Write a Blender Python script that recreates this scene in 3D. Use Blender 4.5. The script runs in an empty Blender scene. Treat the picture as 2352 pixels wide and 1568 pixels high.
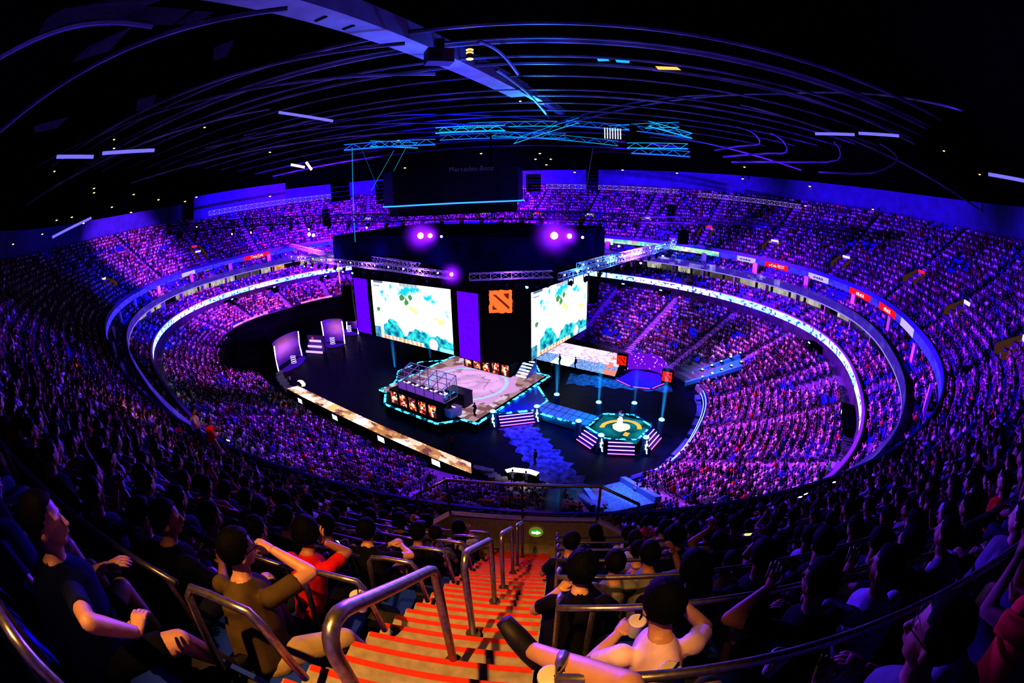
import bpy, bmesh, math, random
import numpy as np
from mathutils import Vector, Matrix, noise
random.seed(7); rng = np.random.default_rng(7)
PI = math.pi
SC = bpy.context.scene
COL = SC.collection
# ------------------------------------------------------------------ camera calibration
CAMZ = 25.5
PITCH = math.radians(18.5); ROLL = math.radians(-1.0); FPX = 1055.0
_cp, _sp, _cr, _sr = math.cos(PITCH), math.sin(PITCH), math.cos(ROLL), math.sin(ROLL)
_f = np.array([0, _cp, -_sp]); _u0 = np.array([0, _sp, _cp]); _r0 = np.array([1., 0, 0])
_ri = _cr*_r0 + _sr*_u0; _up = -_sr*_r0 + _cr*_u0

def ray(px, py):
    x = px-1176; y = 784-py; rr = math.hypot(x, y)+1e-9
    th = 2*math.asin(min(1, rr/2/FPX))
    return _f*math.cos(th)+math.sin(th)*(x/rr*_ri+y/rr*_up)
def at(px, py, z):
    d = ray(px, py); t = (z-CAMZ)/d[2]
    return Vector((d[0]*t, d[1]*t, z))
def atd(px, py, dist):
    d = ray(px, py)
    return Vector((d[0]*dist, d[1]*dist, CAMZ+d[2]*dist))

cd = bpy.data.cameras.new('camera'); cam = bpy.data.objects.new('camera', cd); COL.objects.link(cam)
cd.type = 'PANO'
try:
    cd.cycles.panorama_type = 'FISHEYE_EQUISOLID'; cd.cycles.fisheye_lens = 36.0*FPX/2352; cd.cycles.fisheye_fov = PI
except Exception:
    pass
for k, v in (('panorama_type', 'FISHEYE_EQUISOLID'), ('fisheye_lens', 36.0*FPX/2352), ('fisheye_fov', PI)):
    if hasattr(cd, k):
        setattr(cd, k, v)
cd.sensor_width = 36.0; cd.clip_start = .02; cd.clip_end = 1000
cam.matrix_world = Matrix(((_ri[0], _up[0], -_f[0], 0), (_ri[1], _up[1], -_f[1], 0), (_ri[2], _up[2], -_f[2], CAMZ), (0, 0, 0, 1)))
SC.camera = cam

# ------------------------------------------------------------------ small helpers
def tag(o, label=None, cat=None, group=None, kind=None):
    if label: o['label'] = label
    if cat: o['category'] = cat
    if group: o['group'] = group
    if kind: o['kind'] = kind
    return o
def link(o, parent=None):
    COL.objects.link(o)
    if parent is not None: o.parent = parent
    return o
def empty(name, loc=(0, 0, 0), rz=0.0, label=None, cat=None, group=None):
    o = bpy.data.objects.new(name, None); o.empty_display_size = .2
    o.location = loc; o.rotation_euler = (0, 0, rz)
    link(o); return tag(o, label, cat, group)
def dup(o, parent=None, mats=None):
    c = o.copy(); COL.objects.link(c); c.parent = parent
    for ch in o.children: dup(ch, c)
    return c

class MB:
    """collects polygons (with material slot numbers and colours) and links them as one mesh"""
    def __init__(s): s.v = []; s.f = []; s.m = []; s.c = []
    def add(s, vs, fs, m=0, M=None, c=None):
        n = len(s.v)
        if M is not None: vs = [M @ Vector(v) for v in vs]
        s.v += [tuple(v) for v in vs]; s.f += [tuple(i+n for i in f) for f in fs]; s.m += [m]*len(fs); s.c += [c]*len(fs)
        return s
    def box(s, x0, x1, y0, y1, z0, z1, m=0, M=None, c=None):
        vs = [(x, y, z) for z in (z0, z1) for y in (y0, y1) for x in (x0, x1)]
        return s.add(vs, [(0, 2, 3, 1), (4, 5, 7, 6), (0, 1, 5, 4), (2, 6, 7, 3), (0, 4, 6, 2), (1, 3, 7, 5)], m, M, c)
    def prism(s, pts, z0, z1, m=0, M=None, top=None, c=None):
        n = len(pts); tp = top or pts
        vs = [(p[0], p[1], z0) for p in pts]+[(p[0], p[1], z1) for p in tp]
        fs = [tuple(range(n-1, -1, -1)), tuple(range(n, 2*n))]+[(i, (i+1) % n, n+(i+1) % n, n+i) for i in range(n)]
        return s.add(vs, fs, m, M, c)
    def bar(s, a, b, r, m=0, n=4, M=None, r2=None):
        a = Vector(a); b = Vector(b); d = b-a
        if d.length < 1e-6: return s
        q = d.to_track_quat('Z', 'Y'); r2 = r if r2 is None else r2
        vs = [a+q @ Vector((r*math.cos(2*PI*(i+.5)/n), r*math.sin(2*PI*(i+.5)/n), 0)) for i in range(n)]
        vs += [b+q @ Vector((r2*math.cos(2*PI*(i+.5)/n), r2*math.sin(2*PI*(i+.5)/n), 0)) for i in range(n)]
        fs = [tuple(range(n-1, -1, -1)), tuple(range(n, 2*n))]+[(i, (i+1) % n, n+(i+1) % n, n+i) for i in range(n)]
        return s.add(vs, fs, m, M)
    def tube(s, pts, rad, m=0, n=8, M=None, smooth=0):
        P = [Vector(p) for p in pts]
        R = list(rad) if hasattr(rad, '__len__') else [rad]*len(P)
        if smooth:
            P, R = catmull(P, R, smooth)
        k = len(P); vs = []; up = None
        for i in range(k):
            t = (P[min(i+1, k-1)]-P[max(i-1, 0)]).normalized()
            if up is None:
                up = Vector((0, 0, 1)) if abs(t.z) < .9 else Vector((1, 0, 0))
            x = up.cross(t)
            if x.length < 1e-4: x = Vector((1, 0, 0)).cross(t)
            x.normalize(); y = t.cross(x); up = y
            r = R[i]; rx, ry = (r if hasattr(r, '__len__') else (r, r))
            for j in range(n):
                a = 2*PI*j/n; vs.append(P[i]+x*(rx*math.cos(a))+y*(ry*math.sin(a)))
        fs = [tuple(range(n-1, -1, -1)), tuple((k-1)*n+j for j in range(n))]
        for i in range(k-1):
            for j in range(n):
                fs.append((i*n+j, i*n+(j+1) % n, (i+1)*n+(j+1) % n, (i+1)*n+j))
        return s.add(vs, fs, m, M)
    def ball(s, c, r, m=0, nu=12, nv=8, M=None, rot=None):
        rx, ry, rz = r if hasattr(r, '__len__') else (r, r, r)
        c = Vector(c); vs = [Vector((0, 0, rz))]; 
        for i in range(1, nv):
            a = PI*i/nv
            for j in range(nu):
                b = 2*PI*j/nu; vs.append(Vector((rx*math.sin(a)*math.cos(b), ry*math.sin(a)*math.sin(b), rz*math.cos(a))))
        vs.append(Vector((0, 0, -rz)))
        if rot is not None: vs = [rot @ v for v in vs]
        vs = [v+c for v in vs]; L = len(vs)-1
        fs = [(0, 1+j, 1+(j+1) % nu) for j in range(nu)]+[(L, L-nu+(j+1) % nu, L-nu+j) for j in range(nu)]
        for i in range(nv-2):
            for j in range(nu):
                a = 1+i*nu; fs.append((a+j, a+nu+j, a+nu+(j+1) % nu, a+(j+1) % nu))
        return s.add(vs, fs, m, M)
    def mesh(s, name, mats=(), smooth=False):
        me = bpy.data.meshes.new(name)
        me.from_pydata(s.v, [], s.f)
        for mt in (mats if isinstance(mats, (list, tuple)) else [mats]): me.materials.append(mt)
        if any(s.m): me.polygons.foreach_set('material_index', s.m)
        if smooth: me.polygons.foreach_set('use_smooth', [True]*len(s.f))
        if any(c is not None for c in s.c):
            at_ = me.color_attributes.new('Col', 'FLOAT_COLOR', 'CORNER')
            dat = []
            for p, c in zip(me.polygons, s.c):
                dat += list((c or (0, 0, 0))[:3]+(1,) if not isinstance(c, np.ndarray) else tuple(c)+(1,))*p.loop_total
            at_.data.foreach_set('color', dat)
        me.update(); return me
    def build(s, name, mats, parent=None, smooth=False, loc=None, rz=None):
        o = bpy.data.objects.new(name, s.mesh(name, mats, smooth)); link(o, parent)
        if loc is not None: o.location = loc
        if rz is not None: o.rotation_euler = (0, 0, rz)
        return o

def catmull(P, R, k):
    q = []; rr = []
    R = [tuple(r) if hasattr(r, '__len__') else (r, r) for r in R]
    for i in range(len(P)-1):
        p0 = P[max(i-1, 0)]; p1 = P[i]; p2 = P[i+1]; p3 = P[min(i+2, len(P)-1)]
        for j in range(k):
            t = j/k
            q.append(.5*((2*p1)+(p2-p0)*t+(2*p0-5*p1+4*p2-p3)*t*t+(3*p1-p0-3*p2+p3)*t**3))
            rr.append(tuple(R[i][a]*(1-t)+R[i+1][a]*t for a in (0, 1)))
    q.append(P[-1]); rr.append(R[-1]); return q, rr

def smooth_by_angle(me, ang=40):
    me.polygons.foreach_set('use_smooth', [True]*len(me.polygons))
    try: me.set_sharp_from_angle(angle=math.radians(ang))
    except Exception: pass
    return me

# ------------------------------------------------------------------ materials
def nodes(name):
    m = bpy.data.materials.new(name); m.use_nodes = True
    nt = m.node_tree; nt.nodes.clear(); out = nt.nodes.new('ShaderNodeOutputMaterial')
    return m, nt, out
def mat(name, col, rough=.6, metal=0.0, var=.15, scale=6.0, bump=0.0, spec=.5, coat=0):
    m, nt, out = nodes(name); b = nt.nodes.new('ShaderNodeBsdfPrincipled')
    tc = nt.nodes.new('ShaderNodeTexCoord'); ns = nt.nodes.new('ShaderNodeTexNoise'); ns.inputs['Scale'].default_value = scale
    nt.links.new(tc.outputs['Object'], ns.inputs['Vector'])
    rp = nt.nodes.new('ShaderNodeValToRGB'); c = col
    rp.color_ramp.elements[0].position = .3; rp.color_ramp.elements[1].position = .7
    rp.color_ramp.elements[0].color = (c[0]*(1-var), c[1]*(1-var), c[2]*(1-var), 1)
    rp.color_ramp.elements[1].color = (min(1, c[0]*(1+var)), min(1, c[1]*(1+var)), min(1, c[2]*(1+var)), 1)
    nt.links.new(ns.outputs['Fac'], rp.inputs['Fac']); nt.links.new(rp.outputs['Color'], b.inputs['Base Color'])
    b.inputs['Roughness'].default_value = rough; b.inputs['Metallic'].default_value = metal
    b.inputs['Specular IOR Level'].default_value = spec
    if coat: b.inputs['Coat Weight'].default_value = coat
    if bump:
        bp = nt.nodes.new('ShaderNodeBump'); bp.inputs['Strength'].default_value = bump; bp.inputs['Distance'].default_value = .02
        nt.links.new(ns.outputs['Fac'], bp.inputs['Height']); nt.links.new(bp.outputs['Normal'], b.inputs['Normal'])
    nt.links.new(b.outputs['BSDF'], out.inputs['Surface']); return m
def emis(name, col, strength=1.0, dash=None):
    m, nt, out = nodes(name); e = nt.nodes.new('ShaderNodeEmission')
    e.inputs['Color'].default_value = (*col, 1); e.inputs['Strength'].default_value = strength
    if dash:
        tc = nt.nodes.new('ShaderNodeTexCoord'); ns = nt.nodes.new('ShaderNodeTexNoise'); ns.inputs['Scale'].default_value = dash
        nt.links.new(tc.outputs['Object'], ns.inputs['Vector'])
        mp = nt.nodes.new('ShaderNodeMapRange'); mp.inputs['From Min'].default_value = .49; mp.inputs['From Max'].default_value = .54
        mp.inputs['To Min'].default_value = .015*strength; mp.inputs['To Max'].default_value = strength
        nt.links.new(ns.outputs['Fac'], mp.inputs['Value']); nt.links.new(mp.outputs['Result'], e.inputs['Strength'])
    nt.links.new(e.outputs['Emission'], out.inputs['Surface']); return m
def attr_emis(name, strength=1.0, attr='Col'):
    m, nt, out = nodes(name); e = nt.nodes.new('ShaderNodeEmission'); a = nt.nodes.new('ShaderNodeAttribute')
    a.attribute_name = attr; e.inputs['Strength'].default_value = strength
    nt.links.new(a.outputs['Color'], e.inputs['Color']); nt.links.new(e.outputs['Emission'], out.inputs['Surface']); return m
def attr_mat(name, rough=.8, attr='Col', spec=.3):
    m, nt, out = nodes(name); b = nt.nodes.new('ShaderNodeBsdfPrincipled'); a = nt.nodes.new('ShaderNodeAttribute'); a.attribute_name = attr
    b.inputs['Roughness'].default_value = rough; b.inputs['Specular IOR Level'].default_value = spec
    nt.links.new(a.outputs['Color'], b.inputs['Base Color']); nt.links.new(b.outputs['BSDF'], out.inputs['Surface']); return m
def glass(name, tint=(1, 1, 1), alpha=.85, rough=.05):
    m, nt, out = nodes(name); g = nt.nodes.new('ShaderNodeBsdfGlossy'); t = nt.nodes.new('ShaderNodeBsdfTransparent'); x = nt.nodes.new('ShaderNodeMixShader')
    g.inputs['Roughness'].default_value = rough; t.inputs['Color'].default_value = (*tint, 1); x.inputs['Fac'].default_value = alpha
    nt.links.new(g.outputs['BSDF'], x.inputs[1]); nt.links.new(t.outputs['BSDF'], x.inputs[2]); nt.links.new(x.outputs['Shader'], out.inputs['Surface']); return m
def haze(name, col, strength, power=2.0, axis=None):
    """emissive mist, densest at the object's middle (or low along z when axis='z')"""
    m, nt, out = nodes(name); tc = nt.nodes.new('ShaderNodeTexCoord')
    em = nt.nodes.new('ShaderNodeEmission'); em.inputs['Color'].default_value = (*col, 1)
    sx = nt.nodes.new('ShaderNodeSeparateXYZ'); nt.links.new(tc.outputs['Object'], sx.inputs[0])
    def mth(op, a, b=None, clamp=False):
        n = nt.nodes.new('ShaderNodeMath'); n.operation = op; n.use_clamp = clamp
        for i, v in enumerate((a, b)):
            if v is None: continue
            if isinstance(v, (int, float)): n.inputs[i].default_value = v
            else: nt.links.new(v, n.inputs[i])
        return n.outputs[0]
    if axis == 'z':
        r = mth('SQRT', mth('ADD', mth('MULTIPLY', sx.outputs[0], sx.outputs[0]), mth('MULTIPLY', sx.outputs[1], sx.outputs[1])))
        w = mth('ADD', mth('MULTIPLY', sx.outputs[2], .7), .35)
        a = mth('POWER', mth('SUBTRACT', 1.0, mth('DIVIDE', r, w), True), 1.2)
        b = mth('POWER', mth('SUBTRACT', 1.0, sx.outputs[2], True), 1.3)
        v = mth('MULTIPLY', a, b); v = mth('POWER', v, 1.3)
    else:
        ln = nt.nodes.new('ShaderNodeVectorMath'); ln.operation = 'LENGTH'; nt.links.new(tc.outputs['Object'], ln.inputs[0])
        v = mth('POWER', mth('SUBTRACT', 1.0, ln.outputs['Value'], True), power)
    v = mth('MULTIPLY', v, strength)
    nt.links.new(v, em.inputs['Strength']); nt.links.new(em.outputs['Emission'], out.inputs['Volume']); return m

M = {}
M['black'] = mat('matt_black', (.004, .004, .006), .7, spec=.2)
M['black_cloth'] = mat('black_drape', (.003, .003, .005), 1.0, var=.4, scale=3, spec=0.0)
M['dark_metal'] = mat('dark_metal', (.03, .03, .035), .4, .6)
M['truss'] = mat('aluminium_truss', (.75, .75, .8), .45, .1)
M['truss_dark'] = mat('dark_truss', (.05, .05, .06), .5, .5)
M['roof_steel'] = mat('painted_roof_steel', (.35, .35, .4), .5, .2, scale=.3, var=.5)
M['ceiling'] = mat('black_roof_deck', (.002, .002, .003), 1.0, spec=0.0)
M['concrete'] = mat('terrace_concrete', (.16, .15, .17), .85, scale=4, var=.3, bump=.3)
M['concrete_dark'] = mat('dark_concrete', (.05, .05, .055), .9, scale=3, var=.4, bump=.3)
M['wall'] = mat('painted_wall', (.06, .07, .2), .9, scale=.6, var=.2)
M['floor'] = mat('black_arena_floor', (.004, .006, .025), .5, scale=.8, var=.5, spec=.12)
M['step'] = mat('aisle_step_concrete', (.42, .36, .24), .75, scale=14, var=.16, bump=.15)
M['nosing'] = mat('red_step_nosing', (.75, .06, .02), .6, scale=20, var=.12)
M['rail'] = mat('brushed_handrail_steel', (.42, .38, .34), .32, .85, scale=40, var=.25)
M['rail_dark'] = mat('dark_row_rail', (.16, .15, .15), .35, .8, scale=30, var=.2)
M['seat_blue'] = mat('blue_seat_plastic', (.02, .06, .5), .45, scale=5)
M['white'] = mat('white_plastic', (.75, .75, .78), .5)
M['lavender'] = mat('pale_pillar_paint', (.6, .5, .7), .6)
M['suite'] = mat('suite_interior_wall', (.4, .36, .3), .8, scale=1.2, var=.3)
M['led_cyan'] = emis('cyan_edge_light', (.03, .5, 1.0), 8, dash=1.5)
M['led_cyan_solid'] = emis('cyan_light', (.1, .7, 1.0), 6)
M['led_white'] = emis('white_led', (.85, .95, 1.0), 6)
M['led_pink'] = emis('pink_led_strip', (1.0, .22, .8), 4)
M['led_magenta'] = emis('magenta_led', (1.0, .12, .45), 3)
M['purple_screen'] = emis('violet_banner_glow', (.13, .0, .95), 1.2)
M['screen'] = attr_emis('led_picture', 1.0)
M['glass'] = glass('clear_glass', (.9, .92, 1.0), .9)
M['warm_bulb'] = emis('warm_bulb', (1.0, .5, .12), 5)
M['fabric'] = attr_mat('crowd_cloth_and_skin', .85)
# ------------------------------------------------------------------ arena plan: one smooth oval, everything offset from it
CEN = np.array([-10.8, 63.0]); ANG = math.radians(-34.4)
UU = np.array([math.cos(ANG), math.sin(ANG)]); VV = np.array([-math.sin(ANG), math.cos(ANG)])
def W2(u, v): return CEN+UU*u+VV*v
def Wp(u, v, z=0.0):
    p = W2(u, v); return Vector((p[0], p[1], z))
MUV = Matrix.Translation((CEN[0], CEN[1], 0)) @ Matrix.Rotation(ANG, 4, 'Z')
_n = 2.45; _a, _b = 54.8, 38.5
_th = np.linspace(0, 2*PI, 24000, endpoint=False); _c, _s = np.cos(_th), np.sin(_th)
_uu = _a*np.sign(_c)*np.abs(_c)**(2/_n); _vv = _b*np.sign(_s)*np.abs(_s)**(2/_n)
_P = CEN+_uu[:, None]*UU+_vv[:, None]*VV
_d = np.linalg.norm(np.roll(_P, -1, 0)-_P, axis=1); LEN = _d.sum(); _cs = np.concatenate([[0], np.cumsum(_d)[:-1]])
NS = 1440
_g = np.linspace(0, LEN, NS+1)[:-1]
BP = np.stack([np.interp(_g, _cs, _P[:, k], period=LEN) for k in (0, 1)], 1)
def _sm(a, k=9):
    return sum(np.roll(a, j, 0) for j in range(-k, k+1))/(2*k+1)
_t = np.roll(BP, -1, 0)-np.roll(BP, 1, 0); _t /= np.linalg.norm(_t, axis=1)[:, None]; _t = _sm(_t); _t /= np.linalg.norm(_t, axis=1)[:, None]
BN = np.stack([_t[:, 1], -_t[:, 0]], 1); BT = _t
_dT = np.roll(_t, -1, 0)-np.roll(_t, 1, 0); BK = np.abs(_t[:, 0]*_dT[:, 1]-_t[:, 1]*_dT[:, 0])/(2*LEN/NS)
ICAM = int(np.argmin(np.linalg.norm(BP, axis=1))); SCAM = ICAM*LEN/NS
def bowl(s, D):
    """plan position at arc position s (metres, camera at 0) and outward offset D"""
    x = ((np.asarray(s, float)+SCAM)/LEN*NS) % NS; i = np.floor(x).astype(int) % NS; f = (x-np.floor(x))[..., None] if np.ndim(x) else x-math.floor(x)
    j = (i+1) % NS
    B = BP[i]*(1-f)+BP[j]*f; N = BN[i]*(1-f)+BN[j]*f
    return B+N*(np.asarray(D)[..., None] if np.ndim(D) else D), N
def curv(s):
    return BK[int(((s+SCAM)/LEN*NS) % NS)]
DCAM = float(np.linalg.norm(BP[ICAM]))
NCAM = -BN[ICAM]; LCAM = np.array([NCAM[1], -NCAM[0]])   # stair direction (downwards) and the lateral one (to the right)
# tier 3 (the camera's): nosing line z = ZC - .8*(DCAM-D)
EYE = 1.25; SL = .8; RD = .8; RR = .64
def loc(lat, s, h=0.0):
    """point near the camera: lateral (right +), s metres down the stairs direction, height relative to the eye"""
    p = LCAM*lat+NCAM*s
    return Vector((p[0], p[1], CAMZ+h))
def nose_h(s): return -EYE-SL*s
D3 = DCAM-10.3          # front edge of tier 3
Z3 = CAMZ+nose_h(10.3)-.2     # its front tread level
NR3 = 18
def sweep(name, prof, smin=None, smax=None, step=1, mats=None, closed=True, kind='structure', smooth=False, parent=None):
    """sweeps the section prof = [(D, z)] round the bowl"""
    if smin is None: idx = list(range(0, NS, step)); loop = True
    else:
        n = max(2, int((smax-smin)/(LEN/NS*step))); idx = None; loop = False
    if idx is not None: ss = np.array(idx)*LEN/NS-SCAM
    else: ss = np.linspace(smin, smax, n+1)
    m = len(prof); vs = []
    for D, z in prof:
        p, _ = bowl(ss, np.full(len(ss), D)); vs.append(np.concatenate([p, np.full((len(ss), 1), z)], 1))
    V = np.stack(vs, 1).reshape(-1, 3); k = len(ss); fs = []
    for i in range(k if loop else k-1):
        j = (i+1) % k
        for a in range(m-1 if not closed else m):
            b = (a+1) % m
            fs.append((i*m+a, j*m+a, j*m+b, i*m+b))
    if closed and not loop:
        fs.append(tuple(range(m))); fs.append(tuple((k-1)*m+a for a in range(m-1, -1, -1)))
    mb = MB(); mb.v = [tuple(v) for v in V]; mb.f = fs; mb.m = [0]*len(fs); mb.c = [None]*len(fs)
    o = mb.build(name, mats, parent, smooth)
    if kind: o['kind'] = kind
    return o
def terrace_prof(D0, z0, n, depth, rise, under=None):
    p = [(D0, z0-(under or .35)), (D0, z0)]
    for k in range(n):
        p += [(D0+(k+1)*depth, z0+k*rise), (D0+(k+1)*depth, z0+(k+1)*rise)]
    return p
# left end (behind the stage backdrop) as arc positions
def s_of(px, py, z):
    p = np.array(at(px, py, z)[:2]); i = int(np.argmin(np.linalg.norm(BP-p, axis=1))); return (i*LEN/NS-SCAM+LEN/2) % LEN-LEN/2
def s_of_p(p):
    i = int(np.argmin(np.linalg.norm(BP-np.array(p), axis=1))); return (i*LEN/NS-SCAM+LEN/2) % LEN-LEN/2
S_END = s_of_p(W2(-54.8, 0))       # middle of the far-left end
# arena floor
mb = MB(); mb.add([(-170, -60, 0), (150, -60, 0), (150, 200, 0), (-170, 200, 0)], [(0, 1, 2, 3)])
fl = mb.build('floor', M['floor']); fl['kind'] = 'structure'
# lower bowl
DL = -16.6; NL = 18; dL = .86; rL = .36; zL = .9
lowprof = terrace_prof(DL, zL, NL, dL, rL, .9)
lowprof[0] = (DL, 0.0)
Dtop = DL+NL*dL
lowprof += [(Dtop+1.0, lowprof[-1][1]), (Dtop+1.0, 8.75), (0.0, 8.75), (0.0, 9.9), (.15, 9.9), (.15, 9.3)]
# mid tier A (suites 1) and B (suites 2)
for k in range(4): lowprof += [(.9+k*.85, 9.3+k*.42), (.9+k*.85, 9.3+(k+1)*.42)]
lowprof += [(4.6, 10.98), (6.4, 10.98), (6.4, 12.6), (3.1, 12.6), (3.1, 13.4), (3.25, 13.4), (3.25, 13.0)]
for k in range(4): lowprof += [(4.0+k*.85, 13.0+k*.42), (4.0+k*.85, 13.0+(k+1)*.42)]
lowprof += [(7.6, 14.68), (9.5, 14.68), (9.5, 15.6), (D3-.15, 15.6), (D3-.15, Z3+.35), (D3, Z3+.35), (D3, Z3)]
bowlmesh = sweep('floor_terrace', lowprof, step=4, mats=M['concrete'], closed=False)
# tier 3 stepped terrace (cut for the vomitories further below)
t3 = [(D3, Z3)]
for k in range(NR3): t3 += [(D3+(k+1)*RD, Z3+k*RR), (D3+(k+1)*RD, Z3+(k+1)*RR)]
D3T = D3+NR3*RD; Z3T = Z3+NR3*RR
t3 += [(D3T+1.2, Z3T)]
sweep('floor_terrace.001', t3, step=3, mats=M['concrete_dark'], closed=False)
sweep('wall_back', [(D3T+1.2, Z3T), (D3T+1.2, Z3T+4.4), (D3T+1.5, Z3T+4.4)], step=8, mats=M['wall'], closed=False)
# ------------------------------------------------------------------ people
# local frame of a seated person: origin on the tread under the hips, facing +y, z up (metres)
def remesh(mb, name, mats, vox=.016, smooth=3, tri=False):
    me = mb.mesh(name+'_raw', [])
    o = bpy.data.objects.new('tmp', me); COL.objects.link(o)
    r = o.modifiers.new('r', 'REMESH'); r.mode = 'VOXEL'; r.voxel_size = vox; r.use_smooth_shade = True
    if smooth:
        s = o.modifiers.new('s', 'SMOOTH'); s.iterations = smooth; s.factor = .5
    dg = bpy.context.evaluated_depsgraph_get(); dg.update()
    out = bpy.data.meshes.new_from_object(o.evaluated_get(dg), depsgraph=dg); out.name = name
    bpy.data.objects.remove(o); bpy.data.meshes.remove(me)
    out.materials.clear()
    for m in (mats if isinstance(mats, (list, tuple)) else [mats]): out.materials.append(m)
    out.polygons.foreach_set('use_smooth', [True]*len(out.polygons))
    return out

def V3(*a): return Vector(a)
def ik(a, b, l1, l2, pole):
    """elbow or knee position between a and b"""
    a = Vector(a); b = Vector(b); d = b-a; L = min(d.length, (l1+l2)*.995); dn = d.normalized(); b = a+dn*L
    x = (l1*l1-l2*l2+L*L)/(2*L); h = math.sqrt(max(0, l1*l1-x*x)); p = Vector(pole)-dn*Vector(pole).dot(dn)
    return a+dn*x+p.normalized()*h, b

def skeleton(P):
    """joints from a pose dict: lean (rad forward), side, turn, head yaw/pitch, hands, feet, stand"""
    J = {}; g = P.get
    hip = V3(0, 0, P.get('hipz', .50)); lean = g('lean', .15); side = g('side', 0.0); turn = g('turn', 0.0)
    R = Matrix.Rotation(turn, 3, 'Z') @ Matrix.Rotation(side, 3, 'Y') @ Matrix.Rotation(-lean, 3, 'X'); J['R'] = R
    J['pel'] = hip
    def T(x, y, z): return hip+R @ V3(x, y, z)
    J['waist'] = T(0, .0, .17); J['chest'] = T(0, .01, .36); J['nb'] = T(0, .0, .50)
    bend = g('hunch', .12); Rn = R @ Matrix.Rotation(-bend, 3, 'X')
    J['neck'] = J['nb']+Rn @ V3(0, .015, .055)
    HR = Matrix.Rotation(turn+g('hyaw', 0), 3, 'Z') @ Matrix.Rotation(g('hroll', 0), 3, 'Y') @ Matrix.Rotation(-g('hpitch', .05), 3, 'X'); J['HR'] = HR
    J['head'] = J['neck']+HR @ V3(0, .02, .118)
    hd = g('hands', {})
    for sgn, k in ((-1, 'l'), (1, 'r')):
        sh = T(sgn*.172, .0, .425)+V3(0, 0, g('shrug', 0)); J['sh'+k] = sh
        w = hd.get(k, (sgn*.16, .42, .62)); pole = hd.get(k+'p', (sgn*1.0, -.5, -.8))
        el, wr = ik(sh, w, .285, .25, pole); J['el'+k] = el; J['wr'+k] = wr
        J['hd'+k] = hd.get(k+'d', (wr-el).normalized())
        hipj = hip+V3(sgn*.095, .02, -.02); J['hip'+k] = hipj
        ft = g('feet', {}).get(k, (sgn*.13, .46, .08)); kp = g('feet', {}).get(k+'p', (sgn*.25, .6, 1))
        kn, an = ik(hipj, ft, .43, .42, kp); J['kn'+k] = kn; J['an'+k] = an
        J['ftd'+k] = Vector(g('feet', {}).get(k+'d', (sgn*.2, 1, -.05))).normalized()
    return J

def add_hand(mb, wr, d, k, curl=.5, palmn=None):
    d = Vector(d).normalized(); sgn = -1 if k == 'l' else 1
    up = Vector(palmn) if palmn else V3(0, 0, 1)
    x = d.cross(up)
    if x.length < .1: x = V3(1, 0, 0)
    x.normalize(); n = x.cross(d).normalized()
    mb.tube([wr, wr+d*.03, wr+d*.08, wr+d*.1], [(.026, .02), (.036, .018), (.042, .016), (.036, .012)], n=8)
    for i, (off, ln) in enumerate(((-.032, .062), (-.011, .074), (.011, .068), (.031, .052))):
        a = wr+d*.09+x*off; c1 = -n*math.sin(curl*.6)+d*math.cos(curl*.6); c2 = -n*math.sin(curl*1.6)+d*math.cos(curl*1.6)
        mb.tube([a-d*.02, a, a+c1*ln*.5, a+c1*ln*.5+c2*ln*.5], [.0095, .009, .0085, .007], n=6)
    t = -sgn*x
    a = wr+d*.025+t*.03
    mb.tube([wr+d*.02+t*.01, a, a+(t*.6+d*.8-n*.2).normalized()*.035, a+(t*.35+d*.9-n*.4).normalized()*.062], [.012, .012, .0105, .0085], n=6)

def head_into(mb, J, f=1.0):
    c = J['head']; R = J['HR']
    mb.ball(c+R @ V3(0, -.012, .032), (.081*f, .1*f, .095*f), rot=R, nu=14, nv=10)
    mb.ball(c+R @ V3(0, .018, -.035), (.062, .07, .078), rot=R, nu=12, nv=8)
    mb.ball(c+R @ V3(0, .045, -.085), (.036, .032, .028), rot=R, nu=8, nv=6)
    mb.tube([c+R @ V3(0, .088, .02), c+R @ V3(0, .098, -.01), c+R @ V3(0, .108, -.032), c+R @ V3(0, .088, -.042)], [.009, .011, .016, .012], n=6)
    for s in (-1, 1):
        mb.ball(c+R @ V3(s*.08, -.012, -.012), (.012, .022, .034), rot=R, nu=8, nv=6)
        mb.ball(c+R @ V3(s*.03, .077, .018), (.02, .012, .011), rot=R, nu=8, nv=5)
    mb.tube([c+R @ V3(-.025, .083, -.062), c+R @ V3(0, .092, -.06), c+R @ V3(.025, .083, -.062)], [.006, .011, .006], n=6)
    mb.tube([J['nb']-V3(0, 0, .04), J['nb'], J['neck'], c+R @ V3(0, -.02, -.04)], [.062, .056, .053, .052], n=10)

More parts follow.
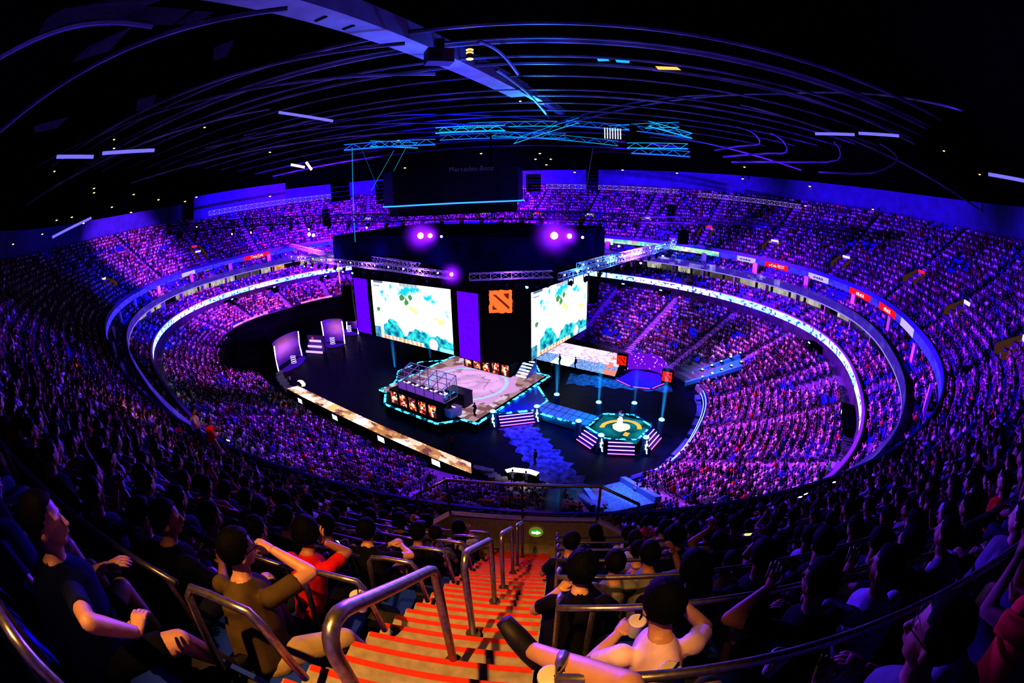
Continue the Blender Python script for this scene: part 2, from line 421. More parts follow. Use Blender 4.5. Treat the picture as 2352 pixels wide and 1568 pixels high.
def torso_into(mb, J, f=1.0, bulk=1.0):
    R = J['R']; p = J['pel']
    def T(x, y, z): return p+R @ V3(x, y, z)
    mb.tube([T(0, 0, -.1), T(0, 0, -.02), T(0, 0, .1), T(0, .005, .22), T(0, .01, .34), T(0, 0, .405), T(0, 0, .455), T(0, -.005, .52)],
            [(.12*f*bulk, .1*f*bulk), (.165*f*bulk, .125*f*bulk), (.155*f*bulk, .12*f*bulk), (.158*f*bulk, .118*f*bulk), (.182*f, .118*f), (.186*f, .102*f), (.15*f, .086*f), (.06, .055)], n=14)
    for k in 'lr':
        mb.ball(J['sh'+k]+R @ V3((.008 if k=='l' else -.008), 0, -.004), (.058*f, .062*f, .058*f), rot=R, nu=10, nv=7)
def arm_into(mb, J, k, f=1.0, part='all'):
    s, e, w = J['sh'+k], J['el'+k], J['wr'+k]
    if part in ('all', 'upper'):
        mb.tube([s, s.lerp(e, .5), e], [.052*f, .047*f, .04*f], n=10)
    if part == 'sleeve':
        mb.tube([s, s.lerp(e, .35), s.lerp(e, .62)], [.056, .058, .061], n=10)
    if part == 'all':
        mb.ball(e, .041*f, nu=8, nv=6); mb.tube([e, e.lerp(w, .35), w], [.042*f, .04*f, .027*f], n=10)
    if part == 'long':
        mb.tube([s, s.lerp(e, .5), e], [.062, .056, .052], n=10); mb.ball(e, .052, nu=8, nv=6); mb.tube([e, e.lerp(w, .4), e.lerp(w, .93)], [.052, .048, .04], n=10)
def leg_into(mb, J, k, f=1.0, part='all'):
    h, kn, an = J['hip'+k], J['kn'+k], J['an'+k]
    if part in ('all', 'trousers', 'shorts'):
        g = f*(1.1 if part != 'all' else 1)
        end = 1.0 if part != 'shorts' else .82
        mb.tube([h, h.lerp(kn, .4), h.lerp(kn, end)], [.095*g, .084*g, (.062 if part != 'shorts' else .075)*g], n=12)
    if part in ('all', 'trousers'):
        g = f*(1.14 if part != 'all' else 1)
        mb.ball(kn, .06*g, nu=10, nv=7); mb.tube([kn, kn.lerp(an, .35), kn.lerp(an, .95 if part != 'all' else 1)], [.058*g, .056*g, (.036 if part == 'all' else .055)*g], n=12)
def shoe_into(mb, J, k):
    a = J['an'+k]; d = J['ftd'+k]
    mb.tube([a-d*.06+V3(0, 0, -.03), a+d*.0+V3(0, 0, -.03), a+d*.1+V3(0, 0, -.045), a+d*.19+V3(0, 0, -.05)], [(.034, .045), (.042, .052), (.046, .035), (.034, .024)], n=10)

def hair_mesh(J, style, name, mt):
    """shell over the skull; style short / curly / long / bob / buzz"""
    c = J['head']; R = J['HR']; mb = MB(); nu, nv = 26, 16; vs = []; keep = []
    th = {'short': .012, 'buzz': .005, 'curly': .024, 'long': .02, 'bob': .022, 'cap': .012}[style]
    rnd = random.Random(len(name)*7+ord(name[-1]))
    for i in range(nv+1):
        a = PI*i/nv
        for j in range(nu):
            b = 2*PI*j/nu; x, y, z = math.sin(a)*math.cos(b), math.sin(a)*math.sin(b), math.cos(a)
            t = th*(1+(.55 if style in ('curly', 'short') else .15)*noise.noise(V3(x*5, y*5, z*5+len(name))))
            bx, by, bz = .082+t, .1+t, .098+t
            p = V3(x*bx, -.012+y*by, .03+z*bz)
            low = -.045 if style in ('short', 'curly', 'buzz', 'cap') else -.10
            hl = .055 if y > 0 else low          # hairline in front / nape behind
            front = max(0, y)
            lim = low+(.075-low)*min(1, max(0, (y+.1)*1.35))
            if style in ('long', 'bob') and z < 0: p += V3(x*.012, -.01, 0)
            if p.z < lim:                         # fold the rim in under the skin
                p = V3(x*.06, -.012+y*.075, max(p.z, lim-.02)); p.z = lim-.01
            vs.append(c+R @ p)
    fs = []
    for i in range(nv):
        for j in range(nu):
            fs.append((i*nu+j, (i+1)*nu+j, (i+1)*nu+(j+1) % nu, i*nu+(j+1) % nu))
    mb.add(vs, fs)
    if style == 'long':
        for j in range(-3, 4):
            x = j*.02
            mb.tube([c+R @ V3(x, -.095+abs(x)*.3, .02), c+R @ V3(x*1.3, -.115+abs(x)*.3, -.08), c+R @ V3(x*1.4, -.11, -.2), c+R @ V3(x*1.2, -.1, -.27)], [(.02, .016), (.024, .018), (.02, .014), (.006, .005)], n=8)
    if style == 'cap':
        mb.tube([c+R @ V3(0, .05, .07), c+R @ V3(0, .11, .068), c+R @ V3(0, .16, .055)], [(.075, .006), (.07, .006), (.04, .004)], n=12)
    me = mb.mesh(name, mt, smooth=True)
    bm = bmesh.new(); bm.from_mesh(me); bmesh.ops.remove_doubles(bm, verts=bm.verts, dist=.0004); bmesh.ops.recalc_face_normals(bm, faces=bm.faces); bm.to_mesh(me); bm.free()
    me.polygons.foreach_set('use_smooth', [True]*len(me.polygons))
    return me

SKIN = mat('skin', (.42, .21, .13), .6, scale=12, var=.08); SKIN2 = mat('fair_skin', (.58, .33, .22), .5, scale=12, var=.08)
HAIR = mat('black_hair', (.004, .0035, .0035), .75, scale=60, var=.6, bump=.15, spec=.15)
HAIRB = mat('brown_hair', (.02, .009, .004), .75, scale=60, var=.6, bump=.15, spec=.15)
def cloth(name, c): return mat(name, c, .9, scale=9, var=.16, bump=.25, spec=.2)
CL = dict(white=cloth('white_shirt_cloth', (.62, .6, .62)), grey=cloth('grey_shirt_cloth', (.2, .2, .22)), black=cloth('black_shirt_cloth', (.008, .008, .01)), navy=cloth('navy_shirt_cloth', (.01, .015, .06)),
          olive=cloth('olive_shirt_cloth', (.115, .085, .035)), pink=cloth('pink_shirt_cloth', (.85, .6, .68)), red=cloth('red_shirt_cloth', (.6, .02, .015)), blue=cloth('blue_shirt_cloth', (.03, .1, .5)),
          beige=cloth('beige_trousers_cloth', (.5, .38, .2)), jeans=cloth('denim_cloth', (.03, .04, .09)), stripe=cloth('lilac_shirt_cloth', (.4, .35, .5)))
M['shoe'] = mat('dark_shoe', (.012, .012, .013), .6); M['croc'] = mat('cream_rubber_clog', (.7, .55, .25), .5)

def person_parts(key, P, style='short', sleeves='sleeve', legs='trousers', bulk=1.0, vox=.017):
    J = skeleton(P)
    b = MB(); head_into(b, J); torso_into(b, J, .93, bulk)
    for k in 'lr':
        arm_into(b, J, k); leg_into(b, J, k)
        hd = Vector(J['hd'+k]); add_hand(b, J['wr'+k], hd, k, P.get('curl', .6))
    # hands keep their fingers: finer pass for them is not needed at this voxel size, they are added unfused
    hands = MB(); bb = MB(); head_into(bb, J); torso_into(bb, J, .93, bulk)
    for k in 'lr': arm_into(bb, J, k); leg_into(bb, J, k)
    body = remesh(bb, key+'_body', [SKIN], vox*.62, 2)
    for k in 'lr': add_hand(hands, J['wr'+k]-Vector(J['hd'+k])*.01, J['hd'+k], k, P.get('curl', .6))
    hm = hands.mesh('h', [SKIN]); bm = bmesh.new(); bm.from_mesh(body); bm.from_mesh(hm); bm.to_mesh(body); bm.free(); bpy.data.meshes.remove(hm)
    body.polygons.foreach_set('use_smooth', [True]*len(body.polygons))
    s = MB(); torso_into(s, J, 1.06, bulk*1.02)
    R = J['R']
    for k in 'lr': arm_into(s, J, k, part='long' if sleeves == 'long' else 'sleeve')
    shirt = remesh(s, key+'_shirt', [CL['grey']], vox, 3)
    t = MB()
    for k in 'lr': leg_into(t, J, k, 1.0, legs)
    t.ball(J['pel']+V3(0, .01, -.03), (.175*bulk, .14*bulk, .13), nu=14, nv=9)
    tr = remesh(t, key+'_trousers', [CL['jeans']], vox, 3)
    sh = MB()
    for k in 'lr': shoe_into(sh, J, k)
    shoes = []
    for k in 'lr':
        x = MB(); shoe_into(x, J, k); shoes.append(x.mesh(key+'_shoe', [M['shoe']], True))
    hair = hair_mesh(J, style, key+'_hair', [HAIR])
    # low detail twin with colour classes for the mass of spectators: 0 skin 1 hair 2 shirt 3 trousers
    return dict(body=body, shirt=shirt, trousers=tr, shoes=shoes, hair=hair, J=J)

POSES = {
 'lap': (dict(lean=.12, hunch=.2, hpitch=.2, hands={'l': (-.07, .3, .63), 'r': (.07, .3, .63)}, curl=1.0), 'short', 'sleeve', 'trousers'),
 'knees': (dict(lean=.62, hunch=.05, hpitch=.05, hands={'l': (-.08, .52, .68), 'r': (.08, .52, .68), 'lp': (-1, .1, -.3), 'rp': (1, .1, -.3)}, curl=1.1), 'short', 'sleeve', 'shorts'),
 'chin': (dict(lean=.5, hunch=.1, hpitch=.1, hyaw=.15, hands={'r': (.05, .44, .93), 'rd': V3(-.1, .05, 1), 'rp': (.5, .3, -1), 'l': (-.02, .48, .66), 'lp': (-1, 0, -.3)}, curl=1.4), 'curly', 'sleeve', 'trousers'),
 'back': (dict(lean=-.12, hunch=.35, hpitch=.12, hands={'l': (-.22, .22, .66), 'r': (.22, .22, .66)}), 'buzz', 'sleeve', 'shorts'),
 'crossed': (dict(lean=.05, hunch=.2, hpitch=.15, hyaw=-.25, hands={'l': (.1, .22, .78), 'r': (-.1, .24, .74), 'ld': V3(1, 0, .1), 'rd': V3(-1, 0, .1)}, curl=.8), 'short', 'long', 'trousers'),
 'phone': (dict(lean=.1, hunch=.15, hpitch=.05, hands={'l': (-.05, .36, 1.06), 'r': (.05, .36, 1.06), 'ld': V3(.3, .3, .9), 'rd': V3(-.3, .3, .9), 'lp': (-.6, 0, -1), 'rp': (.6, 0, -1)}, curl=1.2), 'short', 'sleeve', 'trousers'),
 'longhair': (dict(lean=.2, hunch=.2, hpitch=.15, hyaw=.2, hands={'l': (-.06, .32, .64), 'r': (.1, .36, .9), 'rd': V3(0, .3, .9)}, curl=1.0), 'long', 'sleeve', 'trousers'),
 'cap': (dict(lean=.3, hunch=.1, hpitch=.1, hyaw=-.1, hands={'l': (-.1, .45, .68), 'r': (.1, .45, .68)}, curl=1.0), 'cap', 'sleeve', 'shorts'),
}
VAR = {}
for k, (P, st, sl, lg) in POSES.items():
    VAR[k] = person_parts(k, P, st, sl, lg, bulk=1.0 if k != 'back' else 1.15)

def make_person(v, place, rz, shirt='grey', trous='jeans', skin=None, hair=None, label=None, group=None, shoes=None, scale=1.0, cat='person'):
    d = VAR[v] if isinstance(v, str) else v
    o = bpy.data.objects.new('person', d['body']); link(o); o.location = place; o.rotation_euler = (0, 0, rz); o.scale = (scale,)*3
    tag(o, label, cat, group)
    if skin: o.material_slots[0].link = 'OBJECT'; o.material_slots[0].material = skin
    def ch(nm, me, mt=None):
        c = bpy.data.objects.new(nm, me); link(c, o)
        if mt is not None: c.material_slots[0].link = 'OBJECT'; c.material_slots[0].material = mt
        return c
    ch('shirt', d['shirt'], CL[shirt]); ch('trousers', d['trousers'], CL[trous]); ch('hair', d['hair'], hair)
    for s in d['shoes']: ch('shoe', s, shoes)
    return o
# ------------------------------------------------------------------ who sits where
def project(p):
    """pixel position of world points (n,3) in the photograph's frame"""
    q = np.asarray(p, float)-np.array([0, 0, CAMZ]); q = q/np.linalg.norm(q, axis=-1, keepdims=True)
    x, y, z = q @ _ri, q @ _up, q @ _f; th = np.arccos(np.clip(z, -1, 1)); rr = 2*FPX*np.sin(th/2); h = np.hypot(x, y)+1e-9
    return np.stack([1176+rr*x/h, 784-rr*y/h, th], -1)
SGN = 1.0 if float(BT[ICAM] @ LCAM) > 0 else -1.0
NAIS = 24; DA = LEN/NAIS
KC = float(curv(0)); S0 = SGN*(-.58)/(1+(DCAM-3)*KC)
AISLES = [((S0+j*DA+LEN/2) % LEN)-LEN/2 for j in range(NAIS)]
def row_seats(D, pitch=.5, gap=.62, aisles=AISLES):
    """(s, D) of the seats of one row, in real metres along the row, aisles left free"""
    out = []
    av = sorted(aisles)
    for i, a in enumerate(av):
        b = av[(i+1) % len(av)]+(LEN if i == len(av)-1 else 0)
        ss = np.linspace(a, b, 60); k = np.array([curv(((x+LEN/2) % LEN)-LEN/2) for x in ss]); w = 1+D*k
        cum = np.concatenate([[0], np.cumsum((w[1:]+w[:-1])/2*np.diff(ss))]); L = cum[-1]
        n = int((L-2*gap)/pitch)
        m = (L-n*pitch)/2
        x = m+pitch*(np.arange(n)+.5)
        out += [(((v+LEN/2) % LEN)-LEN/2, i, j, n) for j, v in enumerate(np.interp(x, cum, ss))]
    return out
PHX = []                                            # vomitories of the upper tier: (s centre, first row, rows)
for px, py, k0 in ((1400, 485, 5), (1542, 488, 5), (1678, 500, 5), (1822, 538, 4), (1975, 585, 3), (2065, 622, 3), (2162, 650, 5), (2215, 740, 4), (2262, 790, 5), (350, 582, 5), (232, 612, 3), (130, 690, 4), (905, 486, 5), (1195, 478, 5), (800, 492, 5)):
    zz = Z3+k0*RR+.5; s = s_of(px, py, zz)
    a = min(AISLES, key=lambda q: abs(((q-s+LEN/2) % LEN)-LEN/2)); PHX.append((a, k0, 3))
seats = []                                          # dicts of every seat in view
def add_tier(tier, D0, z0, n, depth, rise, occ, hip, skip=None):
    for k in range(n):
        D = D0+k*depth+hip; z = z0+k*rise
        rs = row_seats(D); ss = np.array([r[0] for r in rs]); p, N = bowl(ss, np.full(len(ss), D))
        pr = project(np.concatenate([p, np.full((len(p), 1), z+.9)], 1))
        for i, r in enumerate(rs):
            if not (-160 < pr[i, 0] < 2512 and -100 < pr[i, 1] < 2150 and pr[i, 2] < 1.75): continue
            if skip and skip(r[0], D, k): continue
            seats.append(dict(t=tier, k=k, s=r[0], D=D, p=(p[i, 0], p[i, 1], z), n=(N[i, 0], N[i, 1]), d=math.sqrt(p[i, 0]**2+p[i, 1]**2+(z+.9-CAMZ)**2), px=pr[i, 0], py=pr[i, 1], sec=r[1], j=r[2], nn=r[3], occ=rng.random() < (occ(r[0], k) if callable(occ) else occ)))
def uv_of(s, D):
    p, _ = bowl(s, D); q = np.array(p)-CEN; return float(q @ UU), float(q @ VV)
def skip_low(s, D, k):
    u, v = uv_of(s, D)
    if D < -8.6 and u < -20 and (v > -19 or u < -38): return True            # behind the stage backdrop
    if 31.5 < u < 41 and 12.6 < v < 17.6 and D > -18 and D < -8: return True     # teal entrance ramp on the far side
    if 17.5 < u < 31 and v < 0 and k < 3: return True
    t_ = ((u-31.0)*6.2+(v+14.6)*-6.9)/86.0
    if -.25 < t_ < 1.12 and abs((u-31.0)*6.9+(v+14.6)*6.2)/9.28 < 2.9: return True                           # teal entrance ramp on the near side
    if abs(((s-s_of_p(W2(48, 6))+LEN/2) % LEN)-LEN/2) < 1.6 and D > -6: return True
    return False
def occ_low(s, k):
    u, v = uv_of(s, -8)
    return .93
def skip_t3(s, D, k):
    for a, k0, n in PHX:
        if abs(((s-a+LEN/2) % LEN)-LEN/2)*(1+D*.02) < 1.9 and k0-1 <= k < k0+n: return True
    if abs(s-S0)*(1+D*KC) < 2.4 and k in (3, 4, 5) and abs(s) < 4: return True    # landing in front of the camera's stairs
    return False
add_tier('low', DL, zL, NL, dL, rL, occ_low, .5, skip_low)
add_tier('suite', .75-.85, 9.3-.42+.42*1, 4, .85, .42, lambda s, k: .5 if int(s/6.5) % 3 else .82, 1.2, None)
add_tier('suite2', 4.0-.85, 13.0, 4, .85, .42, lambda s, k: .25 if int(s/6.5+50) % 2 else .75, 1.2, None)
add_tier('up', D3, Z3, NR3, RD, RR, .93, .55, skip_t3)
for q in seats:      # nobody sits in the blue patches of empty seats seen at the right
    if q['t'] in ('low', 'up') and noise.noise(V3(q['s']*.12, q['k']*.35, 3.1)) > .42: q['occ'] = q['occ'] and rng.random() < .25
# the camera's own surroundings
def cam_lat(q): v = np.array(q['p'][:2]); return float(v @ LCAM), float(v @ NCAM)
seats = [q for q in seats if not (q['t'] == 'up' and (lambda a: -1.7 < a[0] < .8 and a[1] < .1 and a[1] > -4)(cam_lat(q)))]
print('seats', len(seats), 'occupied', sum(q['occ'] for q in seats))

# ------------------------------------------------------------------ low-detail figures for the mass
PAL_SHIRT = [((.85, .8, .85), .34), ((.01, .01, .015), .3), ((.2, .2, .25), .12), ((.08, .12, .5), .08), ((.7, .03, .03), .045), ((.6, .45, .55), .1), ((.15, .3, .6), .03), ((.5, .35, .1), .02)]
def far_figure(kind):
    mb = MB(); cls = []
    def put(f, c):
        n = len(mb.v); f(); cls.extend([c]*(len(mb.v)-n))
    ln = (.05, .3, .12)[kind]
    put(lambda: mb.tube([(0, -.03, .42), (0, ln*.5, .7), (0, ln, .93), (0, ln, 1.0)], [(.17, .12), (.16, .12), (.2, .1), (.07, .07)], n=6), 2)
    put(lambda: mb.ball((0, ln+.03, 1.13), (.085, .1, .12), nu=6, nv=4), 0)
    put(lambda: mb.ball((0, ln+.0, 1.165), (.095, .11, .105), nu=6, nv=4), 1)
    for s in (-1, 1):
        put(lambda: mb.tube([(s*.2, ln, .92), (s*.24, ln+.06, .68)], [.055, .05], n=4), 2)
        hz = (.6, .66, 1.0)[kind]
        put(lambda: mb.tube([(s*.24, ln+.06, .68), (s*.06, ln+.32, hz)], [.045, .035], n=4), 0)
        put(lambda: mb.tube([(s*.09, 0, .48), (s*.12, .42, .47), (s*.12, .42, .06)], [(.08, .08), (.065, .065), (.05, .05)], n=4), 3)
    return np.array(mb.v), mb.f, np.array(cls)
def tri(fs):
    out = []
    for f in fs: out += [(f[0], f[i], f[i+1]) for i in range(1, len(f)-1)]
    return np.array(out)
def mid_figure(key):
    P, st, sl, lg = POSES[key]; d = VAR[key]; Vs = []; Fs = []; Cs = []; n = 0
    for nm, c, ratio in (('body', 0, .018), ('hair', 1, .16), ('shirt', 2, .06), ('trousers', 3, .05)):
        o = bpy.data.objects.new('t', d[nm]); COL.objects.link(o); m = o.modifiers.new('d', 'DECIMATE'); m.ratio = ratio
        dg = bpy.context.evaluated_depsgraph_get(); dg.update(); me = bpy.data.meshes.new_from_object(o.evaluated_get(dg), depsgraph=dg)
        v = np.zeros(len(me.vertices)*3); me.vertices.foreach_get('co', v); v = v.reshape(-1, 3); me.calc_loop_triangles()
        f = np.zeros(len(me.loop_triangles)*3, int); me.loop_triangles.foreach_get('vertices', f); f = f.reshape(-1, 3)
        Vs.append(v); Fs.append(f+n); Cs.append(np.full(len(v), c)); n += len(v)
        bpy.data.objects.remove(o); bpy.data.meshes.remove(me)
    return np.concatenate(Vs), np.concatenate(Fs), np.concatenate(Cs)
FARF = []
for k in range(3):
    v, f, c = far_figure(k); FARF.append((v, tri(f), c))
MIDF = [mid_figure(k) for k in POSES]
print('mid figure verts', [len(x[0]) for x in MIDF])
def mass_mesh(name, items, mats, smooth=True):
    """items: (V, F, colours (n,3), position, rz, scale)"""
    VV_, FF_, CC_ = [], [], []; n = 0
    for v, f, c, p, rz, sc in items:
        cs, sn = math.cos(rz), math.sin(rz); w = np.empty_like(v)
        w[:, 0] = (v[:, 0]*cs-v[:, 1]*sn)*sc+p[0]; w[:, 1] = (v[:, 0]*sn+v[:, 1]*cs)*sc+p[1]; w[:, 2] = v[:, 2]*sc+p[2]
        VV_.append(w); FF_.append(f+n); CC_.append(c); n += len(v)
    Vx = np.concatenate(VV_).astype(np.float32); Fx = np.concatenate(FF_).astype(np.int32); Cx = np.concatenate(CC_).astype(np.float32)
    me = bpy.data.meshes.new(name); me.vertices.add(len(Vx)); me.vertices.foreach_set('co', Vx.ravel())
    me.loops.add(len(Fx)*3); me.loops.foreach_set('vertex_index', Fx.ravel()); me.polygons.add(len(Fx)); me.polygons.foreach_set('loop_start', np.arange(0, len(Fx)*3, 3, dtype=np.int32))
    me.update(calc_edges=True)
    me.polygons.foreach_set('use_smooth', np.full(len(Fx), smooth))
    a = me.color_attributes.new('Col', 'FLOAT_COLOR', 'POINT'); a.data.foreach_set('color', np.concatenate([Cx, np.ones((len(Cx), 1), np.float32)], 1).ravel())
    me.materials.append(mats); o = bpy.data.objects.new(name, me); link(o); return o
_pw = np.array([w for _, w in PAL_SHIRT]); _pw = _pw/_pw.sum()
def figure_cols(cls):
    sk = np.array((.42, .22, .15))*rng.uniform(.6, 1.05); hr = np.array((.012, .01, .01)) if rng.random() < .97 else np.array((.25, .06, .04))
    sh = np.array(PAL_SHIRT[rng.choice(len(PAL_SHIRT), p=_pw)][0])*rng.uniform(.7, 1.1); tr = np.array((.03, .035, .06))*rng.uniform(.4, 4)
    return np.stack([sk, hr, sh, tr])[cls]
def rz_of(n): return math.atan2(-n[1], -n[0])-PI/2

HERO_SEATS = set()
occ = [q for q in seats if q['occ']]
near = sorted([q for q in occ if q['t'] == 'up' and -40 < q['px'] < 2392 and -40 < q['py'] < 2100 and q['d'] > .7], key=lambda q: q['d'])
# ------------------------------------------------------------------ the camera's own block: stairs, rails, seats, people
ORD = ['zeroth', 'first', 'second', 'third', 'fourth', 'fifth', 'sixth', 'seventh', 'eighth', 'ninth', 'tenth', 'eleventh', 'twelfth', 'thirteenth', 'fourteenth', 'fifteenth', 'sixteenth', 'seventeenth', 'eighteenth', 'nineteenth', 'twentieth', 'twenty-first', 'twenty-second', 'twenty-third', 'twenty-fourth', 'twenty-fifth', 'twenty-sixth', 'twenty-seventh', 'twenty-eighth', 'twenty-ninth', 'thirtieth']+['%dth' % i for i in range(31, 60)]
_av = sorted(AISLES); I0 = _av.index(min(_av, key=lambda a: abs(a-S0)))
def seat_words(q):
    """'ninth row up, third seat left of the orange stairs'"""
    # block right of the stairs in the picture is the one on the + lateral side
    up_side = (q['sec']-I0) % NAIS; dn_side = (I0-1-q['sec']) % NAIS
    if up_side <= dn_side: blk, side, n = up_side, ('right' if SGN > 0 else 'left'), q['j']+1
    else: blk, side, n = dn_side, ('left' if SGN > 0 else 'right'), q['nn']-q['j']
    row = ORD[q['k']+1]+' row up'
    if blk == 0: return f"{row}, {ORD[n]} seat {side} of the stairs"
    return f"{row}, {ORD[n]} seat of {ORD[blk+1]} block {side}"
LATL, LATR = -1.1, -.06
# staircase
st = empty('staircase', loc(-.58, 3, nose_h(3)), 0, 'orange-lit concrete staircase with red nosing strips running down between the seat blocks', 'staircase')
st.location = (0, 0, 0)
mb = MB(); SG = .2; SR = .16; s0 = -1.5; ns = int((6.0-s0)/SG)
ends = []
for i in range(ns):
    a = s0+i*SG; zf = nose_h(a+SG)+.02    # tread between a and a+SG, its front edge at a+SG
    p = [loc(LATL, a, zf), loc(LATR, a, zf), loc(LATR, a+SG, zf), loc(LATL, a+SG, zf)]
    q_ = [v-V3(0, 0, .9) for v in p]
    mb.add(p+q_, [(0, 1, 2, 3), (3, 2, 6, 7), (0, 3, 7, 4), (1, 5, 6, 2)])
mb.build('steps', M['step'], st)
for i in range(ns):
    a = s0+(i+1)*SG; zf = nose_h(a)+.02; m2 = MB(); t = .004
    pts = [loc(LATL+.01, a-.036, zf+t), loc(LATR-.01, a-.036, zf+t), loc(LATR-.01, a+.004, zf+t), loc(LATL+.01, a+.004, zf+t), loc(LATR-.01, a+.004, zf-.012), loc(LATL+.01, a+.004, zf-.012)]
    m2.add(pts, [(0, 1, 2, 3), (3, 2, 4, 5)]); m2.build('nosing', M['nosing'], st)
# landing and parapet with glass screen
zl = nose_h(6.0)
mb = MB(); 
pl_ = [loc(-2.6, 5.75, zl+.003), loc(1.6, 5.75, zl+.003), loc(1.6, 6.3, zl+.003), loc(-2.6, 6.3, zl+.003)]
mb.add(pl_+[v-V3(0, 0, .5) for v in pl_], [(0, 1, 2, 3), (3, 2, 6, 7), (0, 3, 7, 4), (1, 5, 6, 2), (0, 4, 5, 1)])
o = mb.build('floor_landing', M['step']); o['kind'] = 'structure'
par = empty('parapet', (0, 0, 0), 0, 'low concrete parapet with glass screen and dark top rail at the foot of the stairs', 'parapet')
PA = [(-2.3, 5.8), (-1.9, 6.3), (.75, 6.3), (1.35, 5.8)]
def strip(a, b, h0, h1, th=.04):
    A, B = loc(*a), loc(*b); d = (B-A).normalized(); n = V3(-d.y, d.x, 0)*th; z0 = CAMZ+h0; z1 = CAMZ+h1
    m = MB(); vs = [V3(p.x, p.y, z) for z in (z0, z1) for p in (A-n, B-n, B+n, A+n)]
    m.add(vs, [(3, 2, 1, 0), (4, 5, 6, 7), (0, 1, 5, 4), (1, 2, 6, 5), (2, 3, 7, 6), (3, 0, 4, 7)]); return m
for a, b in zip(PA, PA[1:]):
    strip(a, b, zl-.25, zl+.62, .06).build('kerb_wall', M['step'], par)
    strip(a, b, zl+.62, zl+1.28, .006).build('glass_panel', M['glass'], par)
m = MB()
for p in PA+[(-.58, 6.3)]:
    m = MB(); m.bar(loc(*p, zl+.62), loc(*p, zl+1.38), .022, n=8); m.build('post', M['rail_dark'], par)
m = MB(); m.tube([loc(*p, zl+1.38) for p in PA], .026, n=8); m.build('top_rail', M['rail_dark'], par, smooth=True)
m = MB(); m.tube([loc(*p, zl+.64)+V3(0, 0, .0) for p in [(-1.9, 6.22), (.75, 6.22)]], .012, n=6); m.build('bottom_rail', M['rail'], par)
# green exit arrow disc on the parapet
dsc = empty('exit_sign', (0, 0, 0), 0, 'round green exit sign with a white arrow on the parapet below the stairs', 'sign')
def disc(r, c, mt, nm, off, parent, n=20, sy=1.0):
    m = MB(); vs = [loc(c[0]+r*math.cos(2*PI*i/n), 6.22-off, c[1]+r*sy*math.sin(2*PI*i/n)) for i in range(n)]
    m.add(vs, [tuple(range(n))]); return m.build(nm, mt, parent)
E_C = (-.33, zl+.36)
disc(.13, E_C, emis('sign_backing_glow', (.4, .33, .06), .45), 'backing', .012, dsc)  # dim emission keeps the backing disc visible in the shade
disc(.10, (E_C[0], E_C[1]), emis('exit_green', (.01, .5, .06), .9), 'green_face', .016, dsc, sy=.62)
m = MB(); ar = [(-.075, -.02), (.015, -.02), (.015, -.045), (.085, 0), (.015, .045), (.015, .02), (-.075, .02)]
m.add([loc(E_C[0]+x, 6.19, E_C[1]+y) for x, y in ar], [(0, 1, 5, 6), (2, 3, 4)]); m.build('arrow', M['led_white'], dsc)
# two small warning stickers on the glass screen
for i, lt in enumerate((-1.35, .12)):
    m = MB(); vs = [loc(lt+x, 6.285, zl+.98+y) for x, y in ((0, 0), (.28, 0), (.28, .05), (0, .05))]; m.add(vs, [(0, 1, 2, 3)])
    o = m.build('sticker', mat('pale_sticker', (.5, .35, .35), .6)); tag(o, 'pale sticker with four red characters on the glass screen, '+('left of its middle post' if i == 0 else 'right of its middle post'), 'sticker')
    for j in range(4):
        c = MB(); c.add([loc(lt+.03+j*.065+x, 6.28, zl+.988+y) for x, y in ((0, 0), (.034, 0), (.034, .034), (0, .034))], [(0, 1, 2, 3)]); c.build('character_mark', M['nosing'], o)

# centre handrails
def handrail(s1, s2, label, rad=.023):
    la = -.5; H = .83
    o = empty('handrail', loc(la, s1, nose_h(s1)), 0, label, 'handrail', 'handrails down the middle of the stairs'); o0 = o.location.copy()
    def L(s, h): return loc(la, s, nose_h(s)+h)-o0
    pts = [L(s1, -.02), L(s1, H*.5)]
    c = L(s1+.01, H); r = .13
    for i in range(7):
        a = PI/2*i/6; pts.append(L(s1+r*(1-math.cos(a)), H-.17+.17*math.sin(a)))
    pts += [L(s1+(s2-s1)*.5, H), L(s2-.06, H), L(s2-.015, H-.012), L(s2, H-.05), L(s2, H*.5), L(s2, -.02)]
    m = MB(); m.tube(pts, rad, n=12); m.build('rail_tube', M['rail'], o, smooth=True)
    for s in (s1, s2):
        m = MB(); m.tube([L(s, -.01), L(s, .012)], .05, n=14); m.build('base_flange', M['rail'], o)
    return o
handrail(.50, 1.31, 'brushed steel handrail with scuffed top, nearest one down the middle of the stairs')
handrail(1.79, 2.66, 'brushed steel handrail on the stairs, second one down its middle')
handrail(3.2, 4.05, 'steel handrail tinted blue, third one down the middle of the stairs')
handrail(4.6, 5.4, 'dark steel handrail, lowest one down the middle of the stairs')
